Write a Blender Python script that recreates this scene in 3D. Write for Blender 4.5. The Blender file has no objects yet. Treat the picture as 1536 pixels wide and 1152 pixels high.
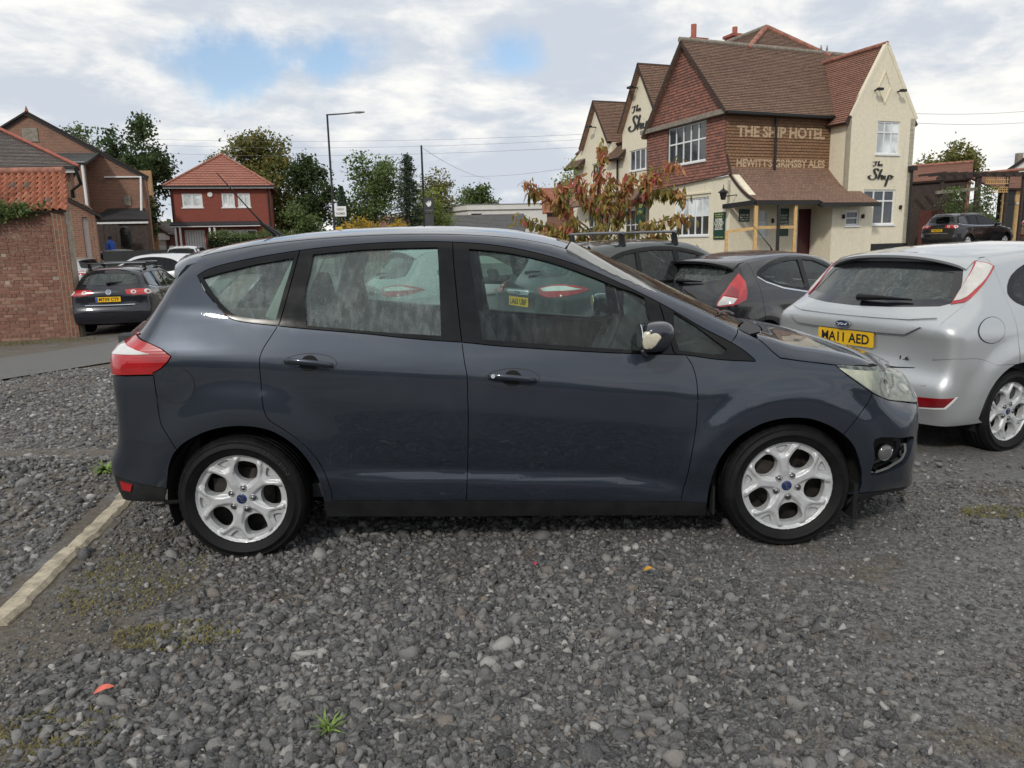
import math
# light, sky and exposure settings
EXPOSURE=0.18; SKY_STRENGTH=.12; SUN_STRENGTH=1.5
SKY_GAIN=1.15; CLOUD_LIT=(7.6,7.5,7.2); CLOUD_DARK=(4.6,5.0,5.6)
OPENINGS=(((-.300,.945,.209),.035,.095),((-.215,.945,.206),.02,.08),((.014,.977,.214),.0,.07))
import bpy, bmesh, math, random, re
import numpy as np
from mathutils import Vector, Matrix, geometry
R=math.radians
scene=bpy.context.scene
# ---------------------------------------------------------------- camera
CAM_F=1134.3/1536*36; PITCH=.187001; ROLL=-.022376; CAM_H=1.500
cam=bpy.data.cameras.new('camera'); camo=bpy.data.objects.new('camera',cam); scene.collection.objects.link(camo)
cam.sensor_width=36; cam.lens=CAM_F; cam.clip_start=.05; cam.clip_end=3000
_f=Vector((0,math.cos(PITCH),-math.sin(PITCH))); _u=Vector((0,math.sin(PITCH),math.cos(PITCH))); _r=Vector((1,0,0))
_r2=_r*math.cos(ROLL)+_u*math.sin(ROLL); _u2=-_r*math.sin(ROLL)+_u*math.cos(ROLL)
camo.matrix_world=Matrix(((_r2.x,_u2.x,-_f.x,0),(_r2.y,_u2.y,-_f.y,0),(_r2.z,_u2.z,-_f.z,CAM_H),(0,0,0,1)))
scene.camera=camo
scene.render.resolution_x=1024; scene.render.resolution_y=768
scene.view_settings.view_transform='Standard'; scene.view_settings.look='None'
scene.view_settings.exposure=EXPOSURE; scene.view_settings.gamma=1
scene.cycles.use_denoising=True
scene.cycles.max_bounces=10; scene.cycles.transparent_max_bounces=24; scene.cycles.glossy_bounces=5; scene.cycles.diffuse_bounces=3
scene.cycles.sample_clamp_indirect=6; scene.cycles.caustics_reflective=False; scene.cycles.caustics_refractive=False
# ---------------------------------------------------------------- sky and sun
SUN_EL,SUN_AZ=R(36),R(205)      # azimuth measured clockwise from +Y: behind and left of the camera
world=bpy.data.worlds.new('World'); scene.world=world; world.use_nodes=True
nt=world.node_tree; nt.nodes.clear()
def wn(t,**k):
    n=nt.nodes.new(t)
    for a,b in k.items(): setattr(n,a,b)
    return n
L=nt.links.new
tc=wn('ShaderNodeTexCoord')
sky=wn('ShaderNodeTexSky',sky_type='NISHITA'); sky.sun_disc=False; sky.sun_elevation=SUN_EL; sky.sun_rotation=SUN_AZ
sky.air_density=1.0; sky.dust_density=1.5; sky.ozone_density=1.0
def wmath(op,a,b=None,c=None,clamp=False):
    n=wn('ShaderNodeMath',operation=op,use_clamp=clamp)
    for i,v in enumerate((a,b,c)):
        if v is None: continue
        if isinstance(v,(int,float)): n.inputs[i].default_value=v
        else: L(v,n.inputs[i])
    return n.outputs[0]
sep=wn('ShaderNodeSeparateXYZ'); L(tc.outputs['Generated'],sep.inputs[0])
el=wmath('POWER',wmath('MAXIMUM',wmath('ADD',sep.outputs[2],.10),.02),.75)
cv=wn('ShaderNodeCombineXYZ')
for i_,o_ in ((0,0),(1,1)): L(wmath('DIVIDE',sep.outputs[o_],wmath('ADD',el,.35)),cv.inputs[i_])
L(wmath('MULTIPLY',el,3.2),cv.inputs[2])
def wnoise(vec,scale,detail,rough,dist=0.,off=(0,0,0)):
    m=wn('ShaderNodeMapping'); m.inputs['Location'].default_value=off; L(vec,m.inputs['Vector'])
    n=wn('ShaderNodeTexNoise'); n.inputs['Scale'].default_value=scale; n.inputs['Detail'].default_value=detail
    n.inputs['Roughness'].default_value=rough; n.inputs['Distortion'].default_value=dist; L(m.outputs[0],n.inputs['Vector']); return n.outputs[0]
def wramp(v,a,b):
    n=wn('ShaderNodeMapRange',interpolation_type='SMOOTHSTEP'); n.inputs[1].default_value=a; n.inputs[2].default_value=b; L(v,n.inputs[0]); return n.outputs[0]
n1=wnoise(cv.outputs[0],1.5,8,.55,.25,(3.1,1.7,.4))     # cover
n2=wnoise(cv.outputs[0],2.6,9,.56,.35,(8.3,2.2,4))       # shade inside the cloud
n3=wnoise(cv.outputs[0],.8,3,.5,.2,(1.3,6.2,2))          # broad banks
n4=wnoise(cv.outputs[0],6.5,7,.6,.3,(2.3,.2,7))          # small billows
# clear openings seen in this sky, as directions
def opening(d,r0,r1):
    v=Vector(d).normalized()
    q=wn('ShaderNodeVectorMath',operation='DISTANCE'); q.inputs[1].default_value=v
    wob=wn('ShaderNodeTexNoise'); wob.inputs['Scale'].default_value=6.5; wob.inputs['Detail'].default_value=8; wob.inputs['Roughness'].default_value=.62; L(tc.outputs['Generated'],wob.inputs['Vector'])
    sc=wn('ShaderNodeVectorMath',operation='MULTIPLY'); sc.inputs[1].default_value=(1,1,1.9); 
    L(tc.outputs['Generated'],sc.inputs[0]); L(sc.outputs[0],q.inputs[0]); q.inputs[1].default_value=(v.x,v.y,v.z*1.9)
    d2=wmath('ADD',q.outputs['Value'],wmath('MULTIPLY',wmath('SUBTRACT',wob.outputs[0],.5),.24))
    return wmath('SUBTRACT',1,wramp(d2,r0,r1))
cover=wramp(n1,.26,.40)
for d,r0,r1 in OPENINGS:
    cover=wmath('MULTIPLY',cover,wmath('SUBTRACT',1,wmath('MULTIPLY',opening(d,r0,r1),.95)))
cover=wmath('MAXIMUM',cover,wmath('SUBTRACT',1,wramp(sep.outputs[2],.02,.13)))
shade=wramp(wmath('ADD',wmath('ADD',wmath('MULTIPLY',n2,.62),wmath('MULTIPLY',n3,.38)),wmath('MULTIPLY',wmath('SUBTRACT',n4,.5),.38)),.40,.575)
cr=wn('ShaderNodeMix',data_type='RGBA'); L(shade,cr.inputs['Factor'])
cr.inputs[6].default_value=(*CLOUD_LIT,1); cr.inputs[7].default_value=(*CLOUD_DARK,1)
skm=wn('ShaderNodeVectorMath',operation='SCALE'); L(sky.outputs[0],skm.inputs[0]); skm.inputs['Scale'].default_value=SKY_GAIN
mx=wn('ShaderNodeMix',data_type='RGBA'); L(cover,mx.inputs['Factor']); L(skm.outputs[0],mx.inputs[6]); L(cr.outputs[2],mx.inputs[7])
bg=wn('ShaderNodeBackground'); bg.inputs['Strength'].default_value=SKY_STRENGTH; L(mx.outputs[2],bg.inputs['Color'])
wo=wn('ShaderNodeOutputWorld'); L(bg.outputs[0],wo.inputs[0])
sun=bpy.data.lights.new('sun','SUN'); suno=bpy.data.objects.new('sun',sun); scene.collection.objects.link(suno)
sun.energy=SUN_STRENGTH; sun.angle=R(5); sun.color=(1,.95,.87)
_sd=Vector((math.sin(SUN_AZ)*math.cos(SUN_EL),math.cos(SUN_AZ)*math.cos(SUN_EL),math.sin(SUN_EL)))
suno.rotation_euler=_sd.to_track_quat('Z','Y').to_euler(); suno.location=_sd*60

# ---------------------------------------------------------------- helpers
def link(o,parent=None):
    scene.collection.objects.link(o)
    if parent is not None: o.parent=parent
    return o
def tag(o,label=None,cat=None,group=None,kind=None):
    if label: o['label']=label
    if cat: o['category']=cat
    if group: o['group']=group
    if kind: o['kind']=kind
    return o
def thing(name,label,cat,loc=(0,0,0),rz=0,group=None):
    o=bpy.data.objects.new(name,None); link(o); o.location=loc; o.rotation_euler=(0,0,rz); o.empty_display_size=.2
    return tag(o,label,cat,group)
def mesh(name,V,Fc,mat=None,parent=None,smooth=False,uv=None):
    me=bpy.data.meshes.new(name); me.from_pydata([tuple(map(float,v)) for v in V],[],[tuple(map(int,f)) for f in Fc]); me.update()
    if smooth: me.polygons.foreach_set('use_smooth',[True]*len(me.polygons))
    mats=mat if isinstance(mat,(list,tuple)) else [mat]
    for m in mats:
        if m: me.materials.append(m)
    return link(bpy.data.objects.new(name,me),parent)
class MB:
    """collects simple solids into one mesh"""
    def __init__(s): s.V=[]; s.F=[]; s.M=[]; s.S=[]; s.m=0
    def add(s,V,F,smooth=False):
        b=len(s.V); s.V+= [tuple(v) for v in V]; s.F+=[tuple(i+b for i in f) for f in F]; s.M+=[s.m]*len(F); s.S+=[smooth]*len(F); return s
    def box(s,x0,x1,y0,y1,z0,z1,T=None):
        V=[(x0,y0,z0),(x1,y0,z0),(x1,y1,z0),(x0,y1,z0),(x0,y0,z1),(x1,y0,z1),(x1,y1,z1),(x0,y1,z1)]
        if T is not None: V=[T@Vector(v) for v in V]
        return s.add(V,[(0,3,2,1),(4,5,6,7),(0,1,5,4),(1,2,6,5),(2,3,7,6),(3,0,4,7)])
    def beam(s,a,b,w,h=None,up=(0,0,1)):
        """rectangular bar from a to b"""
        h=h or w; a=Vector(a); b=Vector(b); d=(b-a).normalized(); u=Vector(up)
        if abs(d.dot(u))>.98: u=Vector((0,1,0))
        x=d.cross(u).normalized(); y=x.cross(d)
        V=[]
        for p in (a,b):
            for i,j in ((-1,-1),(1,-1),(1,1),(-1,1)): V.append(p+x*(i*w/2)+y*(j*h/2))
        return s.add(V,[(0,3,2,1),(4,5,6,7),(0,1,5,4),(1,2,6,5),(2,3,7,6),(3,0,4,7)])
    def tube(s,pts,r,n=8,cap=True):
        """round tube along points, r scalar or per point"""
        P=[Vector(p) for p in pts]; rr=r if hasattr(r,'__len__') else [r]*len(P)
        V=[];F=[]; ref=None
        for k,p in enumerate(P):
            d=(P[min(k+1,len(P)-1)]-P[max(k-1,0)]).normalized()
            if ref is None: ref=d.orthogonal().normalized()
            ref=(ref-d*ref.dot(d)).normalized(); y=d.cross(ref)
            for q in range(n):
                a=2*math.pi*q/n; V.append(p+ref*(math.cos(a)*rr[k])+y*(math.sin(a)*rr[k]))
        for k in range(len(P)-1):
            for q in range(n): F.append((k*n+q,k*n+(q+1)%n,(k+1)*n+(q+1)%n,(k+1)*n+q))
        s.add(V,F,True)
        if cap: s.add([V[q] for q in range(n)],[tuple(range(n-1,-1,-1))]); s.add([V[(len(P)-1)*n+q] for q in range(n)],[tuple(range(n))])
        return s
    def lathe(s,prof,n=48,axis='y',c=(0,0,0),smooth=True):
        """revolve (r,h) profile round an axis"""
        V=[];F=[]; m=len(prof)
        for q in range(n):
            a=2*math.pi*q/n; ca,sa=math.cos(a),math.sin(a)
            for r,h in prof:
                V.append((c[0]+r*ca,c[1]+h,c[2]+r*sa) if axis=='y' else ((c[0]+r*ca,c[1]+r*sa,c[2]+h) if axis=='z' else (c[0]+h,c[1]+r*ca,c[2]+r*sa)))
        for q in range(n):
            for k in range(m-1): F.append((q*m+k,q*m+k+1,((q+1)%n)*m+k+1,((q+1)%n)*m+k))
        return s.add(V,F,smooth)
    def prism(s,poly,h,T=None,z0=0.):
        """extrude a 2D polygon (x,y) from z0 to z0+h"""
        n=len(poly); V=[(x,y,z0) for x,y in poly]+[(x,y,z0+h) for x,y in poly]
        if T is not None: V=[T@Vector(v) for v in V]
        F=[tuple(range(n-1,-1,-1)),tuple(range(n,2*n))]+[(k,(k+1)%n,n+(k+1)%n,n+k) for k in range(n)]
        return s.add(V,F)
    def build(s,name,mat,parent=None,bevel=0.):
        me=bpy.data.meshes.new(name); me.from_pydata([tuple(map(float,v)) for v in s.V],[],s.F); me.update()
        me.polygons.foreach_set('use_smooth',s.S)
        for m in (mat if isinstance(mat,(list,tuple)) else [mat]): me.materials.append(m)
        me.polygons.foreach_set('material_index',s.M)
        o=link(bpy.data.objects.new(name,me),parent)
        if bevel>0:
            b=o.modifiers.new('bevel','BEVEL'); b.width=bevel; b.segments=2; b.limit_method='ANGLE'; b.angle_limit=R(40)
        return o
def copy_tree(o,parent=None):
    c=o.copy(); link(c); c.parent=parent
    for ch in o.children: copy_tree(ch,c)
    return c
# ---------------------------------------------------------------- materials
MATS={}
def nodes_of(name):
    m=bpy.data.materials.new(name); m.use_nodes=True; t=m.node_tree
    return m,t,t.nodes['Principled BSDF'],t.nodes['Material Output']
class NT:
    def __init__(s,name): s.m,s.t,s.b,s.o=nodes_of(name)
    def n(s,ty,**k):
        x=s.t.nodes.new(ty)
        for a,b in k.items(): setattr(x,a,b)
        return x
    def l(s,a,b): s.t.links.new(a,b)
    def coord(s,kind='Object',scale=(1,1,1),rot=(0,0,0)):
        c=s.n('ShaderNodeTexCoord'); m=s.n('ShaderNodeMapping'); m.inputs['Scale'].default_value=scale; m.inputs['Rotation'].default_value=rot
        s.l(c.outputs[kind],m.inputs[0]); return m.outputs[0]
    def noise(s,vec,scale,detail=4,rough=.55,dist=0):
        x=s.n('ShaderNodeTexNoise'); x.inputs['Scale'].default_value=scale; x.inputs['Detail'].default_value=detail; x.inputs['Roughness'].default_value=rough; x.inputs['Distortion'].default_value=dist
        if vec is not None: s.l(vec,x.inputs['Vector'])
        return x.outputs[0]
    def vor(s,vec,scale,feature='F1',rand=1.):
        x=s.n('ShaderNodeTexVoronoi',feature=feature); x.inputs['Scale'].default_value=scale; x.inputs['Randomness'].default_value=rand
        s.l(vec,x.inputs['Vector']); return x
    def ramp(s,v,a,b,lo=0.,hi=1.,smooth=True):
        x=s.n('ShaderNodeMapRange',interpolation_type='SMOOTHSTEP' if smooth else 'LINEAR')
        for i,q in enumerate((a,b,lo,hi)): x.inputs[i+1].default_value=q
        s.l(v,x.inputs[0]); return x.outputs[0]
    def mix(s,f,a,b,mode='MIX'):
        x=s.n('ShaderNodeMix',data_type='RGBA',blend_type=mode)
        for i,v in ((0,f),(6,a),(7,b)):
            if isinstance(v,(int,float)): x.inputs[i].default_value=v
            elif isinstance(v,tuple): x.inputs[i].default_value=(*v[:3],1)
            else: s.l(v,x.inputs[i])
        return x.outputs[2]
    def math(s,op,a,b=0.,clamp=False):
        x=s.n('ShaderNodeMath',operation=op,use_clamp=clamp)
        for i,v in enumerate((a,b)):
            if isinstance(v,(int,float)): x.inputs[i].default_value=v
            else: s.l(v,x.inputs[i])
        return x.outputs[0]
    def bump(s,h,strength=.3,dist=.01,nrm=None):
        x=s.n('ShaderNodeBump'); x.inputs['Strength'].default_value=strength; x.inputs['Distance'].default_value=dist
        s.l(h,x.inputs['Height'])
        if nrm is not None: s.l(nrm,x.inputs['Normal'])
        return x.outputs[0]
    def set(s,**k):
        for a,v in k.items():
            i=s.b.inputs[a.replace('_',' ')]
            if isinstance(v,(int,float)): i.default_value=v
            elif isinstance(v,tuple): i.default_value=(*v[:3],1) if len(i.default_value)==4 else v
            else: s.l(v,i)
        return s
def simple(name,col,rough=.5,metal=0.,var=.12,scale=6.,bump=0.,bscale=40,coat=0.,spec=.5,coord='Object'):
    k=NT(name); v=k.coord(coord); n=k.noise(v,scale,5,.6)
    d=tuple(max(0,c*(1-var)) for c in col); u=tuple(min(1,c*(1+var)) for c in col)
    k.set(Base_Color=k.mix(k.ramp(n,.3,.7),d,u),Roughness=k.ramp(n,.2,.8,max(0,rough-.06),min(1,rough+.06)),Metallic=metal,Coat_Weight=coat,Specular_IOR_Level=spec)
    if bump>0: k.set(Normal=k.bump(k.noise(v,bscale,4,.6),bump,.01))
    return k.m
def paint(name,col,metal=.55,rough=.32,flake=.0,dirt=.15,coat=1.):
    k=NT(name); v=k.coord('Object'); n=k.noise(v,3.,5,.62); fine=k.noise(v,900.,2,.6)
    c=k.mix(k.ramp(fine,.3,.7),tuple(x*.9 for x in col),tuple(x*1.12 for x in col))
    c=k.mix(k.math('MULTIPLY',k.ramp(n,.55,.8),dirt),c,(.30,.29,.27))
    # dried rain spots on the lacquer
    w=k.vor(v,85.); spot=k.math('MULTIPLY',k.ramp(w.outputs['Distance'],.10,.22,1,0),k.ramp(k.noise(v,6.,3,.6),.5,.62))
    k.set(Base_Color=c,Metallic=metal,Roughness=k.ramp(n,.3,.8,rough-.03,rough+.06),Coat_Weight=coat,Coat_Roughness=k.ramp(n,.35,.8,.015,.07))
    k.set(Coat_Normal=k.bump(k.math('ADD',k.math('MULTIPLY',k.noise(v,2.2,2,.5),.35),k.math('MULTIPLY',spot,.02)),.25,.006))
    return k.m
def glass(name,tint=(.72,.86,.80),mist=.25,drops=.5,dark=1.,refl=1.0,base=None):
    """thin pane: tinted transmission, Fresnel reflection, rain drops and condensation"""
    k=NT(name); k.t.nodes.remove(k.b); v=k.coord('Object')
    tr=k.n('ShaderNodeBsdfTransparent'); gl=k.n('ShaderNodeBsdfGlossy'); gl.inputs['Roughness'].default_value=.01
    df=k.n('ShaderNodeBsdfDiffuse'); tl=k.n('ShaderNodeBsdfTranslucent'); ad=k.n('ShaderNodeMixShader'); ad.inputs[0].default_value=.5
    df.inputs[0].default_value=(.62,.72,.70,1); tl.inputs[0].default_value=(.62,.72,.70,1)
    k.l(df.outputs[0],ad.inputs[1]); k.l(tl.outputs[0],ad.inputs[2])
    tr.inputs[0].default_value=(*[t*dark for t in tint],1)
    sv=k.coord('Object',scale=(14,14,1.6)); st=k.noise(sv,2.2,4,.6)          # run marks
    pa=k.noise(v,2.6,3,.55)
    dv=k.vor(v,150.); dr=k.math('MULTIPLY',k.ramp(dv.outputs['Distance'],.12,.30,1,0),k.ramp(k.noise(v,30.,2,.5),.48,.62))
    m=k.math('MULTIPLY',k.math('MULTIPLY',k.ramp(st,.30,.80),k.ramp(pa,.10,.75)),mist*1.1)
    m=k.math('ADD',m,k.math('MULTIPLY',dr,drops*.55)); m=k.math('ADD',m,mist*.12 if base is None else base,True)
    a=k.n('ShaderNodeMixShader'); k.l(m,a.inputs[0]); k.l(tr.outputs[0],a.inputs[1]); k.l(ad.outputs[0],a.inputs[2])
    fr=k.n('ShaderNodeFresnel'); fr.inputs[0].default_value=1.5
    b=k.n('ShaderNodeMixShader'); k.l(k.math('MULTIPLY',fr.outputs[0],refl,True),b.inputs[0]); k.l(a.outputs[0],b.inputs[1]); k.l(gl.outputs[0],b.inputs[2])
    k.l(b.outputs[0],k.o.inputs[0]); return k.m

class Grid:
    """smooth scalar field over (x,z), cubic B-spline lookup"""
    def __init__(s,x0,z0,h,A): s.x0,s.z0,s.h,s.A=x0,z0,h,A
    def __call__(s,x,z):
        u=(x-s.x0)/s.h; v=(z-s.z0)/s.h
        n,m=s.A.shape
        u=np.clip(u,1,n-3.001); v=np.clip(v,1,m-3.001)
        i=u.astype(int); j=v.astype(int); a=u-i; b=v-j
        def w(t): return ((1-t)**3/6,(3*t**3-6*t*t+4)/6,(-3*t**3+3*t*t+3*t+1)/6,t**3/6)
        wa=w(a); wb=w(b); r=0
        for p in range(4):
            q=0
            for k in range(4): q=q+wb[k]*s.A[i+p-1,j+k-1]
            r=r+wa[p]*q
        return r
def blur(A,sx,sz):
    for ax,sg in ((0,sx),(1,sz)):
        if sg<=0: continue
        k=int(3*sg+1); t=np.arange(-k,k+1); g=np.exp(-t*t/(2*sg*sg)); g/=g.sum()
        P=np.pad(A,[(k,k) if ax==a else (0,0) for a in (0,1)],mode='edge'); B=0
        for q in range(2*k+1):
            B=B+g[q]*(P[q:q+A.shape[0]] if ax==0 else P[:,q:q+A.shape[1]])
        A=B
    return A
def catmull(pts,n=6,closed=False):
    P=np.asarray(pts,float)
    if closed: Q=np.vstack([P[-1],P,P[0],P[1]])
    else: Q=np.vstack([2*P[0]-P[1],P,2*P[-1]-P[-2]])
    out=[]
    for k in range(1,len(Q)-2):
        p0,p1,p2,p3=Q[k-1],Q[k],Q[k+1],Q[k+2]
        # centripetal-ish: limit tangents
        d=np.linalg.norm(p2-p1)
        m1=(p2-p0)/max(np.linalg.norm(p2-p1)+np.linalg.norm(p1-p0),1e-9)*d
        m2=(p3-p1)/max(np.linalg.norm(p3-p2)+np.linalg.norm(p2-p1),1e-9)*d
        for q in range(n):
            t=q/n; out.append((2*t**3-3*t*t+1)*p1+(t**3-2*t*t+t)*m1+(-2*t**3+3*t*t)*p2+(t**3-t*t)*m2)
    if not closed: out.append(P[-1])
    return np.array(out)
def sdist(poly,X,Z):
    P=np.asarray(poly); d=np.full(X.shape,1e9); ins=np.zeros(X.shape,bool)
    for k in range(len(P)):
        a=P[k]; b=P[(k+1)%len(P)]; e=b-a; L=e@e
        if L<1e-12: continue
        t=np.clip(((X-a[0])*e[0]+(Z-a[1])*e[1])/L,0,1)
        d=np.minimum(d,(X-a[0]-t*e[0])**2+(Z-a[1]-t*e[1])**2)
        c=((a[1]>Z)!=(b[1]>Z))
        if abs(e[1])>1e-12: ins^=c&(X<a[0]+(Z-a[1])*e[0]/e[1])
    d=np.sqrt(d); return np.where(ins,-d,d)
def sstep(a,b,x):
    t=np.clip((x-a)/(b-a),0,1); return t*t*(3-2*t)
def lin(x,tab):
    a=np.array(tab); return np.interp(x,a[:,0],a[:,1])
class Hull:
    def __init__(s,profile,rows,taper,crown,k,bumps=(),h=.0125,sblur=(1.5,1.3),pblur=1.2,zr=(0,1.75)):
        """profile: closed side outline; rows: list of (z(x) table, w(x) table) from low to high;
        taper(x,z) subtracted from width; crown(x,z)->(A,n,half) ; k(x,z) edge radius"""
        P=catmull(profile,5,True)
        x0,x1=P[:,0].min()-.25,P[:,0].max()+.25
        xs=np.arange(x0,x1,h); zs=np.arange(zr[0]-.1,zr[1]+.2,h)
        X,Z=np.meshgrid(xs,zs,indexing='ij')
        s.x0,s.x1=P[:,0].min(),P[:,0].max()
        s.sd=Grid(x0,zs[0],h,blur(sdist(P,X,Z),pblur,pblur))
        zt=np.stack([lin(xs,r[0]) for r in rows]); wt=np.stack([lin(xs,r[1]) for r in rows])
        Wg=np.empty_like(X)
        for i in range(len(xs)): Wg[i]=np.interp(zs,zt[:,i],wt[:,i])
        Wg=blur(Wg,*sblur)
        for f in bumps: Wg=Wg+f(X,Z)
        Wg=Wg-taper(X,Z)
        s.W=Grid(x0,zs[0],h,Wg); s.crown=crown; s.k=k
    def F(s,x,y,z):
        a=np.abs(y); A,n,hw=s.crown(x,z)
        f1=a-s.W(x,z); f2=s.sd(x,z)+A*(a/hw)**n; k=s.k(x,z)
        h=np.maximum(k-np.abs(f1-f2),0)/k
        return np.maximum(f1,f2)+h*h*k*.25
    def grad(s,P,e=.004):
        x,y,z=P.T
        g=np.stack([s.F(x+e,y,z)-s.F(x-e,y,z),s.F(x,y+e,z)-s.F(x,y-e,z),s.F(x,y,z+e)-s.F(x,y,z-e)],1)
        return g/np.maximum(np.linalg.norm(g,axis=1,keepdims=True),1e-9)
    def ray(s,O,D,lo,hi,it=30):
        """outermost root along O+t D (F<0 at lo, >0 at hi)"""
        lo=np.full(len(O),float(lo)); hi=np.full(len(O),float(hi))
        for _ in range(it):
            m=.5*(lo+hi); p=O+D*m[:,None]; f=s.F(p[:,0],p[:,1],p[:,2])
            lo=np.where(f<0,m,lo); hi=np.where(f<0,hi,m)
        return O+D*(.5*(lo+hi))[:,None]
    def map(s,uv,mode,sgn=-1,ctr=0.):
        u,v=np.asarray(uv,float).T; o=np.zeros(len(u)); one=o+1
        if mode=='side': return s.ray(np.stack([u,o,v],1),np.stack([o,o+sgn,o],1),0,1.3)
        if mode=='top': return s.ray(np.stack([u,v,o+.5],1),np.stack([o,o,one],1),0,1.5)
        if mode=='rear': return s.ray(np.stack([o+s.x0+.9,u,v],1),np.stack([-one,o,o],1),0,1.2)
        if mode=='front': return s.ray(np.stack([o+s.x1-1.2,u,v],1),np.stack([one,o,o],1),0,1.6)
        if mode=='rpolar': # angle from -x
            return s.ray(np.stack([o+ctr,o,v],1),np.stack([-np.cos(u),np.sin(u),o],1),0,2.2)
        if mode=='polar':  # u = angle, 0 pointing to +x, around (ctr,0)
            return s.ray(np.stack([o+ctr,o,v],1),np.stack([np.cos(u),np.sin(u),o],1),0,2.2)
    def side_to(s,pts,mode,ctr=0.,sgn=-1):
        p=s.map(pts,'side',sgn)
        if mode=='top': return p[:,[0,1]]
        if mode in('rear','front'): return p[:,[1,2]]
        if mode=='rpolar': # angle from -x
            return s.ray(np.stack([o+ctr,o,v],1),np.stack([-np.cos(u),np.sin(u),o],1),0,2.2)
        if mode=='polar': return np.stack([np.arctan2(p[:,1],p[:,0]-ctr),p[:,2]],1)
        return p[:,[0,2]]

def resample(P,h,closed=True):
    P=np.asarray(P,float); out=[]
    n=len(P)
    for k in range(n if closed else n-1):
        a=P[k]; b=P[(k+1)%n]; m=max(1,int(math.ceil(np.linalg.norm(b-a)/h)))
        for q in range(m): out.append(a+(b-a)*q/m)
    if not closed: out.append(P[-1])
    return np.array(out)
def dedupe(P,eps=1e-4):
    out=[P[0]]
    for q in P[1:]:
        if np.linalg.norm(q-out[-1])>eps: out.append(q)
    if np.linalg.norm(out[0]-out[-1])<eps: out.pop()
    return np.array(out)
def area2(P): x,y=np.asarray(P).T; return .5*np.sum(x*np.roll(y,-1)-y*np.roll(x,-1))
def inset(P,d):
    """move a closed outline inwards by d"""
    P=np.asarray(P,float)
    if area2(P)<0: P=P[::-1]
    e1=P-np.roll(P,1,0); e2=np.roll(P,-1,0)-P
    n1=np.stack([-e1[:,1],e1[:,0]],1); n2=np.stack([-e2[:,1],e2[:,0]],1)
    n1/=np.maximum(np.linalg.norm(n1,axis=1,keepdims=True),1e-9); n2/=np.maximum(np.linalg.norm(n2,axis=1,keepdims=True),1e-9)
    m=n1+n2; L=np.maximum(np.linalg.norm(m,axis=1,keepdims=True),.35); m=m/L
    return P+m*d
def inside(poly,X,Y):
    ins=np.zeros(X.shape,bool); P=np.asarray(poly)
    for k in range(len(P)):
        a=P[k]; b=P[(k+1)%len(P)]
        if a[1]==b[1]: continue
        ins^=((a[1]>Y)!=(b[1]>Y))&(X<a[0]+(Y-a[1])*(b[0]-a[0])/(b[1]-a[1]))
    return ins
def triangulate(loops,h,us=1.,extra=None):
    """outline + holes -> points, triangles, boundary loops (indices)"""
    pts=[];edges=[];bl=[]
    for Lp in loops:
        b=len(pts); n=len(Lp); pts+=[(float(u),float(v)) for u,v in Lp]; edges+=[(b+k,b+(k+1)%n) for k in range(n)]; bl.append((b,n))
    A=np.array(pts); lo=A.min(0); hi=A.max(0)
    hu=h/us
    gx=np.arange(lo[0]+hu*.5,hi[0],hu); gy=np.arange(lo[1]+h*.5,hi[1],h)
    if len(gx) and len(gy):
        X,Y=np.meshgrid(gx,gy); X=X+np.where(np.arange(len(gy))%2,hu*.5,0)[:,None]; X=X.ravel();Y=Y.ravel()
        ok=inside(loops[0],X,Y)
        for q in loops[1:]: ok&=~inside(q,X,Y)
        X=X[ok];Y=Y[ok]
        for Lp in loops:
            if not len(X): break
            Q=np.asarray(Lp); d=np.full(len(X),9.)
            for k in range(len(Q)): d=np.minimum(d,((X-Q[k,0])*us)**2+(Y-Q[k,1])**2)
            ok=d>(h*.45)**2; X=X[ok];Y=Y[ok]
        pts+=list(zip(X.tolist(),Y.tolist()))
    co,ed,fa,ov,oe,of=geometry.delaunay_2d_cdt([Vector(p) for p in pts],edges,[],1,1e-6)
    if len(loops)>1:
        C0=np.array([(c.x,c.y) for c in co]); T0=np.array([tuple(f) for f in fa]); cc=C0[T0].mean(1)
        keep=inside(loops[0],cc[:,0],cc[:,1])
        for q in loops[1:]: keep&=~inside(q,cc[:,0],cc[:,1])
        fa=[fa[i] for i in np.nonzero(keep)[0]]
    o2n={}
    for i,src in enumerate(ov):
        for sidx in src: o2n[sidx]=i
    return np.array([(c.x,c.y) for c in co]),[tuple(f) for f in fa],[[o2n[b+k] for k in range(n)] for b,n in bl]
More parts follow.
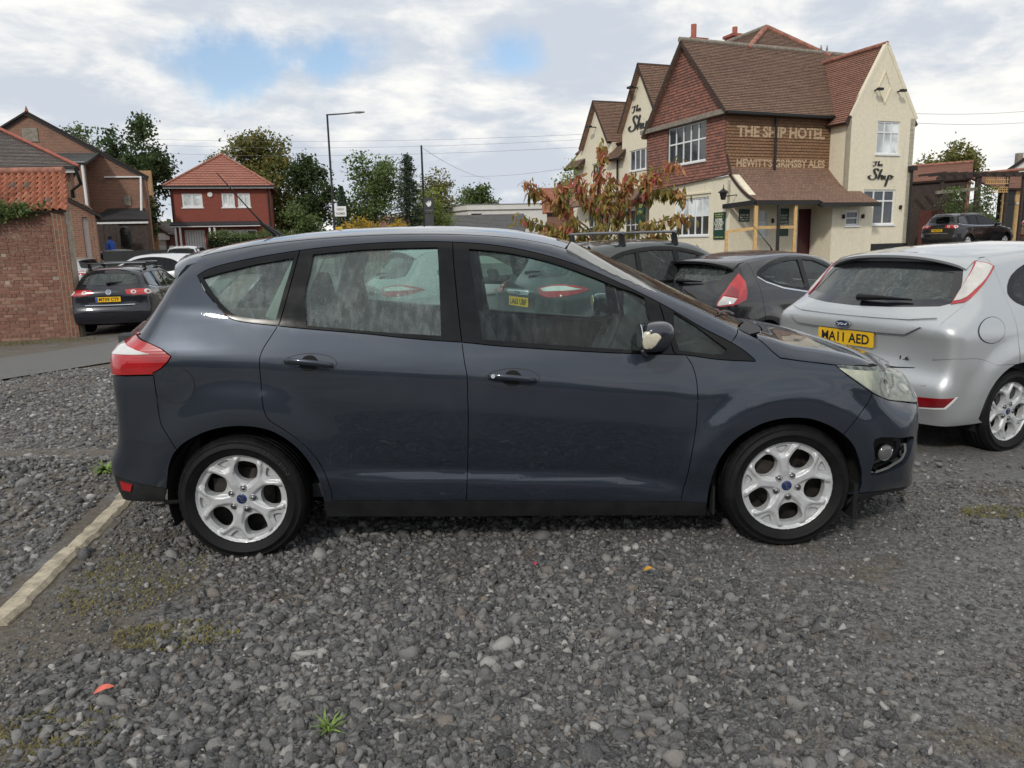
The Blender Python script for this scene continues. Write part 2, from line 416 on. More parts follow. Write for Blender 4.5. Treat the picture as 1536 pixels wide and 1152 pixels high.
def panel(name,hull,loops,mode,mat,parent,sgn=-1,ctr=0.,off=0.,flange=.014,gap=.002,h=.035,us=1.,thick=0.):
    """skin panel cut from the hull by outlines in a projection; returns the object"""
    Ls=[]
    for i,Lp in enumerate(loops):
        Q=dedupe(np.asarray(Lp,float)); Q=Q*np.array([us,1.])
        Q=resample(Q,h*.7)
        g=gap if i==0 else -gap*.5
        if g: Q=inset(Q,g)
        Ls.append(Q/np.array([us,1.]))
    uv,tris,bl=triangulate(Ls,h,us)
    P=hull.map(uv,mode,sgn,ctr); N=hull.grad(P)
    P=P+N*off
    n=len(P); V=P.tolist(); tri=[]
    T=np.array(tris)
    fn=np.cross(P[T[:,1]]-P[T[:,0]],P[T[:,2]]-P[T[:,0]]); flip=(fn*N[T[:,0]]).sum()<0
    tri=[(t[0],t[2],t[1]) if flip else t for t in tris]
    Fs=list(tri); nf=len(tri)
    for Lp in bl:
        b=len(V); m=len(Lp)
        idx=np.array(Lp); V+=P[idx].tolist(); V+=(P[idx]-N[idx]*flange).tolist()
        for k in range(m):
            a,c=b+k,b+(k+1)%m; Fs.append((a,c,c+m,a+m))
    me=bpy.data.meshes.new(name); me.from_pydata(V,[],Fs); me.update()
    sm=np.zeros(len(Fs),bool); sm[:nf]=True; me.polygons.foreach_set('use_smooth',sm)
    me.materials.append(mat)
    ln=np.zeros((len(me.loops),3)); vi=np.empty(len(me.loops),int); me.loops.foreach_get('vertex_index',vi)
    k3=3*nf; ln[:k3]=N[vi[:k3]]
    me.normals_split_custom_set(ln.tolist())
    return link(bpy.data.objects.new(name,me),parent)
def crv(pts,n=4): return catmull(np.asarray(pts,float),n)
def cut(c,a,b):
    """piece of a polyline between the points nearest a and b (in that order)"""
    c=np.asarray(c); i=np.argmin(((c-np.asarray(a))**2).sum(1)); j=np.argmin(((c-np.asarray(b))**2).sum(1))
    return c[i:j+1] if i<=j else c[j:i+1][::-1]
def join(*cs): return np.vstack([np.atleast_2d(np.asarray(c,float)) for c in cs])
def disc(cx,cz,rx,rz=None,n=28,a0=0): 
    rz=rz or rx; t=np.arange(n)/n*2*math.pi+a0; return np.stack([cx+rx*np.cos(t),cz+rz*np.sin(t)],1)
def rrect(x0,x1,z0,z1,r,n=5):
    out=[]
    for cx,cz,a in ((x1-r,z1-r,0),(x0+r,z1-r,90),(x0+r,z0+r,180),(x1-r,z0+r,270)):
        for q in range(n+1): t=R(a+90*q/n); out.append((cx+r*math.cos(t),cz+r*math.sin(t)))
    return np.array(out)

# ---------------------------------------------------------------- lettering
def text_tris(s,size=1.,bold=0.,align='CENTER',shear=0.):
    """flat mesh (V2,F) of a line of text, centred on its box"""
    cu=bpy.data.curves.new('t','FONT'); cu.body=s; cu.size=size; cu.offset=bold; cu.shear=shear; cu.resolution_u=3
    o=bpy.data.objects.new('t',cu); scene.collection.objects.link(o); dg=bpy.context.evaluated_depsgraph_get()
    me=bpy.data.meshes.new_from_object(o.evaluated_get(dg))
    V=np.array([tuple(v.co)[:2] for v in me.vertices]); Fs=[tuple(p.vertices) for p in me.polygons]
    bpy.data.objects.remove(o); bpy.data.curves.remove(cu); bpy.data.meshes.remove(me)
    lo,hi=V.min(0),V.max(0); V=V-(lo+hi)/2
    return V,Fs,hi-lo
def text_fit(s,w,h,bold=0.,shear=0.):
    V,Fs,d=text_tris(s,1.,bold,shear=shear); return V*np.array([w/d[0],h/d[1]]),Fs
def stroke_tris(strokes,w,n=5,wf=None):
    """thick pen strokes -> (V2,F)"""
    V=[];F=[]
    for st in strokes:
        P=catmull(np.array(st,float),n) if len(st)>2 else np.array(st,float)
        t=np.gradient(P,axis=0); t/=np.maximum(np.linalg.norm(t,axis=1,keepdims=True),1e-9); nn=np.stack([-t[:,1],t[:,0]],1)
        # pen: thicker on down-strokes
        ww=w*(.45+.75*np.abs(t[:,1])); ww[0]*=.5; ww[-1]*=.5
        b=len(V); 
        for q in range(len(P)): V.append(P[q]+nn[q]*ww[q]/2); V.append(P[q]-nn[q]*ww[q]/2)
        for q in range(len(P)-1): F.append((b+2*q,b+2*q+1,b+2*q+3,b+2*q+2))
    return np.array(V),F
def slab(mb,V2,Fs,T,depth=.0):
    """put flat figures into a MB through a 3D transform; depth extrudes backwards"""
    V=[T@Vector((x,y,0)) for x,y in V2]; mb.add(V,Fs)
    if depth: 
        cnt={}
        for f in Fs:
            for k in range(len(f)):
                e=(f[k],f[(k+1)%len(f)]); cnt[e]=cnt.get(e,0)+1
        B=[T@Vector((x,y,-depth)) for x,y in V2]; n=len(V)
        side=[(a,a+n,b+n,b) for (a,b) in cnt if (b,a) not in cnt]
        mb.add(V+B,side)
    return mb
FORD=[[(-.9,.5),(-.95,.2),(-.6,.15),(-.1,.45),(.05,.55)],[(-.35,.5),(-.5,.0),(-.75,-.5),(-.95,-.55)],[(-.62,.02),(-.3,.08)],
 [(-.12,.0),(-.22,-.25),(-.1,-.4),(.05,-.2),(-.02,.02),(-.12,.0)],[(.05,-.05),(.2,.05),(.15,-.35)],[(.17,-.1),(.3,.08),(.4,.02)],
 [(.72,.0),(.55,-.02),(.45,-.28),(.58,-.38),(.72,-.1),(.9,.6)],[(.74,-.05),(.72,-.33),(.85,-.35)]]
def oval_badge(name,parent,T,w,h,deep=.006):
    """blue oval with a pale rim and a pale script word"""
    ob=MB(); ob.prism([tuple(v) for v in disc(0,0,w/2,h/2,32)],deep,T,-deep); o=ob.build(name,M['chrome'],parent)
    b=MB(); b.prism([tuple(v) for v in disc(0,0,w*.455,h*.425,32)],.0012,T,0); b.build('badge_field',M['badge_blue'],o)
    V,Fs=stroke_tris(FORD,.16,4); s=MB(); slab(s,V*np.array([w*.36,h*.33]),Fs,T@Matrix.Translation((0,0,.0022))); s.build('badge_script',M['white_plastic'],o)
    return o
def plate(name,parent,T,text,w=.52,h=.111,yellow=True,label=None,blue=False):
    """number plate facing +Z of T"""
    b=MB(); b.prism([tuple(v) for v in rrect(-w/2,w/2,-h/2,h/2,.008,3)],.006,T,0); o=b.build(name,M['plate_yellow'],parent)
    tw=w*.86 if not blue else w*.80
    V,Fs=text_fit(text,tw,h*.66,.022); s=MB(); slab(s,V+np.array([w*.03 if blue else 0,0]),Fs,T@Matrix.Translation((0,0,.0075))); s.build('plate_lettering',M['ink'],o)
    if blue: q=MB(); q.prism([(-w/2+.003,-h/2+.003),(-w/2+.045,-h/2+.003),(-w/2+.045,h/2-.003),(-w/2+.003,h/2-.003)],.001,T,.0065); q.build('plate_band',M['badge_blue2'],o)
    if label: o['label']=label
    return o
# ---------------------------------------------------------------- wheels
def wheel_data(R0=.314,w=.205,rim=.232):
    """mesh data of one wheel, outer face towards -Y, centre at origin"""
    d={}
    # tyre
    n=96; hw=w/2
    sw=R0-rim; prof=[(rim-.012,-hw+.022),(rim-.004,-hw+.012),(rim+.006,-hw+.006),(rim+.016,-hw-.001),(rim+sw*.33,-hw-.004),(rim+sw*.34,-hw-.0055),(rim+sw*.38,-hw-.0055),(rim+sw*.39,-hw-.004),(rim+sw*.56,-hw+.001),(R0-sw*.31,-hw+.006),(R0-sw*.295,-hw+.0045),(R0-.022,-hw+.006),(R0-.015,-hw+.012),(R0-.008,-hw+.021),(R0-.003,-hw+.032)]
    for g in (-.055,-.02,.02,.055):
        k=g*w/.205; prof+=[(R0-.0005,k-.0052),(R0-.0075,k-.004),(R0-.0075,k+.004),(R0-.0005,k+.0052)]
    prof+=[(R0-.003,hw-.032),(R0-.012,hw-.016),(R0-.03,hw-.006),(rim+.03,hw-.004),(rim-.01,hw-.02)]
    V=[];F=[];m=len(prof)
    for q in range(n):
        a=2*math.pi*q/n
        for k,(r,h) in enumerate(prof):
            if (k in (13,14) or k==m-5) and q%2: r-=.005
            if k in(12,) and q%2: r-=.003
            V.append((r*math.cos(a),h,r*math.sin(a)))
    for q in range(n):
        for k in range(m-1): F.append((q*m+k,((q+1)%n)*m+k,((q+1)%n)*m+k+1,q*m+k+1))
    me=bpy.data.meshes.new('tyre'); me.from_pydata(V,[],F); me.update(); me.polygons.foreach_set('use_smooth',[True]*len(F)); me.materials.append(M['tyre'])
    for e in me.edges: pass
    d['tyre']=me
    # alloy face
    Rr=rim; fx=-hw+.012
    eggs=[];tris=[]
    for k in range(5):
        a=R(77+72*k)
        e=[]
        for q in range(26):
            t=2*math.pi*q/26; rad=.605+.215*math.copysign(abs(math.cos(t))**.85,math.cos(t)); wd=.245*math.copysign(abs(math.sin(t))**.8,math.sin(t))*(1+.16*math.cos(t))
            e.append((rad*math.cos(a)-wd*math.sin(a),rad*math.sin(a)+wd*math.cos(a)))
        eggs.append(np.array(e)*Rr)
        b=a+R(36)
        tri=[(.72,0),(.86,.125),(.885,.07),(.89,0),(.885,-.07),(.86,-.125)]
        tris.append(np.array([(x*math.cos(b)-y*math.sin(b),x*math.sin(b)+y*math.cos(b)) for x,y in catmull(tri,3,True)])*Rr)
    outer=disc(0,0,Rr,n=90)
    uv,fc,bl=triangulate([outer]+[resample(dedupe(x),.005) for x in eggs+tris],.0065)
    def face(U,V_):
        rr=np.hypot(U,V_)/Rr; th=np.arctan2(V_,U)
        ph=np.abs((np.degrees(th)-77-36+36)%72-36)          # 0 on a spoke's axis, 36 between spokes
        arm=np.interp(rr,[0,.40,.55,.70,.85,1.],[0,0,2,11,17,21.])
        da=np.maximum(ph-arm,0)*np.pi/180*rr                 # outside the fork
        fork=sstep(.60,.74,rr)*sstep(0,1,(arm-ph)*np.pi/180*rr/.05)
        hgt=.017*(1-sstep(.05,.13,da))*(1-.75*fork)
        hgt=hgt*(1-sstep(.86,.95,rr))+.012*sstep(.90,.955,rr)*(1-sstep(.975,1.02,rr))
        hub=1-sstep(.16,.36,rr)
        hgt=hgt*(1-hub)+.012*hub
        base=np.interp(rr,[0,.2,.4,.8,.92,1.],[.026,.027,.026,.024,.022,.016])
        return fx+base-hgt
    y=face(uv[:,0],uv[:,1]); e=.0022
    gx=(face(uv[:,0]+e,uv[:,1])-face(uv[:,0]-e,uv[:,1]))/(2*e); gz=(face(uv[:,0],uv[:,1]+e)-face(uv[:,0],uv[:,1]-e))/(2*e)
    NN=np.stack([gx,-np.ones(len(gx)),gz],1); NN/=np.linalg.norm(NN,axis=1,keepdims=True)
    me=bpy.data.meshes.new('rim')
    V=[(u,yy,v) for (u,v),yy in zip(uv,y)]; Fs=[tuple(f) for f in fc]
    a=Vector(V[fc[0][0]]);b=Vector(V[fc[0][1]]);c=Vector(V[fc[0][2]])
    if (b-a).cross(c-a).y>0: Fs=[f[::-1] for f in Fs]
    for i_,Lp in enumerate(bl):
        b0=len(V); m2=len(Lp)
        cx_=np.mean([V[i][0] for i in Lp]); cz_=np.mean([V[i][2] for i in Lp]); sh=.97 if i_ else 1.
        dp=fx+(.036 if i_>5 else .06)
        V+= [V[i] for i in Lp]; V+=[(cx_+(V[i][0]-cx_)*sh,dp,cz_+(V[i][2]-cz_)*sh) for i in Lp]
        for k in range(m2): Fs.append((b0+k,b0+(k+1)%m2,b0+m2+(k+1)%m2,b0+m2+k))
    nb=len(Fs)
    for t_ in tris:
        b0=len(V); V+=[(x*1.02,fx+.034,z*1.02) for x,z in t_]; Fs.append(tuple(range(b0,len(V)))[::-1])
    me.from_pydata(V,[],Fs); me.update(); me.polygons.foreach_set('use_smooth',[True]*nb+[False]*(len(Fs)-nb)); me.materials.append(M['alloy'])
    vi=np.empty(len(me.loops),int); me.loops.foreach_get('vertex_index',vi); ln=np.zeros((len(vi),3)); ln[:3*len(fc)]=NN[vi[:3*len(fc)]]; me.normals_split_custom_set(ln.tolist())
    d['rim']=me
    # barrel, brake disc, drum-side dark backing
    b=MB(); b.lathe([(Rr*.96,fx+.004),(Rr*.93,fx+.03),(Rr*.90,hw-.01)],40); 
    b.lathe([(.0,fx+.085),(.075,fx+.085),(.08,fx+.095),(.138,fx+.095),(.138,fx+.112),(.05,fx+.115)],36)
    b.lathe([(Rr*.93,fx+.125),(0,fx+.125)],36)
    b.box(-.15,-.06,fx+.07,fx+.12,-.06,.09)
    o=b.build('wheel',M['brake']); d['wheel']=o.data; bpy.data.objects.remove(o)
    # centre cap and nuts
    c=MB(); c.lathe([(.0,fx+.012),(.022,fx+.0125),(.0275,fx+.016),(.0275,fx+.03)],24)
    o=c.build('hub_cap',M['badge_blue']); d['cap']=o.data; bpy.data.objects.remove(o)
    s=MB(); V2,F2=stroke_tris(FORD,.2,3); T=Matrix.Translation((0,fx+.0105,0))@Matrix.Rotation(R(90),4,'X')@Matrix.Rotation(R(-62),4,'Z')
    slab(s,V2*np.array([.019,.013]),F2,T); o=s.build('cap_script',M['chrome']); d['script']=o.data; bpy.data.objects.remove(o)
    nb=MB()
    nb.lathe([(0,fx+.010),(.0095,fx+.011),(.0105,fx+.016),(.0105,fx+.022),(.0165,fx+.0125),(.0168,fx+.03)],10)
    o=nb.build('wheel_nut',M['nut']); d['nut']=o.data; bpy.data.objects.remove(o)
    return d
def put_wheel(d,parent,pos,out=-1,spin=0.,steer=0.,nuts=True,letters=None):
    w=link(bpy.data.objects.new('wheel',d['wheel']),parent); w.location=pos
    w.rotation_mode='ZYX'; w.rotation_euler=(0,0,(0 if out<0 else math.pi)+steer)
    if spin: w.matrix_local=Matrix.Translation(pos)@Matrix.Rotation((0 if out<0 else math.pi)+steer,4,'Z')@Matrix.Rotation(spin,4,'Y')
    for k in ('tyre','rim','hub_cap'):
        link(bpy.data.objects.new(k,d['cap' if k=='hub_cap' else k]),w)
    if nuts:
        link(bpy.data.objects.new('cap_script',d['script']),w)
        for k in range(5):
            o=link(bpy.data.objects.new('wheel_nut',d['nut']),w); a=R(77+36+72*k+36); o.location=(.054*math.cos(a),0,.054*math.sin(a))
    if letters:
        V2,F2=text_fit(letters,.19,.02,.0); hw=d['hw']
        P=[]
        for x,y in V2:
            a=R(47)-x/.274; r=.274+y; P.append((r*math.cos(a),-hw-.0035,r*math.sin(a)))
        o=mesh('tyre_lettering',P,F2,M['tyre_text'],w)
    return w

M={}
M['alloy']=simple('silver alloy',(.56,.57,.58),.46,.3,.06,20,coat=.15)
M['tyre']=simple('tyre rubber',(.0075,.0075,.008),.6,0,.35,14,.25,160,spec=.22)
M['tyre_text']=simple('tyre lettering',(.03,.03,.03),.5,0,.2)
M['brake']=simple('brake iron',(.035,.03,.027),.6,.4,.5,18)
M['nut']=simple('wheel nut steel',(.25,.25,.26),.3,.9,.1)
M['chrome']=simple('chrome',(.75,.76,.78),.12,1.,.04)
M['badge_blue']=simple('badge blue',(.012,.028,.11),.25,0,.1,coat=.8)
M['badge_blue2']=simple('plate band blue',(.02,.10,.45),.4,0,.1)
M['white_plastic']=simple('white plastic',(.75,.75,.75),.35,0,.05)
M['plate_yellow']=simple('plate yellow',(.80,.48,.015),.4,0,.06,30)
M['ink']=simple('plate black',(.01,.01,.011),.45,0,.1)
M['black_trim']=simple('black trim',(.006,.006,.0065),.16,0,.25,9,spec=.3)
M['gloss_black']=simple('gloss black pillar',(.010,.010,.013),.12,0,.2,5,coat=.6)
M['black_plastic']=simple('grey black plastic',(.016,.0165,.0175),.5,0,.2,12,.15,260,spec=.3)
M['rubber']=simple('window rubber',(.008,.008,.008),.6,0,.2)
M['dark']=simple('dark lining',(.006,.006,.006),.9,0,.2)
M['interior']=simple('dark grey cabin plastic',(.035,.037,.040),.7,0,.2,10)
M['fabric']=simple('charcoal seat cloth',(.05,.05,.055),.95,0,.3,60,.3,300)
M['headlining']=simple('grey headlining',(.42,.43,.42),.95,0,.08)
M['lamp_red']=None
def lamp(name,col,rough=.08,rib=0.,ribdir=(0,0,1)):
    k=NT(name); v=k.coord('Object'); n=k.noise(v,8,3,.6)
    k.set(Base_Color=k.mix(k.ramp(n,.3,.7),tuple(c*.8 for c in col),tuple(min(1,c*1.15) for c in col)),Roughness=rough+.1,Coat_Weight=1.,Coat_Roughness=.02,Specular_IOR_Level=.6)
    if rib:
        w=k.n('ShaderNodeTexWave',wave_type='BANDS',bands_direction='Z'); w.inputs['Scale'].default_value=rib; k.l(v,w.inputs[0])
        k.set(Normal=k.bump(w.outputs[0],.10,.002))
    return k.m
M['lamp_red']=lamp('red lamp lens',(.42,.006,.010),.12,22)
M['lamp_dark']=lamp('dark red lamp lens',(.22,.004,.008),.12,18)
M['lamp_clear']=lamp('clear lamp lens',(.62,.62,.60),.1,16)
M['lamp_haze']=lamp('hazed headlamp lens',(.80,.80,.70),.14,0)
M['lamp_amber']=lamp('mirror indicator lens',(.62,.58,.45),.15,0)
M['glass_side']=glass('misted tinted glass',(.64,.82,.75),.30,.7,base=.17)
M['glass_front']=glass('tinted side glass with rain',(.70,.84,.79),.10,.55)
M['glass_clear']=glass('windscreen glass',(.74,.83,.79),.10,.5,base=.04)
M['glass_rear']=glass('rear glass with drops',(.62,.70,.68),.22,.9,base=.13)
M['glass_dark']=glass('privacy glass',(.10,.12,.12),.02,.1)
M['glass_mid']=glass('grey tinted glass',(.42,.50,.48),.10,.3)
M['pane_dark']=simple('dark lamp glass',(.10,.10,.10),.1,0,.1,coat=1.)

# ---------------------------------------------------------------- ground
RNG=np.random.default_rng(7)
def gz(x,y):
    x=np.asarray(x,float); y=np.asarray(y,float)
    return .036*np.clip(x,-22,22)*sstep(5.5,18,y)*np.where(x<0,1-.85*sstep(19,27,y),1.)-.07*sstep(5.2,5.8,y+.35*np.maximum(x-1.5,0))
def gz1(x,y): return float(gz(np.array([x]),np.array([y]))[0])
def sheet(name,xs,ys,mat,fz=gz,lift=0.,mask=None):
    X,Y=np.meshgrid(xs,ys,indexing='ij'); Z=fz(X,Y)+lift; n,m=X.shape
    V=np.stack([X.ravel(),Y.ravel(),Z.ravel()],1)
    F=[(i*m+j,(i+1)*m+j,(i+1)*m+j+1,i*m+j+1) for i in range(n-1) for j in range(m-1)]
    o=mesh(name,V,F,mat,None,True); o['kind']='structure'; return o
def mat_ground():
    k=NT('gritty car park ground'); v=k.coord('Object')
    big=k.noise(v,.35,4,.55); mid=k.noise(v,2.3,5,.6,.4); fine=k.noise(v,38.,5,.7); g=k.noise(v,160.,3,.75)
    sp=k.vor(v,150.); sp2=k.vor(v,62.)
    c=k.mix(k.ramp(fine,.30,.72),(.06,.059,.058),(.22,.215,.207))
    c=k.mix(k.math('MULTIPLY',k.ramp(sp.outputs['Distance'],.05,.32,1,0),k.ramp(g,.42,.62)),c,(.50,.49,.47))          # pale chippings
    c=k.mix(k.math('MULTIPLY',k.ramp(sp2.outputs['Distance'],.05,.25,1,0),k.ramp(mid,.5,.66)),c,(.035,.035,.036))      # dark chippings
    dirt=k.mix(k.ramp(fine,.3,.7),(.075,.060,.042),(.16,.135,.10))
    # brown fines show where stones have been scattered, mostly left of the bays
    sx=k.n('ShaderNodeSeparateXYZ'); k.l(v,sx.inputs[0])
    left=k.ramp(sx.outputs[0],-2.0,.4,1.,0.)
    c=k.mix(k.math('MULTIPLY',k.ramp(k.math('ADD',mid,k.math('MULTIPLY',left,.16)),.52,.66),.85),c,dirt)
    moss=k.math('MULTIPLY',k.ramp(k.noise(v,1.5,5,.6),.60,.72),k.ramp(fine,.4,.6)); c=k.mix(k.math('MULTIPLY',moss,k.math('ADD',k.math('MULTIPLY',left,.7),.08)),c,(.10,.092,.03))
    c=k.mix(k.math('MULTIPLY',k.ramp(k.noise(v,.8,3,.5),.6,.75),.45),c,(.03,.03,.03))                              # damp patches
    hgt=k.math('ADD',k.math('MULTIPLY',fine,.6),k.math('MULTIPLY',k.ramp(sp.outputs['Distance'],0,.5,1,0),.5))
    k.set(Base_Color=c,Roughness=k.ramp(mid,.3,.7,.62,.92),Normal=k.bump(hgt,.9,.012)); return k.m
def mat_stone():
    k=NT('crushed stone'); v=k.coord('Object'); ge=k.n('ShaderNodeNewGeometry'); r=ge.outputs['Random Per Island']
    cr=k.n('ShaderNodeValToRGB'); k.l(r,cr.inputs[0]); e=cr.color_ramp.elements
    e[0].position=0; e[0].color=(.032,.032,.034,1); e[1].position=1; e[1].color=(.62,.60,.56,1)
    for p,c in ((.25,(.070,.070,.072)),(.50,(.135,.133,.132)),(.72,(.22,.217,.212)),(.88,(.29,.285,.27)),(.93,(.20,.155,.12)),(.96,(.40,.39,.37))): q=e.new(p); q.color=(*c,1)
    n=k.noise(v,150.,6,.78); c=k.mix(k.ramp(n,.38,.68,0,.8),k.mix(.22,cr.outputs[0],(.02,.02,.021)),k.mix(.5,cr.outputs[0],(.36,.355,.35)))
    c=k.mix(k.ramp(k.noise(v,2.,3,.6),.55,.75,0,.45),c,(.10,.082,.055))
    k.set(Base_Color=c,Roughness=k.ramp(n,.3,.7,.5,.8),Normal=k.bump(n,.9,.008)); return k.m
def mat_lane():
    k=NT('worn tarmac'); v=k.coord('Object'); f=k.noise(v,60.,5,.7); m=k.noise(v,1.2,4,.6)
    c=k.mix(k.ramp(f,.3,.7),(.075,.074,.072),(.17,.168,.16)); c=k.mix(k.ramp(m,.5,.7,0,.4),c,(.13,.115,.09))
    k.set(Base_Color=c,Roughness=.85,Normal=k.bump(f,.4,.006)); return k.m
MG=mat_ground(); MST=mat_stone(); MLN=mat_lane()
def dens(a,b,h): return np.arange(a,b+h*.5,h)
xs=np.unique(np.concatenate([dens(-160,-12,8),dens(-12,12,.5),dens(12,170,8)])); ys=np.unique(np.concatenate([dens(-90,0,6),dens(0,22,.5),dens(22,220,8)]))
def gz_n(x,y): return gz(x,y)+.012*np.sin(x*2.1+1.3*y)*np.sin(y*1.7-.6*x)*(np.abs(x)<12)*(y<12)*(y>0)
sheet('ground',xs,ys,MG,gz_n)
# tarmac lane to the left
def ribbon(name,L,Rr,mat,lift=.006):
    L=crv(L,6); Rr=crv(Rr,6); n=len(L); V=[];m=6
    for a,b in zip(L,Rr):
        for q in range(m+1):
            p=a+(b-a)*q/m; V.append((p[0],p[1],gz1(p[0],p[1])+lift+.012))
    F=[(i*(m+1)+q,i*(m+1)+q+1,(i+1)*(m+1)+q+1,(i+1)*(m+1)+q) for i in range(n-1) for q in range(m)]
    o=mesh(name,V,F,mat,None,True); o['kind']='structure'; return o
ribbon('lane',[(-13.5,2.),(-10.8,7.5),(-9.1,11.),(-8.35,13.2),(-7.9,16.),(-8.4,22),(-9.,30),(-9,40)],[(-9.6,2.),(-7.6,7.2),(-6.6,9.65),(-5.95,11.3),(-4.9,14.5),(-3.8,20),(-3.5,30),(-3.5,40)],MLN)
# ---- loose stones
def stone_shapes(n,sub,rng):
    out=[]
    for _ in range(n):
        bm=bmesh.new(); bmesh.ops.create_icosphere(bm,subdivisions=sub,radius=1.)
        V=np.array([v.co[:] for v in bm.verts]); F=np.array([[v.index for v in f.verts] for f in bm.faces]); bm.free()
        # a few random cut planes give broken, angular faces
        for _k in range(13):
            d=rng.normal(size=3); d/=np.linalg.norm(d); c=rng.uniform(.28,.72); t=V@d; V=V-np.outer(np.maximum(t-c,0),d)
        V/=np.abs(V).max()*.8; V*=1+rng.normal(size=(len(V),1))*.06; V*=rng.uniform(.65,1.3,3)*np.array([1,1,.85]); out.append((V,F))
    return out
def scatter(name,P,S,shapes,mat,rng,embed=.35):
    Vs=[];Fs=[];b=0
    idx=rng.integers(0,len(shapes),len(P))
    for k in range(len(shapes)):
        q=np.nonzero(idx==k)[0]
        if not len(q): continue
        V,F=shapes[k]; n=len(q); a=rng.uniform(0,2*math.pi,n); t=rng.normal(size=n)*.45
        ca,sa=np.cos(a),np.sin(a); ct,st=np.cos(t),np.sin(t)
        M3=np.zeros((n,3,3)); M3[:,0,0]=ca*ct; M3[:,0,1]=-sa; M3[:,0,2]=ca*st; M3[:,1,0]=sa*ct; M3[:,1,1]=ca; M3[:,1,2]=sa*st; M3[:,2,0]=-st; M3[:,2,2]=ct
        W=np.einsum('nij,vj->nvi',M3,V)*S[q][:,None,None]+P[q][:,None,:]; W[:,:,2]+=(S[q]*(1-2*embed)*.5)[:,None]
        Vs.append(W.reshape(-1,3)); Fs.append((F[None]+(b+np.arange(n)[:,None,None]*len(V))).reshape(-1,3)); b+=n*len(V)
    V=np.concatenate(Vs); F=np.concatenate(Fs)
    me=bpy.data.meshes.new(name); me.vertices.add(len(V)); me.vertices.foreach_set('co',V.astype(np.float32).ravel())
    me.loops.add(F.size); me.loops.foreach_set('vertex_index',F.astype(np.int32).ravel()); me.polygons.add(len(F)); me.polygons.foreach_set('loop_start',np.arange(0,F.size,3,dtype=np.int32)); me.polygons.foreach_set('loop_total',np.full(len(F),3,np.int32))
    me.update(); me.validate(); me.materials.append(mat); o=link(bpy.data.objects.new(name,me)); return o
def vnoise(x,y,seed=0):
    """cheap smooth value noise"""
    r=np.random.default_rng(seed).random((64,64)); xi=np.floor(x).astype(int); yi=np.floor(y).astype(int); fx=x-xi; fy=y-yi; fx=fx*fx*(3-2*fx); fy=fy*fy*(3-2*fy)
    g=lambda i,j:r[i%64,j%64]
    return (g(xi,yi)*(1-fx)+g(xi+1,yi)*fx)*(1-fy)+(g(xi,yi+1)*(1-fx)+g(xi+1,yi+1)*fx)*fy
def kerb_x(y): return -2.14-.163*(y-2.95)
def in_view(x,y,m=.15): return (np.abs(x)<.70*y+.35+m)&(y>1.55)
def gravel_mask(x,y):
    n=vnoise(x*1.3+9,y*1.3,1)*.6+vnoise(x*3.1,y*3.1,2)*.4
    right=1-sstep(.1,1.5,x+(n-.5)*1.4)
    m=right*(.55+.75*sstep(.35,.6,n))
    # trodden tarmac corner at the lower left, inside the kerb line
    lc=(1-sstep(-1.55,-1.0,x+(y-2.2)*.55+(n-.5)*.5))*(y<3.0)
    m=m*(1-.9*lc)
    # left of the kerb: banked gravel that thins out towards the lane
    L=x<kerb_x(y)-.1
    m=np.where(L,(.95*np.exp(-((x-kerb_x(y)+.9)/1.3)**2)+.55*np.exp(-((x-kerb_x(y)+2.7)/.9)**2)*sstep(.4,.6,n)+.12)*(x>kerb_x(y)-4.4),m)
    mo=(x>kerb_x(y)+.02)&(x<kerb_x(y)+.75); m=np.where(mo,m*(.25+.7*sstep(.45,.65,n)),m)
    m=np.where(np.abs(x-kerb_x(y)+.03)<.11,0.,m)*np.where(y>2.85,1,1)
    return np.clip(m,0,1.1)
def pts(n,x0,x1,y0,y1,fm,rng):
    x=rng.uniform(x0,x1,n); y=rng.uniform(y0,y1,n); ok=in_view(x,y)&(rng.random(n)<fm(x,y)); return x[ok],y[ok]
rng=np.random.default_rng(11)
SH2=stone_shapes(14,2,rng); SH1=stone_shapes(14,1,rng)
ox=stone_shapes(6,1,rng)
# nearest stones, finely cut
x,y=pts(27000,-2.6,2.4,1.6,3.0,gravel_mask,rng); s=np.exp(rng.normal(-4.36,.34,len(x)))
scatter('gravel',np.stack([x,y,gz_n(x,y)],1),s,SH2,MST,rng)['kind']='stuff'
x,y=pts(72000,-7.5,2.4,3.0,10.5,gravel_mask,rng); s=np.exp(rng.normal(-4.28,.34,len(x)))
scatter('gravel',np.stack([x,y,gz_n(x,y)],1),s,SH1,MST,rng)['kind']='stuff'
# small stuff between and on the trodden side
def grit_mask(x,y): n=vnoise(x*2.2+3,y*2.2,5); return np.clip(.30+.9*gravel_mask(x,y)*.8+.25*n,0,1)*(np.abs(x-kerb_x(y)+.03)>.12)
x,y=pts(95000,-2.6,3.6,1.6,4.4,grit_mask,rng); s=np.exp(rng.normal(-5.22,.36,len(x)))
scatter('grit',np.stack([x,y,gz_n(x,y)],1),s,SH1,MST,rng)['kind']='stuff'
def few(x,y): n=vnoise(x*1.9+5,y*1.9,8); return .2+.35*sstep(.5,.75,n)
x,y=pts(4200,.2,4.2,1.6,5.2,few,rng); s=np.exp(rng.normal(-4.45,.3,len(x)))
scatter('gravel',np.stack([x,y,gz_n(x,y)],1),s,SH1,MST,rng)['kind']='stuff'
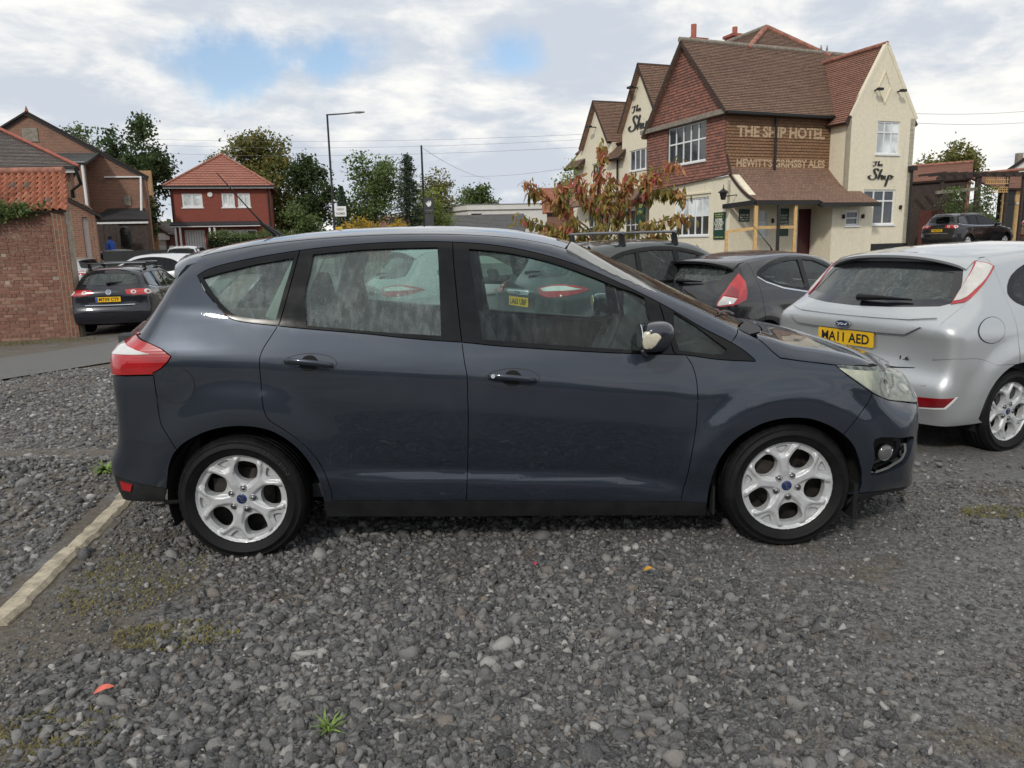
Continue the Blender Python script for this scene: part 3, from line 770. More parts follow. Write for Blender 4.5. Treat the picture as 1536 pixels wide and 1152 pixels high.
# ---- concrete edging in three lengths
MCON=simple('weathered concrete edging',(.40,.35,.26),.9,0,.35,14,.6,70)
edge=tag(thing('kerb_edging','pale broken concrete edging strip set in the gravel behind the grey-blue car','kerb',(0,0,0)))
for y0,y1,sk in ((2.86,3.62,0.),(3.635,4.42,.012),(4.435,5.1,-.01)):
    V=[];n=14;F=[]
    r2=np.random.default_rng(int(y0*100))
    for q in range(n+1):
        yy=y0+(y1-y0)*q/n; c=kerb_x(yy)+sk; wl=.056+r2.normal()*.003; wr=.050+r2.normal()*.005; zt=.024+r2.normal()*.002
        if q in (0,n): wl*=.9; wr*=.85
        V+=[(c-wl,yy,-.05),(c-wl,yy,zt-.012),(c-wl+.018,yy,zt),(c+wr-.02,yy,zt+.002),(c+wr,yy,zt-.016),(c+wr,yy,-.05)]
    for q in range(n):
        for j in range(5): F.append((q*6+j,q*6+j+1,(q+1)*6+j+1,(q+1)*6+j))
    F+=[tuple(range(5,-1,-1)),tuple(n*6+j for j in range(6))]
    F=[f[::-1] for f in F]
    mesh('edging_stone',V,F,MCON,edge)
# ---- leaves and weeds on the stones
def leaf_mesh(L,Wd,curl,n=6):
    V=[];F=[]
    for q in range(n+1):
        t=q/n; w=Wd*math.sin(math.pi*min(1,t*.96+.03))**.8*.5; z=curl*math.sin(math.pi*t)
        V+=[(t*L,-w,z+.25*w),(t*L,0,z),(t*L,w,z+.25*w)]
    for q in range(n):
        for j in range(2): F.append((q*3+j,q*3+j+1,(q+1)*3+j+1,(q+1)*3+j))
    return V,F
for nm,loc,rz,L,col,lab in (('fallen_leaf',(-1.43,2.31),.5,.065,(.62,.14,.09),'red fallen leaf lying on the gravel beside the trodden tarmac'),('fallen_leaf',(.57,3.17),.2,.05,(.55,.28,.03),'yellow fallen leaf lying on gravel near the front wheel'),('fallen_leaf',(.09,3.25),2.,.035,(.50,.03,.08),'small crimson fallen leaf on gravel beneath the front door')):
    V,F=leaf_mesh(L,L*.5,.008); o=mesh(nm,V,F,simple('leaf '+lab[:6],col,.6,0,.25,60),None,True); o.location=(*loc,.035); o.rotation_euler=(.1,-.12,rz); tag(o,lab,'leaf')
MW=simple('weed green',(.16,.24,.05),.6,0,.35,40); MW2=simple('dry moss',(.16,.14,.04),.9,0,.35,40)
def tuft(loc,n,L,mat,lab,rng,flat=.5,cat='weed',name='weed'):
    V=[];F=[]
    for k in range(n):
        a=rng.uniform(0,6.283); el=rng.uniform(flat*.3,1.3); l=L*rng.uniform(.5,1.1); w=l*.07
        r0=rng.uniform(0,L*.25); bx,by=r0*math.cos(a*1.7),r0*math.sin(a*1.7)
        b=len(V)
        for t,ww in ((0,1),(.5,.9),(1,.1)):
            e=el-t*.5; px=bx+math.cos(a)*math.cos(e)*l*t; py=by+math.sin(a)*math.cos(e)*l*t; pz=math.sin(max(e,.05))*l*t
            V+=[(px-math.sin(a)*w*ww,py+math.cos(a)*w*ww,pz),(px+math.sin(a)*w*ww,py-math.cos(a)*w*ww,pz)]
        F+=[(b,b+1,b+3,b+2),(b+2,b+3,b+5,b+4)]
    o=mesh(name,V,F,mat,None); o.location=(*loc,gz1(*loc)+.005); tag(o,lab,cat); return o
tuft((-.60,2.14),34,.062,MW,'small green weed rosette growing in the foreground gravel',rng)
tuft((-2.80,5.0),120,.11,MW,'green weed clump at the far end of the concrete edging',rng)
def mosspatch(loc,rx,ry,n,lab,rng,L=.025):
    V=[];F=[]
    for k in range(n):
        a=rng.uniform(0,6.283); r=math.sqrt(rng.random()); px,py=loc[0]+rx*r*math.cos(a),loc[1]+ry*r*math.sin(a); l=L*rng.uniform(.4,1.2); t=rng.uniform(0,6.283); b=len(V)
        w=.0035
        V+=[(px-w*math.sin(t),py+w*math.cos(t),gz1(px,py)+.004),(px+w*math.sin(t),py-w*math.cos(t),gz1(px,py)+.004),(px+l*.8*math.cos(t),py+l*.8*math.sin(t),gz1(px,py)+.004+l*.55)]; F.append((b,b+1,b+2))
    o=mesh('moss_patch',V,F,MW2,None); tag(o,lab,'moss',kind='stuff'); return o
mosspatch((2.62,3.86),.22,.10,1500,'dry yellow moss patch on the tarmac before the silver hatchback',rng)
mosspatch((2.3,4.75),.16,.07,700,'green and dry moss by the silver hatchback rear wheel',rng)
mosspatch((-1.75,3.3),.30,.4,1600,'olive moss along the concrete edging',rng,.02)
mosspatch((-1.35,2.75),.25,.12,900,'dry moss among the foreground gravel',rng,.02)
mosspatch((-1.5,2.15),.22,.14,800,'dry moss on trodden tarmac in the foreground',rng,.022)

# ---------------------------------------------------------------- building helpers
def frame(org,u,v=(0,0,1)):
    u=Vector(u).normalized(); v=Vector(v).normalized(); n=u.cross(v)
    return Matrix(((u.x,v.x,n.x,org[0]),(u.y,v.y,n.y,org[1]),(u.z,v.z,n.z,org[2]),(0,0,0,1)))
def slabpoly(name,T,outline,mat,parent=None,holes=(),thick=.2,back=True,h=50.,edge_mat=None):
    """flat slab: polygon with holes in the (u,v) plane of T, front at 0, back at -thick; UVs in metres"""
    loops=[np.array(outline,float)]+[np.array(q,float) for q in holes]
    uv,tr,bl=triangulate(loops,h)
    V=[T@Vector((a,b,0)) for a,b in uv]; F=[]
    for t in tr:
        a,b,c=[uv[i] for i in t]
        F.append(t if (b[0]-a[0])*(c[1]-a[1])-(b[1]-a[1])*(c[0]-a[0])>0 else (t[0],t[2],t[1]))
    UV=[[tuple(uv[i]) for i in f] for f in F]; nf=len(F)
    n=len(uv)
    if back:
        V+=[T@Vector((a,b,-thick)) for a,b in uv]; F+=[tuple(i+n for i in f[::-1]) for f in F[:nf]]; UV+=[[tuple(uv[i]) for i in f[::-1]] for f in F[:nf]]
        for k,Lp in enumerate(bl):
            ccw=area2(loops[k])>0
            d=0.
            for q in range(len(Lp)):
                a,b=Lp[q],Lp[(q+1)%len(Lp)]; l=float(np.linalg.norm(uv[a]-uv[b]))
                f=(a,a+n,b+n,b) if (ccw and k==0) or (not ccw and k>0) else (b,b+n,a+n,a)
                F.append(f); UV.append([(d,0),(d,-thick),(d+l,-thick),(d+l,0)]); d+=l
    me=bpy.data.meshes.new(name); me.from_pydata([tuple(v) for v in V],[],F); me.update()
    ul=me.uv_layers.new(name='UVMap'); flat=[c for f in UV for p in f for c in p]; ul.data.foreach_set('uv',flat)
    me.materials.append(mat); return link(bpy.data.objects.new(name,me),parent)
def courses(name,T,poly,mat,parent,th=.14,hole=None,ch=.105,step=.022):
    """lapped rows of tiles on a convex polygon in T's plane, each row a tilted strip with a real lower edge"""
    P=np.array(poly,float); y0,y1=P[:,1].min(),P[:,1].max(); V=[];F=[];UV=[]
    def span(v):
        xs=[]
        for k in range(len(P)):
            a,b=P[k],P[(k+1)%len(P)]
            if abs(a[1]-b[1])<1e-9: 
                if abs(a[1]-v)<1e-6: xs+=[a[0],b[0]]
                continue
            t=(v-a[1])/(b[1]-a[1])
            if -1e-9<=t<=1+1e-9: xs.append(a[0]+t*(b[0]-a[0]))
        return (min(xs),max(xs)) if xs else None
    n=max(1,int(math.ceil((y1-y0)/ch))); rr=random.Random(len(poly)*7+n)
    for k in range(n):
        va,vb=y0+k*ch,min(y0+(k+1)*ch,y1); sa,sb=span(va+1e-6),span(vb-1e-6)
        if not sa or not sb: continue
        parts=[(sa[0],sa[1],sb[0],sb[1])]
        if hole and vb>hole[2]+.01 and va<hole[3]-.01: parts=[(sa[0],hole[0],sb[0],hole[0]),(hole[1],sa[1],hole[1],sb[1])]
        for a0,a1,b0,b1 in parts:
            if a1-a0<.02 and b1-b0<.02: continue
            m=max(1,int((a1-a0)/.9)); st=[step*(.8+.4*rr.random()) for _ in range(m+1)]
            for j in range(m):
                q0,q1=j/m,(j+1)/m; l0,l1=a0+(a1-a0)*q0,a0+(a1-a0)*q1; u0,u1=b0+(b1-b0)*q0,b0+(b1-b0)*q1; b=len(V)
                V+=[T@Vector((l0,va,st[j])),T@Vector((l1,va,st[j+1])),T@Vector((u1,vb,.002)),T@Vector((u0,vb,.002)),T@Vector((l0,va,-.004)),T@Vector((l1,va,-.004))]
                F+=[(b,b+1,b+2,b+3),(b+4,b+5,b+1,b)]; UV+=[[(l0,va),(l1,va),(u1,vb),(u0,vb)],[(l0,va)]*4]
    # solid backing
    uv,tr,bl=triangulate([P]+([np.array([(hole[0],hole[2]),(hole[1],hole[2]),(hole[1],hole[3]),(hole[0],hole[3])],float)] if hole else []),50.)
    b=len(V); n=len(uv); V+=[T@Vector((x,y,-.006)) for x,y in uv]+[T@Vector((x,y,-th)) for x,y in uv]
    for t in tr:
        A_,B_,C_=[uv[i] for i in t]; t2=t if (B_[0]-A_[0])*(C_[1]-A_[1])-(B_[1]-A_[1])*(C_[0]-A_[0])>0 else (t[0],t[2],t[1])
        F.append(tuple(i+b for i in t2)); UV.append([tuple(uv[i]) for i in t2]); F.append(tuple(i+b+n for i in t2[::-1])); UV.append([tuple(uv[i]) for i in t2[::-1]])
    for Lp in bl:
        for q in range(len(Lp)):
            i,j=Lp[q],Lp[(q+1)%len(Lp)]; F.append((b+i,b+n+i,b+n+j,b+j)); UV.append([(0,0)]*4)
    me=bpy.data.meshes.new(name); me.from_pydata([tuple(v) for v in V],[],F); me.update(); ul=me.uv_layers.new(name='UVMap'); ul.data.foreach_set('uv',[c for f in UV for p in f for c in p]); me.materials.append(mat)
    return link(bpy.data.objects.new(name,me),parent)
def rect(a,b,c,d): return [(a,c),(b,c),(b,d),(a,d)]
def uvmat(name,c1,c2,mortar,bw,bh,ms=.008,rough=.85,var=.35,bump=.5,offset=.5,stain=.4,stainc=(.05,.04,.035),sm=.2):
    k=NT(name); c=k.n('ShaderNodeTexCoord'); uv=c.outputs['UV']
    b=k.n('ShaderNodeTexBrick'); k.l(uv,b.inputs['Vector']); b.inputs['Scale'].default_value=1.
    b.inputs['Brick Width'].default_value=bw; b.inputs['Row Height'].default_value=bh; b.inputs['Mortar Size'].default_value=ms; b.inputs['Mortar Smooth'].default_value=sm; b.inputs['Bias'].default_value=-.1; b.offset=offset
    b.inputs['Color1'].default_value=(*c1,1); b.inputs['Color2'].default_value=(*c2,1); b.inputs['Mortar'].default_value=(*mortar,1)
    n=k.noise(uv,1.1,5,.6); f=k.noise(uv,14.,4,.65)
    col=k.mix(k.ramp(f,.3,.7,0,.45),b.outputs[0],k.mix(.5,b.outputs[0],tuple(x*.55 for x in c1)))
    col=k.mix(k.ramp(n,.5,.72,0,stain),col,stainc)
    hg=k.math('SUBTRACT',k.math('MULTIPLY',f,.35),b.outputs['Fac'])
    k.set(Base_Color=col,Roughness=rough,Normal=k.bump(hg,bump,.02)); return k.m
def course_mat(name,c1,c2,cw,ch,dark=(.03,.022,.018),var=.5,stain=.35,stainc=(.06,.045,.035)):
    """lapped clay tiles: rows that step out to a shadowed lower edge"""
    k=NT(name); c=k.n('ShaderNodeTexCoord'); uv=c.outputs['UV']
    b=k.n('ShaderNodeTexBrick'); k.l(uv,b.inputs['Vector']); b.inputs['Scale'].default_value=1.; b.inputs['Brick Width'].default_value=cw; b.inputs['Row Height'].default_value=ch; b.inputs['Mortar Size'].default_value=.004; b.inputs['Mortar Smooth'].default_value=.1
    b.inputs['Color1'].default_value=(*c1,1); b.inputs['Color2'].default_value=(*c2,1); b.inputs['Mortar'].default_value=(*dark,1)
    s=k.n('ShaderNodeSeparateXYZ'); k.l(uv,s.inputs[0]); fr=k.math('FRACT',k.math('DIVIDE',s.outputs[1],ch))
    n=k.noise(uv,.8,5,.6); f=k.noise(uv,9.,4,.7)
    col=k.mix(k.ramp(f,.35,.7,0,.6),b.outputs[0],tuple(x*.45 for x in c2)); col=k.mix(k.ramp(n,.5,.75,0,stain),col,stainc)
    hgt=k.math('SUBTRACT',k.math('MULTIPLY',k.math('SUBTRACT',1.,fr),1.0),k.math('MULTIPLY',b.outputs['Fac'],.5))
    k.set(Base_Color=col,Roughness=.85,Normal=k.bump(hgt,.9,.035)); return k.m
def render_mat(name,col,bump=.5,scale=9.):
    k=NT(name); v=k.coord('Object'); n=k.noise(v,scale,5,.65,.4); f=k.noise(v,.5,4,.6); s=k.noise(k.coord('Object',(3,3,.3)),1.5,4,.6)
    c=k.mix(k.ramp(n,.3,.7),tuple(x*.93 for x in col),tuple(min(1,x*1.05) for x in col)); c=k.mix(k.math('MULTIPLY',k.ramp(s,.5,.8),.16),c,(.36,.33,.27))
    k.set(Base_Color=c,Roughness=.9,Normal=k.bump(n,bump,.02)); return k.m
B={}
B['cream']=render_mat('cream rendered wall',(.80,.73,.56))
B['white_wall']=render_mat('white rendered wall',(.72,.71,.66),.2,5)
B['roof_tile']=course_mat('weathered clay roof tiles',(.32,.19,.13),(.23,.14,.10),.17,.105,stain=.25)
B['roof_tile2']=course_mat('redder clay roof tiles',(.36,.17,.115),(.28,.135,.095),.17,.105,stain=.25)
B['hung_tile']=course_mat('red hung tiles',(.40,.16,.105),(.20,.105,.085),.17,.115,stain=.5)
B['sign_tile']=course_mat('painted brown hung tiles',(.30,.165,.085),(.24,.13,.07),.17,.115,stain=.15)
B['brick']=uvmat('old brown brick',(.30,.13,.075),(.20,.095,.065),(.30,.26,.21),.225,.075,.009,stain=.3)
B['brick_red']=uvmat('red house brick',(.30,.075,.05),(.255,.062,.045),(.20,.08,.06),.225,.075,.006,bump=.2,stain=.12)
B['brick_tan']=uvmat('tan brick',(.40,.20,.10),(.34,.18,.09),(.34,.27,.2),.225,.075,.008)
B['slate']=course_mat('grey slates',(.17,.165,.165),(.12,.12,.12),.25,.2,dark=(.03,.03,.03),stainc=(.14,.12,.10))
B['slate_brown']=course_mat('brown grey plain tiles',(.24,.20,.18),(.17,.145,.135),.17,.11,stainc=(.09,.08,.07))
B['slate_dark']=course_mat('dark slates',(.05,.05,.056),(.035,.035,.04),.25,.2,stain=.2)
B['conc_tile']=course_mat('red concrete tiles',(.42,.165,.115),(.36,.14,.10),.30,.34,dark=(.10,.05,.04),stain=.08)
B['ridge']=simple('ridge tiles',(.30,.13,.09),.8,0,.35,6,.3,30)
B['ridge_grey']=simple('lichened ridge',(.24,.21,.17),.9,0,.3,8,.4,30)
B['upvc']=simple('white frames',(.80,.80,.79),.35,0,.04)
B['black_wood']=simple('black painted timber',(.018,.017,.016),.55,0,.4,8,.2,30)
B['timber']=simple('new sawn timber',(.62,.40,.17),.75,0,.18,12,.2,50)
B['dark_timber']=simple('dark stained timber',(.05,.035,.028),.8,0,.4,10,.2,40)
B['lead']=simple('grey fascia',(.30,.31,.31),.6,0,.1)
B['maroon']=simple('maroon door paint',(.075,.008,.018),.35,0,.15,4,coat=.3)
B['green_sign']=simple('dark green sign board',(.012,.055,.042),.4,0,.12,6)
B['paper']=simple('cream lettering',(.78,.76,.66),.6,0,.05)
B['faded']=simple('faded painted lettering',(.50,.37,.24),.85,0,.35,22)
B['gold']=simple('green gold lettering',(.42,.45,.16),.5,0,.1)
B['script']=simple('black script lettering',(.012,.012,.012),.4,0,.1)
B['iron']=simple('black iron',(.02,.02,.02),.5,.3,.3)
B['pot']=simple('chimney pot clay',(.33,.10,.07),.8,0,.2,5)
B['plinth']=simple('black plinth paint',(.012,.012,.013),.5,0,.3,5)
def house_glass(name,tint=(.03,.035,.04)):
    k=NT(name); v=k.coord('Object'); n=k.noise(v,1.3,2,.5)
    k.set(Base_Color=k.mix(k.ramp(n,.3,.7),tint,tuple(min(1,c*2.2+.01) for c in tint)),Roughness=.04,Specular_IOR_Level=.75,Normal=k.bump(k.noise(v,.9,2,.5),.05,.02)); return k.m
B['pane']=house_glass('dark window glass'); B['pane_blind']=house_glass('window glass with net curtain',(.42,.45,.45))
B['warm']=simple('wall lantern glass',(.9,.75,.4),.4)
def window(parent,T,a,b,c,d,cols=2,rows=1,fw=.055,pane='pane',depth=.06,sill=True,split=None,name='window',bar=.04):
    """frame with real bars and a pane in each light; T front plane of the wall"""
    w=MB(); z=-.04
    def bx(x0,x1,y0,y1,n0=-.09,n1=z): w.box(x0,x1,y0,y1,n0,n1,T)
    bx(a,a+fw,c,d); bx(b-fw,b,c,d); bx(a+fw,b-fw,c,c+fw); bx(a+fw,b-fw,d-fw,d)
    xs=np.linspace(a+fw/2,b-fw/2,cols+1); 
    for x in xs[1:-1]: bx(x-bar/2,x+bar/2,c+fw,d-fw,-.088,z-.001)
    ys=[c+fw/2]+([c+(d-c)*s for s in split] if split else list(np.linspace(c,d,rows+1)[1:-1]))+[d-fw/2]
    for y in ys[1:-1]:
        for k in range(len(xs)-1): bx(xs[k]+bar/2,xs[k+1]-bar/2,y-bar/2,y+bar/2,-.087,z-.002)
    o=w.build(name,B['upvc'],parent)
    for i in range(len(xs)-1):
        for j in range(len(ys)-1):
            p=MB(); p.box(xs[i]+.012,xs[i+1]-.012,ys[j]+.012,ys[j+1]-.012,-.083,-.073,T); p.build('pane',B[pane if not callable(pane) else pane(i,j)],o)
    if sill:
        s=MB(); s.box(a-.06,b+.06,c-.06,c+.002,-.09,.05,T); s.build('sill',B['upvc'],o)
    return o
def letters(parent,T,text,cx,cy,w,hh,mat,bold=.0,name='lettering',lift=.021,shear=0):
    V,Fs=text_fit(text,w,hh,bold,shear); b=MB(); slab(b,V+np.array([cx,cy]),Fs,T@Matrix.Translation((0,0,lift)),.01); return b.build(name,mat,parent)
SHIP=[[(.33,.74),(.31,.86),(.22,.88),(.17,.76),(.21,.60),(.26,.46),(.24,.30),(.12,.22),(.0,.28),(-.02,.40),(.06,.46)],
 [(.46,.86),(.40,.60),(.34,.22)],[(.35,.36),(.46,.48),(.50,.42),(.47,.26),(.53,.22)],[(.60,.46),(.57,.28),(.63,.22)],[(.625,.60),(.632,.60)],
 [(.74,.50),(.66,.0),(.62,-.22)],[(.72,.40),(.80,.48),(.86,.40),(.82,.27),(.72,.26)],[(.86,.34),(.93,.42)]]
THE=[[(.05,.85),(.30,.92),(.60,.86)],[(.34,.90),(.26,.40),(.14,.30),(.06,.36)],[(.62,.98),(.54,.62),(.48,.32)],[(.50,.46),(.60,.56),(.66,.50),(.62,.34),(.68,.31)],[(.75,.42),(.86,.50),(.84,.56),(.76,.52),(.74,.38),(.82,.31),(.93,.40)]]
def script_sign(parent,T,cx,cz,w,h,name='script_lettering',pen=.055):
    """two lines of pen script, as on the gables"""
    b=MB(); V,F=stroke_tris(THE,pen*1.0,5); slab(b,V*np.array([w*.45,h*.28])+np.array([cx-w*.42,cz+h*.55]),F,T@Matrix.Translation((0,0,.05)),.03)
    V,F=stroke_tris(SHIP,pen,5); slab(b,V*np.array([w*1.02,h*.62])+np.array([cx-w*.5,cz-h*.02]),F,T@Matrix.Translation((0,0,.05)),.03)
    return b.build(name,B['script'],parent)
def wall_light(parent,T,x,y):
    b=MB(); b.box(x-.04,x+.04,y-.07,y+.07,0,.03,T); b.prism([tuple(v) for v in disc(x,y,.035,.09,10)],.07,T,.03); return b.build('wall_light',B['iron'],parent)

# ---------------------------------------------------------------- the inn: p runs along the car park front, q back along the street
PUB_A=R(21); PUB_K=Vector((8.371,30.0,0)); UA=Vector((math.cos(PUB_A),math.sin(PUB_A),0)); UB=Vector((-math.sin(PUB_A),math.cos(PUB_A),0))
def PQ(p,q,z): return PUB_K+UA*p+UB*q+Vector((0,0,z))
def build_pub():
    pub=thing('inn','cream and tile-hung country inn with steep clay tile roofs and black script lettering','building',(0,0,0))
    Z0=.35
    FA=lambda q:frame(PQ(0,q,0),UA)            # plane facing the car park, (u,v)=(p,z)
    FB=lambda p:frame(PQ(p,0,0),-UB)           # plane facing the street, (u,v)=(-q,z)
    cream=B['cream']
    # --- tile-hung corner block
    lowB=slabpoly('wall',FB(0),[(-5.5,Z0),(.1,Z0),(.1,2.72),(1.82,2.72),(1.31,3.11),(.82,3.51),(.49,3.78),(-5.5,3.62)],cream,pub,[rect(-3.42,-1.0,1.55,3.07)],.28)
    hung=courses('tile_hung_gable',FB(-.12),[(-5.55,3.55),(.42,3.80),(.12,4.6),(.12,6.15),(-2.75,9.3),(-5.55,6.0)],B['hung_tile'],pub,.12,(-3.85,-1.12,4.48,6.0),.115)
    FBw=FB(-.12)
    # barge board along the jettied gable foot
    bb=MB(); bb.box(-5.8,.25,6.02,6.20,0,.22,FB(-.12)); bb.build('barge_board',B['ridge_grey'],pub)
    window(pub,FB(-.12),-3.85,-1.12,4.48,6.0,5,2,split=(.56,),bar=.06)
    window(pub,FB(0),-3.42,-1.0,1.55,3.07,5,2,split=(.52,),bar=.06,pane=lambda i,j:'pane_blind' if j==1 else 'pane')
    sh=MB(); sh.box(-3.6,-.85,3.2,3.26,0,.06,FB(0)); sh.build('window_hood',cream,pub)
    # wall facing the car park with the old painted sign
    sg=courses('sign_wall',FA(-.12),[(-.12,4.05),(5.2,4.05),(5.2,6.1),(-.12,6.15)],B['sign_tile'],pub,.14,None,.115)
    letters(sg,FA(-.12),'THE SHIP HOTEL',2.50,5.42,4.25,.42,B['faded'],.035,'painted_words')
    letters(sg,FA(-.12),"HEWITT'S GRIMSBY ALES",2.55,4.26,4.3,.32,B['faded'],.03,'painted_words')
    # the hung tiles sweep out into a skirt roof over the entrance
    prof=[(-.12,4.08),(-.28,3.92),(-.55,3.66),(-.95,3.32),(-1.4,3.02),(-1.95,2.76)]
    prof2=prof+[(-2.15,2.66)]
    def skirt(name,p0,p1,pr,mat):
        V=[];F=[];UV=[];acc=0;n=10
        cc=catmull(pr,3); dl=[0]
        for k in range(1,len(cc)): dl.append(dl[-1]+float(np.linalg.norm(cc[k]-cc[k-1])))
        for k,(q,z) in enumerate(cc):
            for pp in (p0,p1): V.append(PQ(pp,q,z))
        m=len(cc)
        for k,(q,z) in enumerate(cc):
            for pp in (p0,p1): V.append(PQ(pp,q+.02,z-.12))
        for k in range(m-1): F.append((2*k,2*k+2,2*k+3,2*k+1)); UV.append([(p0,-dl[k]),(p0,-dl[k+1]),(p1,-dl[k+1]),(p1,-dl[k])])
        for k in range(m-1):
            F.append((2*m+2*k,2*m+2*k+1,2*m+2*k+3,2*m+2*k+2)); UV.append([(0,0)]*4)
            F.append((2*k,2*m+2*k,2*m+2*k+2,2*k+2)); UV.append([(0,0)]*4)
            F.append((2*k+1,2*k+3,2*m+2*k+3,2*m+2*k+1)); UV.append([(0,0)]*4)
        F.append((2*m-2,4*m-2,4*m-1,2*m-1)); UV.append([(0,0)]*4)
        me=bpy.data.meshes.new(name); me.from_pydata([tuple(v) for v in V],[],F); me.update(); ul=me.uv_layers.new(); ul.data.foreach_set('uv',[c for f in UV for q in f for c in q]); me.materials.append(mat); return link(bpy.data.objects.new(name,me),pub)
    skirt('skirt_roof',-.05,2.85,prof,B['roof_tile']); skirt('skirt_roof',2.853,5.6,prof2,B['roof_tile'])
    fs=MB(); fs.beam(PQ(-.1,-1.99,2.66),PQ(2.9,-1.99,2.66),.07,.13); fs.build('fascia',B['black_wood'],pub)
    fs=MB(); fs.beam(PQ(2.7,-2.18,2.56),PQ(5.65,-2.18,2.56),.07,.12); fs.build('fascia',B['black_wood'],pub)
    fs=MB(); fs.beam(PQ(2.82,-1.95,2.60),PQ(2.82,-2.15,2.54),.06,.14); fs.build('fascia',B['black_wood'],pub)
    bm=MB(); bm.beam(PQ(-.12,-.1,2.62),PQ(-.12,-1.95,2.68),.10,.17); bm.build('porch_beam',B['black_wood'],pub)
    # entrance recess
    back=slabpoly('porch_wall',FA(-.35),[(0,Z0),(5.2,Z0),(5.2,3.6),(0,3.6)],cream,pub,[rect(3.28,3.98,Z0+.1,2.5),rect(1.38,1.80,1.45,2.45)],.2)
    d=MB(); d.box(3.28,3.98,Z0+.1,2.5,-.12,-.05,FA(-.35)); do=d.build('door',B['maroon'],pub); d=MB(); d.box(3.2,3.28,Z0+.1,2.56,-.1,.02,FA(-.35)); d.build('door_jamb',B['upvc'],do)
    d=MB(); d.prism([tuple(v) for v in disc(3.88,1.45,.03)],.05,FA(-.35),-.05); d.build('door_handle',B['iron'],do)
    window(pub,FA(-.35),1.38,1.80,1.45,2.45,1,2,split=(.55,),pane='pane_blind',fw=.05)
    def board(T,a,b,c,dd,lines,label=None,gold=False):
        m=MB(); m.box(a,b,c,dd,.0,.035,T); o=m.build('sign_board',B['green_sign'],pub)
        if label: o['label']=label
        for k,(tx,cy,w,hh) in enumerate(lines):
            letters(o,T,tx,(a+b)/2,c+(dd-c)*cy,(b-a)*w,hh,B['gold'] if (gold and k in (0,1,len(lines)-1)) else B['paper'],.01,'sign_words',.05)
        return o
    board(FB(0),-.62,.10,1.38,2.42,[('THE SHIP INN',.92,.75,.06),('BARNOLDBY',.84,.6,.05),('HOME',.72,.62,.12),('COOKED',.60,.78,.13),('FOOD',.48,.6,.12),('SERVED DAILY',.38,.7,.06),('BOOKINGS TAKEN',.08,.8,.05)],'green board with pale words beside the ground floor window',True)
    board(FA(-.33),.42,.92,2.03,2.50,[('OPENING TIMES',.55,.8,.06),('MON TO SUN',.35,.8,.05),('12 TILL LATE',.17,.75,.05)])
    board(FA(-.33),2.30,2.82,1.45,2.52,[('SUNDAY',.75,.7,.08),('LUNCH',.65,.6,.08),('ROAST BEEF',.52,.75,.08),('& ALL THE TRIMMINGS',.42,.85,.06)])
    for a,z in ((1.15,2.05),(2.02,2.05)): wall_light(pub,FA(-.33),a,z)
    for pp,q,mt,w,nm in ((-.02,-1.9,'timber',.12,'post'),(1.78,-1.9,'timber',.11,'post'),(.95,-1.97,'black_wood',.10,'drain_pipe')):
        o=MB(); o.beam(PQ(pp,q,Z0),PQ(pp,q,2.62),w); o.build(nm,B[mt],pub)
    o=MB(); o.beam(PQ(.04,-1.9,1.78),PQ(1.72,-1.9,1.78),.06,.11); o.build('rail',B['timber'],pub)
    o=MB(); o.beam(PQ(-.9,-1.4,Z0),PQ(-.9,-1.4,1.70),.11); o.build('post',B['timber'],pub)
    o=MB(); o.beam(PQ(-.86,-1.42,1.66),PQ(-.08,-1.87,1.76),.06,.11); o.build('rail',B['timber'],pub)
    # small porch room to the right
    slabpoly('porch_room_wall',FA(-1.48),[(3.95,Z0),(6.0,Z0),(6.0,2.5),(5.55,2.85),(3.95,2.85)],cream,pub,[rect(4.62,5.30,1.80,2.38)],.2)
    slabpoly('porch_side_wall',frame(PQ(3.95,0,0),-UB),[(.36,Z0),(1.277,Z0),(1.277,2.85),(.36,3.3)],cream,pub,(),.2)
    window(pub,FA(-1.48),4.62,5.30,1.80,2.38,1,2,fw=.07)
    for a in (4.48,5.46): wall_light(pub,FA(-1.48),a,2.15)
    # lantern on a bracket
    l=MB(); c=PQ(-.62,-.75,3.0); l.lathe([(.0,.30),(.02,.27),(.05,.22),(.20,.12),(.21,.10)],8,'z',c); l.lathe([(.15,.10),(.085,-.16),(.0,-.17)],6,'z',c,False); l.tube([c+Vector((0,0,-.05)),PQ(-.2,-.75,3.0),PQ(.0,-.75,3.02)],.018,6); l.tube([c+Vector((0,0,.26)),c+Vector((0,0,.42))],[.02,.004],6); l.build('lantern',B['iron'],pub)
    # down pipe on the painted sign
    o=MB(); o.tube([PQ(2.14,-.22,6.0),PQ(2.14,-.22,4.02)],.05,8); o.build('drain_pipe',B['iron'],pub)
    gu=MB(); gu.beam(PQ(-.3,-.42,6.05),PQ(5.05,-.42,6.02),.13,.10); gu.build('gutter',B['iron'],pub)
    # --- wing gable to the right
    w0,w1,ap=4.92,8.22,6.48
    WF=FA(-1.21)
    wg=slabpoly('wing_wall',WF,[(w0,Z0),(w1,Z0),(w1,5.97),(ap,8.62),(w0,6.01)],cream,pub,[rect(6.24,7.44,4.57,5.83),rect(5.74,7.42,1.82,3.20)],.28)
    pl=MB(); pl.box(w0-.0,w1+.02,Z0-.4,1.06,.0,.06,WF); pl.build('plinth',B['plinth'],pub)
    slabpoly('wing_side_wall',frame(PQ(w0,0,0),-UB),[(-.2,2.6),(1.207,2.6),(1.207,6.0),(-.2,6.0)],cream,pub,(),.25)
    slabpoly('wing_far_wall',frame(PQ(w1,-1.21,0),UB),[(0.0,Z0),(6.,Z0),(6.,5.97),(0.0,5.97)],cream,pub,(),.25)
    window(pub,WF,6.24,7.44,4.57,5.83,3,2,split=(.66,),fw=.06,pane='pane_blind',bar=.05)
    window(pub,WF,5.74,7.42,1.82,3.20,3,2,split=(.68,),fw=.07,bar=.06)
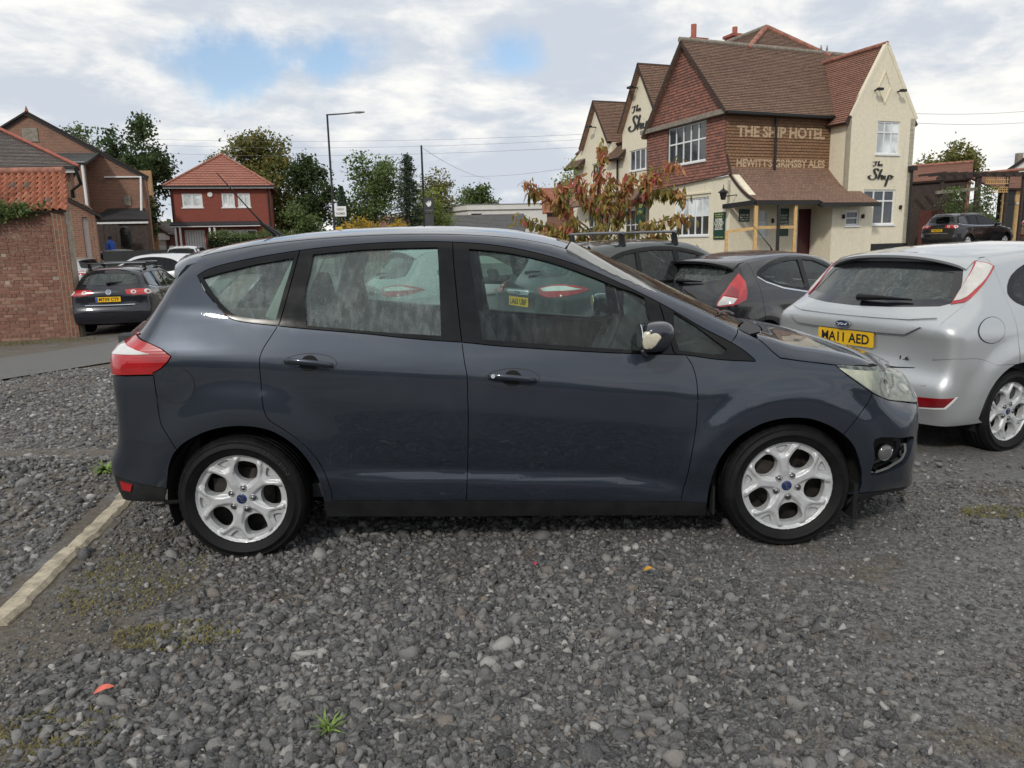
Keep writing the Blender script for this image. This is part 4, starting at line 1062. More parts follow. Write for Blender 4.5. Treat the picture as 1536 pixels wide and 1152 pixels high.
    script_sign(pub,WF,6.62,3.48,1.35,1.0)
    di=MB()
    for a,b in (((6.46,7.70),(6.80,7.10)),((6.80,7.10),(6.50,6.48)),((6.50,6.48),(6.14,7.08)),((6.14,7.08),(6.46,7.70))): di.beam(WF@Vector((*a,.015)),WF@Vector((*b,.015)),.05,.05)
    di.build('render_diamond',cream,pub)
    for a in (5.97,7.15):
        f=MB(); f.beam(WF@Vector((a,6.95,0)),WF@Vector((a,6.95,.3)),.05); f.box(a-.14,a+.1,6.90,6.99,.22,.36,WF); f.build('flood_light',B['iron'],pub)
    wall_light(pub,WF,7.70,2.5)
    o=MB(); o.tube([WF@Vector((8.12,4.0,.10)),WF@Vector((8.14,1.0,.10))],.055,8); o.box(7.98,8.28,3.95,4.12,.02,.22,WF); o.build('drain_pipe',B['iron'],pub)
    # --- street side: two white gables set back
    G=FB(1.0)
    gw=slabpoly('street_wall',G,[(-15.4,Z0),(-5.2,Z0),(-5.2,6.2),(-6.1,6.75),(-7.94,9.5),(-9.78,6.75),(-9.78,5.5),(-10.85,5.5),(-10.85,6.4),(-12.54,8.6),(-14.1,6.45),(-15.4,5.9)],cream,pub,[rect(-9.05,-7.1,4.75,5.72),rect(-13.1,-12.0,4.5,5.5),rect(-13.6,-11.2,1.3,3.0),rect(-9.5,-8.0,1.4,2.9)],.28)
    window(pub,G,-9.05,-7.1,4.75,5.72,4,1,bar=.07); window(pub,G,-13.1,-12.0,4.5,5.5,3,1); window(pub,G,-13.6,-11.2,1.3,3.0,4,2); window(pub,G,-9.5,-8.0,1.4,2.9,3,2)
    script_sign(pub,G,-7.95,6.45,2.15,1.62,pen=.06)
    for a,z in ((-8.3,8.55),(-12.6,7.35)):
        f=MB(); f.beam(G@Vector((a,z,0)),G@Vector((a,z,.45)),.05); f.box(a-.2,a+.2,z-.04,z+.05,.35,.5,G); f.build('flood_light',B['iron'],pub)
    bd=MB(); bd.box(-7.45,-6.65,2.2,3.35,.5,.58,G); sb=bd.build('hanging_sign',B['green_sign'],pub)
    for tx,cz,w,hh in (('THE',3.2,.3,.1),('SHIP',2.98,.6,.2),('INN',2.7,.5,.2)): letters(sb,G,tx,-7.05,cz,w,hh,B['gold'],.01,'sign_words',.6)
    o=MB(); o.beam(G@Vector((-7.05,3.42,0)),G@Vector((-7.05,3.42,.6)),.05); o.build('sign_arm',B['iron'],pub)
    lean=slabpoly('lean_to_roof',frame(PQ(.2,0,3.3),-UB,(UA*1.0+Vector((0,0,.75)))),[(-14.5,0),(-5.7,0),(-5.7,1.1),(-14.5,1.1)],B['roof_tile'],pub,(),.1)
    o=MB(); o.tube([G@Vector((-10.1,5.5,.1)),G@Vector((-10.1,2.9,.1))],.05,6); o.build('drain_pipe',B['iron'],pub)
    # --- roofs
    def roofplane(name,a,b,c,d,mat,th=.14):
        """quad a,b (eaves) c,d (ridge), as (p,q,z)"""
        P=[PQ(*v) for v in (a,b,c,d)]; u=(P[1]-P[0]).normalized(); n=u.cross(P[3]-P[0]).normalized(); v=n.cross(u)
        T=Matrix(((u.x,v.x,n.x,P[0].x),(u.y,v.y,n.y,P[0].y),(u.z,v.z,n.z,P[0].z),(0,0,0,1)))
        loc=[T.inverted()@q for q in P]; out=[]
        for q in loc:
            if not out or (Vector(q[:2])-Vector(out[-1])).length>1e-3: out.append((q.x,q.y))
        return courses(name,T,out,mat,pub,th)
    eA=-.42  # eaves line
    roofplane('roof_slope',(-.35,eA,6.08),(5.4,eA,6.05),(9.2,2.7,9.28),(-.35,2.7,9.28),B['roof_tile'])
    roofplane('roof_slope',(9.2,5.7,5.9),(-.35,5.7,5.9),(-.35,2.72,9.28),(9.2,2.72,9.28),B['roof_tile'])
    rd=MB(); rd.tube([PQ(-.4,2.71,9.30),PQ(8.8,2.71,9.22)],.11,8); rd.build('ridge_tiles',B['ridge_grey'],pub)
    # wing roof
    roofplane('roof_slope',(4.62,5.,5.72),(4.62,-1.16,5.72),(ap,-1.16,8.66),(ap,5.,8.66),B['roof_tile2'])
    roofplane('roof_slope',(8.42,-1.16,5.74),(8.42,5.,5.74),(ap+.01,5.,8.66),(ap+.01,-1.16,8.66),B['roof_tile2'])
    rd=MB(); rd.tube([PQ(ap,-1.2,8.70),PQ(ap,3.2,8.70)],.10,8); rd.build('ridge_tiles',B['ridge'],pub)
    for p0,p1 in ((w0-.05,ap),(w1+.05,ap)):
        v=MB(); v.beam(WF@Vector((p0,5.95,-.06)),WF@Vector((p1,8.70,-.06)),.16,.14,(0,0,1)); v.build('verge',cream,pub)
    # main roof behind with its hip
    pk=(4.9,4.0,10.45); pk2=(4.9,9.2,10.45)
    roofplane('main_roof',(2.6,2.4,8.9),(7.6,2.4,8.9),pk,pk,B['roof_tile']); roofplane('main_roof',(1.4,9.5,7.0),(1.4,2.2,7.0),pk,pk2,B['roof_tile']); roofplane('main_roof',(8.8,2.4,7.4),(8.8,10,7.4),pk2,pk,B['roof_tile'])
    hp=MB(); hp.tube([PQ(2.9,2.6,9.15),PQ(4.9,4.0,10.47)],.12,8); hp.build('hip_tiles',B['ridge'],pub); hp=MB(); hp.tube([PQ(7.2,2.6,9.1),PQ(4.9,4.0,10.47)],.12,8); hp.build('hip_tiles',B['ridge'],pub); hp=MB(); hp.tube([PQ(4.9,4.0,10.47),PQ(4.9,9.2,10.47)],.12,8); hp.build('ridge_tiles',B['ridge_grey'],pub)
    # street gables' roofs
    for qa,wd,za,ze in ((7.94,1.95,9.6,6.7),(12.54,1.7,8.7,6.4)):
        a=(.75,qa-wd,ze); b=(5.5,qa-wd,ze); roofplane('gable_roof',a,b,(5.5,qa,za),(.75,qa,za),B['roof_tile'])
        roofplane('gable_roof',(5.5,qa+wd,ze),(.75,qa+wd,ze),(.75,qa+.01,za),(5.5,qa+.01,za),B['roof_tile'])
    roofplane('eaves_roof',(.55,11.0,5.45),(.55,9.4,5.45),(2.4,9.4,7.2),(2.4,11.0,7.2),B['roof_tile'])
    roofplane('eaves_roof',(.55,15.8,5.45),(.55,13.9,5.45),(2.4,13.9,7.2),(2.4,15.8,7.2),B['roof_tile'])
    roofplane('main_roof',(1.2,15.6,6.3),(1.2,9.2,6.3),(4.9,9.2,9.6),(4.9,14.0,9.6),B['roof_tile2'])
    # chimneys
    def chimney(p,q,z0,z1,w,pots,pz):
        c=MB(); T=frame(PQ(p,q,0),UA); c.box(-w/2,w/2,z0,z1-.25,-w/2,w/2,T); c.box(-w/2-.08,w/2+.08,z1-.25,z1-.12,-w/2-.08,w/2+.08,T); c.box(-w/2-.15,w/2+.15,z1-.12,z1,-w/2-.15,w/2+.15,T); o=c.build('chimney',B['pot'],pub)
        m=MB(); m.lathe([(.0,pz),(.11,pz),(.125,pz+.02),(.12,z1+.1),(.15,z1-.02)],14,'z',PQ(p,q,0)); m.build('chimney_pot',B['pot'],o)
    chimney(1.9,5.1,7.5,10.0,.62,1,10.62); chimney(5.5,7.0,9.0,10.9,.5,1,11.25)
    for p in (5.62,5.95):
        b=MB(); c=PQ(p+1.2,2.71,9.36); b.lathe([(0,-.02),(.05,.02),(.055,.08),(.03,.14),(.035,.18),(.0,.22)],8,'z',c); o=b.build('roof_bird',B['lead'],None); tag(o,'small grey pigeon on the inn ridge, '+('nearer the hip' if p<5.7 else 'nearer the cream wing'),'bird','pigeons on the inn ridge')
    return pub
PUB=build_pub()

# ---------------------------------------------------------------- other buildings; G(s) turns survey numbers into metres
def place(x,y,ang,s=1.):
    u=Vector((math.cos(R(ang)),math.sin(R(ang)),0)); return Vector((x*s,y*s,0)),u
def zs(z,s): return 1.5+(z-1.5)*s
def box_house_roof(parent,O,u,n_,x0,x1,dep,ze,zr,mat,over=.3,hip=True,name='roof_slope',rid='ridge'):
    """hip or gable roof over a rectangle x0..x1 by dep behind the front line"""
    P=lambda a,b,z:O+u*a+n_*b+Vector((0,0,z)); X0,X1,Y0,Y1=x0-over,x1+over,-over,dep+over; hx=min((Y1-Y0)/2,(X1-X0)/2*.999) if hip else 0
    ym=(Y0+Y1)/2; r0,r1=P(X0+hx,ym,zr),P(X1-hx,ym,zr)
    def pl(pts):
        uu=(pts[1]-pts[0]).normalized(); nn=uu.cross(pts[-1]-pts[0]).normalized(); vv=nn.cross(uu)
        T=Matrix(((uu.x,vv.x,nn.x,pts[0].x),(uu.y,vv.y,nn.y,pts[0].y),(uu.z,vv.z,nn.z,pts[0].z),(0,0,0,1))); L2=[T.inverted()@q for q in pts]
        out=[]
        for q in L2:
            if not out or (Vector(q[:2])-Vector(out[-1])).length>1e-3: out.append((q.x,q.y))
        return courses(name,T,out,mat,parent,.1,None,.34 if mat==B['conc_tile'] else .2,.03)
    pl([P(X0,Y0,ze),P(X1,Y0,ze),r1,r0]); pl([P(X1,Y1,ze),P(X0,Y1,ze),r0,r1])
    if hip: pl([P(X1,Y0,ze),P(X1,Y1,ze),r1]); pl([P(X0,Y1,ze),P(X0,Y0,ze),r0])
    for a,b in ([(P(X0,Y0,ze),r0),(P(X1,Y0,ze),r1),(r0,r1)] if hip else [(r0,r1)]):
        if (a-b).length<.2: continue
        m=MB(); m.tube([a+Vector((0,0,.03)),b+Vector((0,0,.05))],.09,7); m.build('ridge_tiles',B[rid],parent)
# red brick house with hipped roof
def red_house():
    s=1.3; O,u=place(-17.32,40.,15,s); n_=Vector((-u.y,u.x,0)); h=thing('red_brick_house','red brick two-storey house with hipped red tile roof and white window frames','house')
    F=frame(O,u); Z=lambda z:zs(z,s); S=lambda *a:[x*s for x in a]
    W=4.86*s; zb=-1.3
    holes=[rect(.53*s,1.53*s,Z(3.56),Z(4.27)),rect(2.46*s,3.10*s,Z(3.55),Z(4.28)),rect(3.25*s,3.88*s,Z(3.55),Z(4.28)),rect(.50*s,1.50*s,Z(.6),Z(2.42)),rect(2.12*s,4.1*s,Z(1.2),Z(2.40))]
    slabpoly('wall',F,[(0,zb),(W,zb),(W,Z(4.62)),(0,Z(4.62))],B['brick_red'],h,holes,.25)
    slabpoly('side_wall',frame(O+n_*7.,-n_),[(0,zb),(6.99,zb),(6.99,Z(4.62)),(0,Z(4.62))],B['brick_red'],h,[rect(4.6,5.4,Z(3.5),Z(4.2))],.25)
    slabpoly('side_wall',frame(O+u*W,n_),[(0.01,zb),(7.,zb),(7.,Z(4.62)),(0.01,Z(4.62))],B['brick_red'],h,(),.25)
    window(h,F,.53*s,1.53*s,Z(3.56),Z(4.27),2,1,.13,'pane_blind',bar=.16); window(h,F,2.46*s,3.10*s,Z(3.55),Z(4.28),2,1,.12,'pane_blind',bar=.14); window(h,F,3.25*s,3.88*s,Z(3.55),Z(4.28),2,1,.12,'pane_blind',bar=.14)
    window(h,frame(O+n_*7.,-n_),4.6,5.4,Z(3.5),Z(4.2),1,1,.1)
    a=MB(); a.prism([tuple(v) for v in disc(1.92*s,Z(4.21),.16,n=20)],.08,F,0); a.build('alarm_box',B['upvc'],h)
    c=MB(); c.box(-.06*s,4.3*s,Z(2.56),Z(2.66),.0,.75,F); c.build('canopy',B['upvc'],h); slabpoly('canopy_roof',frame(O+u*(-.08*s)-n_*.8+Vector((0,0,Z(2.665))),u,n_*1+Vector((0,0,.30))),[(0,0),(4.42*s,0),(4.42*s,.8),(0,.8)],B['slate_dark'],h,(),.06)
    g=MB(); g.box(.50*s,1.50*s,Z(.6),Z(2.42),-.15,-.1,F); go=g.build('garage_door',B['upvc'],h)
    for k in range(8): q=MB(); x=.5*s+(k+.5)*1.0*s/8; q.box(x-.012,x+.012,Z(.6),Z(2.42),-.1,-.085,F); q.build('door_rib',B['lead'],go)
    window(h,F,2.12*s,4.1*s,Z(1.2),Z(2.40),4,2,.1,split=(.72,),bar=.1,pane=lambda i,j:'pane_blind' if i in(1,2) else 'pane')
    for x in (.1,.32,1.75,1.98): p=MB(); p.box(x*s,x*s+.12,-.8,Z(2.56),.55,.67,F); p.build('canopy_post',B['upvc'],h)
    box_house_roof(h,O,u,n_,0,W,7.,Z(4.62),Z(5.80)+.9,B['conc_tile'],.35)
    f=MB(); f.box(-.34,W+.34,Z(4.62)-.16,Z(4.62)+.02,.30,.36,F); f.build('fascia',B['upvc'],h); f=MB(); f.box(-.36,W+.36,Z(4.62)-.06,Z(4.62)+.04,.36,.46,F); f.build('gutter',B['iron'],h)
    for x in (.08,W-.08): p=MB(); p.tube([F@Vector((x,Z(4.6),.08)),F@Vector((x,-.5,.08))],.05,6); p.build('drain_pipe',B['iron'],h)
red_house()
def garage():
    s=1.65; O,u=place(-16.37,34.,8,s); n_=Vector((-u.y,u.x,0)); Z=lambda z:zs(z,s); F=frame(O,u); W=1.25*s
    g=thing('garage','small pale garage with low tiled gable roof beside the red brick house','garage')
    slabpoly('wall',F,[(-.1,-1.4),(W+.1,-1.4),(W+.1,Z(2.0)),(W/2,Z(2.62)),(-.1,Z(2.0))],B['brick'],g,[rect(.1,W-.1,-1.,Z(1.95))],.2)
    d=MB(); d.box(.1,W-.1,-1.,Z(1.86),-.12,-.08,F); do=d.build('garage_door',B['upvc'],g)
    for k in range(5): q=MB(); q.box(.12,W-.12,Z(.9)+k*.32,Z(.9)+k*.32+.02,-.08,-.065,F); q.build('door_rib',B['lead'],do)
    b=MB(); b.box(-.2,W+.2,Z(1.88),Z(2.17),.0,.12,F); b.build('door_lintel',B['upvc'],g)
    for sd in (0,1):
        a=O+u*(-.25 if sd==0 else W+.25)+Vector((0,0,Z(2.1))); r=O+u*(W/2)+Vector((0,0,Z(2.72)))
        dirv=n_; up=(r-a)
        T=frame(a-n_*.2 if sd else a+n_*5,n_ if sd else -n_,up); L=up.length
        courses('roof_slope',T,[(0,0),(5.2,0),(5.2,L),(0,L)],B['slate_brown'],g,.1,None,.2)
    slabpoly('side_wall',frame(O+u*(W+.1),n_),[(0,-1.4),(5,-1.4),(5,Z(2.05)),(0,Z(2.05))],B['brick'],g,(),.2); slabpoly('side_wall',frame(O+u*(-.1)+n_*5,-n_),[(0,-1.4),(5,-1.4),(5,Z(2.05)),(0,Z(2.05))],B['brick'],g,(),.2)
garage()
def big_brick():
    s=1.3; O,u=place(-17.3,32.,10,s); n_=Vector((-.45,.893,0)); Z=lambda z:zs(z,s); F=frame(O,u)
    b=thing('brick_hall','tall old brown brick gabled building with a blocked square window near its peak','building')
    xr=2.36*s; xa=-1.81*s; xl=2*xa-xr
    slabpoly('gable_wall',F,[(xl,-1.5),(xr,-1.5),(xr,Z(4.45)),(xa,Z(6.82)),(xl,Z(4.45))],B['brick'],b,(),.3)
    p=MB(); p.box(-2.08*s,-1.5*s,Z(5.83),Z(6.36),.0,.04,F); p.build('blocked_window',B['ridge_grey'],b)
    p=MB(); p.box(1.44*s,1.70*s,Z(3.28),Z(3.68),.0,.05,F); p.build('vent_board',B['ridge_grey'],b)
    p=MB(); p.box(.80*s,2.32*s,Z(4.41),Z(4.46),.0,.12,F); p.build('string_course',B['upvc'],b)
    slabpoly('side_wall',frame(O+u*xr,n_),[(0.01,-1.5),(12,-1.5),(12,Z(4.45)),(0.01,Z(4.45))],B['brick'],b,(),.3)
    for a,e,sg in ((xr+.15,xa,1),(xl-.15,xa,-1)):
        lo=O+u*a+Vector((0,0,Z(4.45)-.1)); hi=O+u*e+Vector((0,0,Z(6.86)+.08)); up=hi-lo; L=up.length
        T=frame(lo-n_*.12,n_,up) if sg>0 else frame(lo+n_*12,-n_,up)
        courses('roof_slope',T,[(0,0),(12.1,0),(12.1,L),(0,L)],B['slate'],b,.12,None,.2)
        m=MB(); m.beam(lo-n_*.16+Vector((0,0,.05)),hi-n_*.16+Vector((0,0,.05)),.07,.09); m.build('verge',B['slate_dark'],b)
    m=MB(); m.lathe([(.14,-.1),(.10,.1),(.04,.3),(0,.42)],8,'z',O+u*xa+Vector((0,0,Z(6.9)))); m.build('finial',B['pot'],b)
    # front bay with its own slate roof
    Fb=frame(O-n_*2.0,u)
    slabpoly('bay_wall',Fb,[(-2.6*s,-1.5),(.08*s,-1.5),(.08*s,Z(4.82)),(-2.6*s,Z(4.82))],B['brick'],b,(),.3)
    slabpoly('bay_side_wall',frame(O-n_*2.0+u*(.08*s),n_),[(0.0,-1.5),(2.0,-1.5),(2.0,Z(4.82)),(0.0,Z(4.82))],B['brick'],b,(),.25)
    courses('bay_roof',frame(O-n_*2.2+u*(-2.6*s)+Vector((0,0,Z(4.84))),u,n_+Vector((0,0,.34))),[(0,0),(2.78*s,0),(3.3*s,2.2),(0,2.2)],B['slate'],b,.1,None,.2)
    g=MB(); g.box(-2.6*s,.16*s,Z(4.80),Z(4.90),.0,.14,Fb); g.build('gutter',B['lead'],b)
    for x,y in ((.06*s,0),):
        p=MB(); p.tube([Fb@Vector((x,Z(4.85),.08)),Fb@Vector((x,Z(3.0),.08))],.07,7); p.build('drain_pipe',B['upvc'],b)
    p=MB(); p.tube([F@Vector((2.2*s,Z(4.45),.09)),F@Vector((2.12*s,Z(2.6),.5))],.06,7); p.build('drain_pipe',B['upvc'],b)
    # low dark slate lean-to with pale fascia
    Ln=frame(O-n_*1.6,u)
    courses('lean_to_roof',frame(O-n_*1.8+u*(.15*s)+Vector((0,0,Z(2.68))),u,n_+Vector((0,0,.36))),[(0,0),(2.1*s,0),(2.05*s,1.9),(.62*s,1.9)],B['slate_dark'],b,.1,None,.2)
    f=MB(); f.box(.15*s,2.25*s,Z(2.52),Z(2.66),.05,.12,Ln); f.build('fascia',B['upvc'],b)
    slabpoly('lean_to_wall',Ln,[(.2*s,-1.5),(2.2*s,-1.5),(2.2*s,Z(2.6)),(.2*s,Z(2.6))],B['dark_timber'],b,(),.15)
big_brick()
def fence_dark():
    s=1.3; O,u=place(-17.3,32.,10,s); n_=Vector((-u.y,u.x,0)); Z=lambda z:zs(z,s)
    f=thing('board_fence','dark brown close-boarded fence in front of the low slate lean-to','fence'); F=frame(O-n_*2.6,u)
    x=.17*s; k=0
    while x<1.62*s:
        b=MB(); b.box(x,x+.14,-1.4,Z(2.47)+.03*((k*7)%3-1),0 if k%2 else .02,.03 if k%2 else .05,F); b.build('board',B['dark_timber'],f); x+=.142; k+=1
fence_dark()
def grey_house():
    s=1.15; O,u=place(-14.45,24.,6,s); n_=Vector((-.52,.854,0)); Z=lambda z:zs(z,s); F=frame(O,u)
    g=thing('brown_roofed_house','old house with broad brown tiled hip roof behind the pantiled outhouse','house')
    slabpoly('wall',F,[(-9,-1.),(1.0*s,-1.),(1.0*s,Z(4.02)),(-9,Z(4.02))],B['brick'],g,(),.3)
    slabpoly('side_wall',frame(O+u*(1.0*s),n_),[(0.01,-1.),(7,-1.),(7,Z(4.02)),(.01,Z(4.02))],B['brick'],g,(),.3)
    e=Z(4.02)-.05; lo=O-n_*.35+Vector((0,0,e))
    courses('roof_slope',frame(lo+u*(-9),u,n_+Vector((0,0,.62))),[(0,0),(9+1.02*s+.3,0),(9+1.02*s+.3-3.6,4.3),(0,4.3)],B['slate_brown'],g,.12,None,.11)
    lo2=O+u*(1.02*s+.3)-n_*.35+Vector((0,0,e)); courses('roof_slope',frame(lo2,n_,-u+Vector((0,0,.62))),[(0,0),(8,0),(8,4.3),(3.6,4.3)],B['slate_brown'],g,.12,None,.11)
    a=O+u*(1.02*s+.3)-n_*.35+Vector((0,0,e+.05)); h=MB(); h.tube([a,a+(-u+n_)*3.55+Vector((0,0,2.28))],.06,7); h.build('hip_tiles',B['pot'],g)
    f=MB(); f.box(-9,1.3*s,e-.16,e-.02,.28,.34,F); f.build('fascia',B['upvc'],g); f=MB(); f.box(-9,1.35*s,e-.04,e+.06,.34,.45,F); f.build('gutter',B['iron'],g)
    p=MB(); p.tube([F@Vector((1.33*s,e,.4)),F@Vector((1.40*s,e-.55,.3)),F@Vector((1.05*s,e-.75,.1)),F@Vector((1.05*s,0,.1))],.06,7); p.build('drain_pipe',B['iron'],g)
grey_house()
def annex():
    s=1.25; O,u=place(-12.08,22.,20,s); n_=Vector((-.46,.888,0)); Z=lambda z:zs(z,s); F=frame(O,u)
    a=thing('brick_annex','small brick annex with pale door between the outhouse and the tall brick building','annex')
    slabpoly('wall',F,[(-1.5,-1.),(.32*s,-1.),(.32*s,Z(2.6)),(-.1,Z(2.95)),(-1.5,Z(2.95))],B['brick'],a,[rect(-.02*s,.19*s,-.6,Z(2.43))],.25)
    d=MB(); d.box(-.02*s,.19*s,-.6,Z(2.43),-.2,-.15,F); d.build('door',B['upvc'],a)
    slabpoly('side_wall',frame(O+u*(.32*s),n_),[(0.01,-1.),(4,-1.),(4,Z(2.6)),(.01,Z(2.6))],B['brick'],a,(),.25)
    courses('roof_slope',frame(O+u*(.32*s+.2)-n_*.15+Vector((0,0,Z(2.5))),n_,-u+Vector((0,0,.6))),[(0,0),(4.2,0),(4.2,2.2),(0,2.2)],B['slate_dark'],a,.1,None,.2)
annex()
# pantiled outhouse with its brick wall, brick by brick
def outhouse():
    O,u=place(-9.93,17.,3); n_=Vector((-.455,.89,0)); F=frame(O,u); zb=-.62; zt=2.36; W0=-3.2; W1=.20
    o=thing('pantiled_outhouse','low brick outhouse with curved orange pantiles and ivy along its eaves','outbuilding')
    k=NT('old wall brick'); ge=k.n('ShaderNodeNewGeometry'); oi=k.n('ShaderNodeObjectInfo'); v=k.coord('Object')
    cr=k.n('ShaderNodeValToRGB'); k.l(oi.outputs['Random'],cr.inputs[0]); e=cr.color_ramp.elements; e[0].color=(.16,.065,.045,1); e[1].color=(.33,.17,.12,1); q=e.new(.55); q.color=(.24,.09,.06,1); q=e.new(.85); q.color=(.28,.16,.115,1)
    n=k.noise(v,3.,5,.6); f=k.noise(v,30.,4,.7); gz_=k.coord('Object'); 
    c=k.mix(k.ramp(f,.35,.7,0,.5),cr.outputs[0],(.30,.22,.17)); c=k.mix(k.ramp(n,.55,.72,0,.55),c,(.40,.33,.27)); k.set(Base_Color=c,Roughness=.9,Normal=k.bump(f,.5,.01)); mb=k.m
    mort=simple('lime mortar',(.36,.30,.235),.95,0,.25,5,.5,60)
    wall=MB(); wall.box(W0,W1-.012,zb-.3,zt-.005,-.32,-.012,F); wall=wall.build('wall_core',mort,o)
    rr=random.Random(5); bh=.075; nrow=int((zt-zb)/bh)
    base=MB(); base.box(0,1,0,1,0,1); bo=base.build('brick',mb,None); bmesh_data=bo.data; bpy.data.objects.remove(bo)
    cnt=0; rest=MB()
    for r in range(nrow):
        z=zb+r*bh; hd=(r%4==3); x=W1; step=(.105 if hd else .215); first=True
        while x>W0+.05:
            l=step
            if first and r%2: l=.1025
            first=False
            if rr.random()<.10: l=.1025
            x0=x-l; pr=rr.uniform(-.004,.006); lost=rr.random()<.015
            if not lost:
                zz0,zz1=z+.005+rr.uniform(-.002,.002),z+bh-.007+rr.uniform(-.003,.002)
                if x0<-1.95 or cnt>=298: rest.box(x0+.005,x-.005,zz0,zz1,-.06,pr,F)
                else:
                    b=link(bpy.data.objects.new('brick',bmesh_data),wall); b.matrix_local=F@Matrix.Translation((x0+.005,zz0,-.06))@Matrix.Diagonal((l-.010,zz1-zz0,.06+pr,1)); cnt+=1
            x=x0
    ro=rest.build('brickwork',mb,wall); ro['kind']='stuff'
    # end wall running back
    slabpoly('end_wall',frame(O+u*W1+n_*0,n_),[(0.0,zb-.3),(3.2,zb-.3),(3.2,zt-.05),(1.6,zt+.95),(.0,zt)],B['brick'],o,(),.25)
    # pantiles
    k=NT('orange pantile'); oi=k.n('ShaderNodeObjectInfo'); v=k.coord('Object'); f=k.noise(v,7.,4,.65)
    cr=k.n('ShaderNodeValToRGB'); k.l(oi.outputs['Random'],cr.inputs[0]); e=cr.color_ramp.elements; e[0].color=(.30,.10,.055,1); e[1].color=(.47,.19,.10,1); q=e.new(.86); q.color=(.42,.15,.085,1); q=e.new(.9); q.color=(.17,.12,.095,1); q=e.new(.97); q.color=(.45,.19,.11,1)
    k.set(Base_Color=k.mix(k.ramp(f,.5,.75,0,.6),cr.outputs[0],(.18,.12,.085)),Roughness=.85,Normal=k.bump(f,.3,.01)); mp=k.m
    tw,tl=.152,.245; V=[];Fc=[]; m=10
    for j,vv in enumerate((0,tl*1.12)):
        for q in range(m+1):
            t=q/m; hgt=.032*math.sin(2*math.pi*t*.92+.35)-(.0 if j==0 else .0); V.append((t*tw*1.08,vv,hgt+(.028 if j==0 else .0)))
    for q in range(m+1): x_,y_,h_=V[q]; V.append((x_,y_,h_-.016))
    for q in range(m): Fc.append((q,q+1,m+1+q+1,m+1+q)); Fc.append((2*(m+1)+q,2*(m+1)+q+1,q+1,q))
    pm=mesh('pantile',V,Fc,mp,None,True); pd=pm.data; bpy.data.objects.remove(pm)
    T=frame(O-n_*.14+u*W1+Vector((0,0,zt+.04)),u,n_+Vector((0,0,.66)))
    rb=MB(); L=Vector((0,1,.66)).length; rb.box(-3.2,.04,-.02,1.62,-.09,-.045,T); deck=rb.build('roof_deck',B['dark_timber'],o)
    for r in range(7):
        for c in range(-20,0):
            t=link(bpy.data.objects.new('pantile',pd),deck); t.matrix_local=T@Matrix.Translation((c*tw+.05,r*tl*.93-.04,rr.uniform(-.004,.006)))@Matrix.Rotation(rr.uniform(-.02,.02),4,'Z')
    rg=MB(); rg.tube([T@Vector((-3.1,1.64,.02)),T@Vector((.06,1.64,.02))],.09,8); rg.build('ridge_tiles',B['ridge'],o)
    return O,u,n_,zt
OUT=outhouse()
def white_building():
    s=2.35; O,u=place(-1.35,26.,8,s); n_=Vector((-u.y,u.x,0)); Z=lambda z:zs(z,s); F=frame(O,u)
    w=thing('white_building','low white flat-roofed building with a dark door across the road','building')
    W=3.6*s
    slabpoly('wall',F,[(0,-1.5),(W,-1.5),(W,Z(2.68)),(0,Z(2.69))],B['white_wall'],w,[rect(.11*s,.46*s,-.8,Z(2.43)),rect(1.19*s,1.45*s,Z(2.03),Z(2.28))],.25)
    d=MB(); d.box(.11*s,.46*s,-.8,Z(2.43),-.16,-.1,F); do=d.build('door',B['iron'],w); d=MB(); d.box(.24*s,.33*s,Z(2.06),Z(2.17),-.1,-.08,F); d.build('door_pane',B['pane_blind'],do)
    window(w,F,1.19*s,1.45*s,Z(2.03),Z(2.28),2,1,.07)
    p=MB(); p.box(-.1,W,Z(2.55),Z(2.72),.0,.14,F); p.build('parapet',B['white_wall'],w); p=MB(); p.box(-.14,W,Z(2.72),Z(2.735),-.3,.2,F); p.build('coping',B['lead'],w)
    F2=frame(O-u*7.0+n_*20.,(u*7.0-n_*20.)); Lw=Vector((7.,20.)).length
    slabpoly('side_wall',F2,[(0,-1.5),(Lw-.02,-1.5),(Lw-.02,Z(2.69)),(0,Z(2.69))],B['white_wall'],w,[rect(Lw*.66,Lw*.80,Z(2.0),Z(2.3))],.25)
    window(w,F2,Lw*.66,Lw*.80,Z(2.0),Z(2.3),3,1,.08)
    p=MB(); p.box(0,Lw,Z(2.55),Z(2.72),.0,.14,F2); p.build('parapet',B['white_wall'],w); p=MB(); p.box(0,Lw,Z(2.72),Z(2.735),-.3,.2,F2); p.build('coping',B['lead'],w)
    sg=thing('door_number_sign','white oblong sign on a short post by the low white building','sign',(O+u*(.94*s)-n_*.8)); T=frame(sg.location,u)
    m=MB(); m.beam((0,0,-1.),(0,0,Z(2.0)),.06); m.build('post',B['iron'],sg); m=MB(); m.prism([tuple(v) for v in rrect(-.17,.17,Z(1.98),Z(2.24),.12)],.04,frame((0,-.06,0),u),0); m.build('panel',B['upvc'],sg)
white_building()
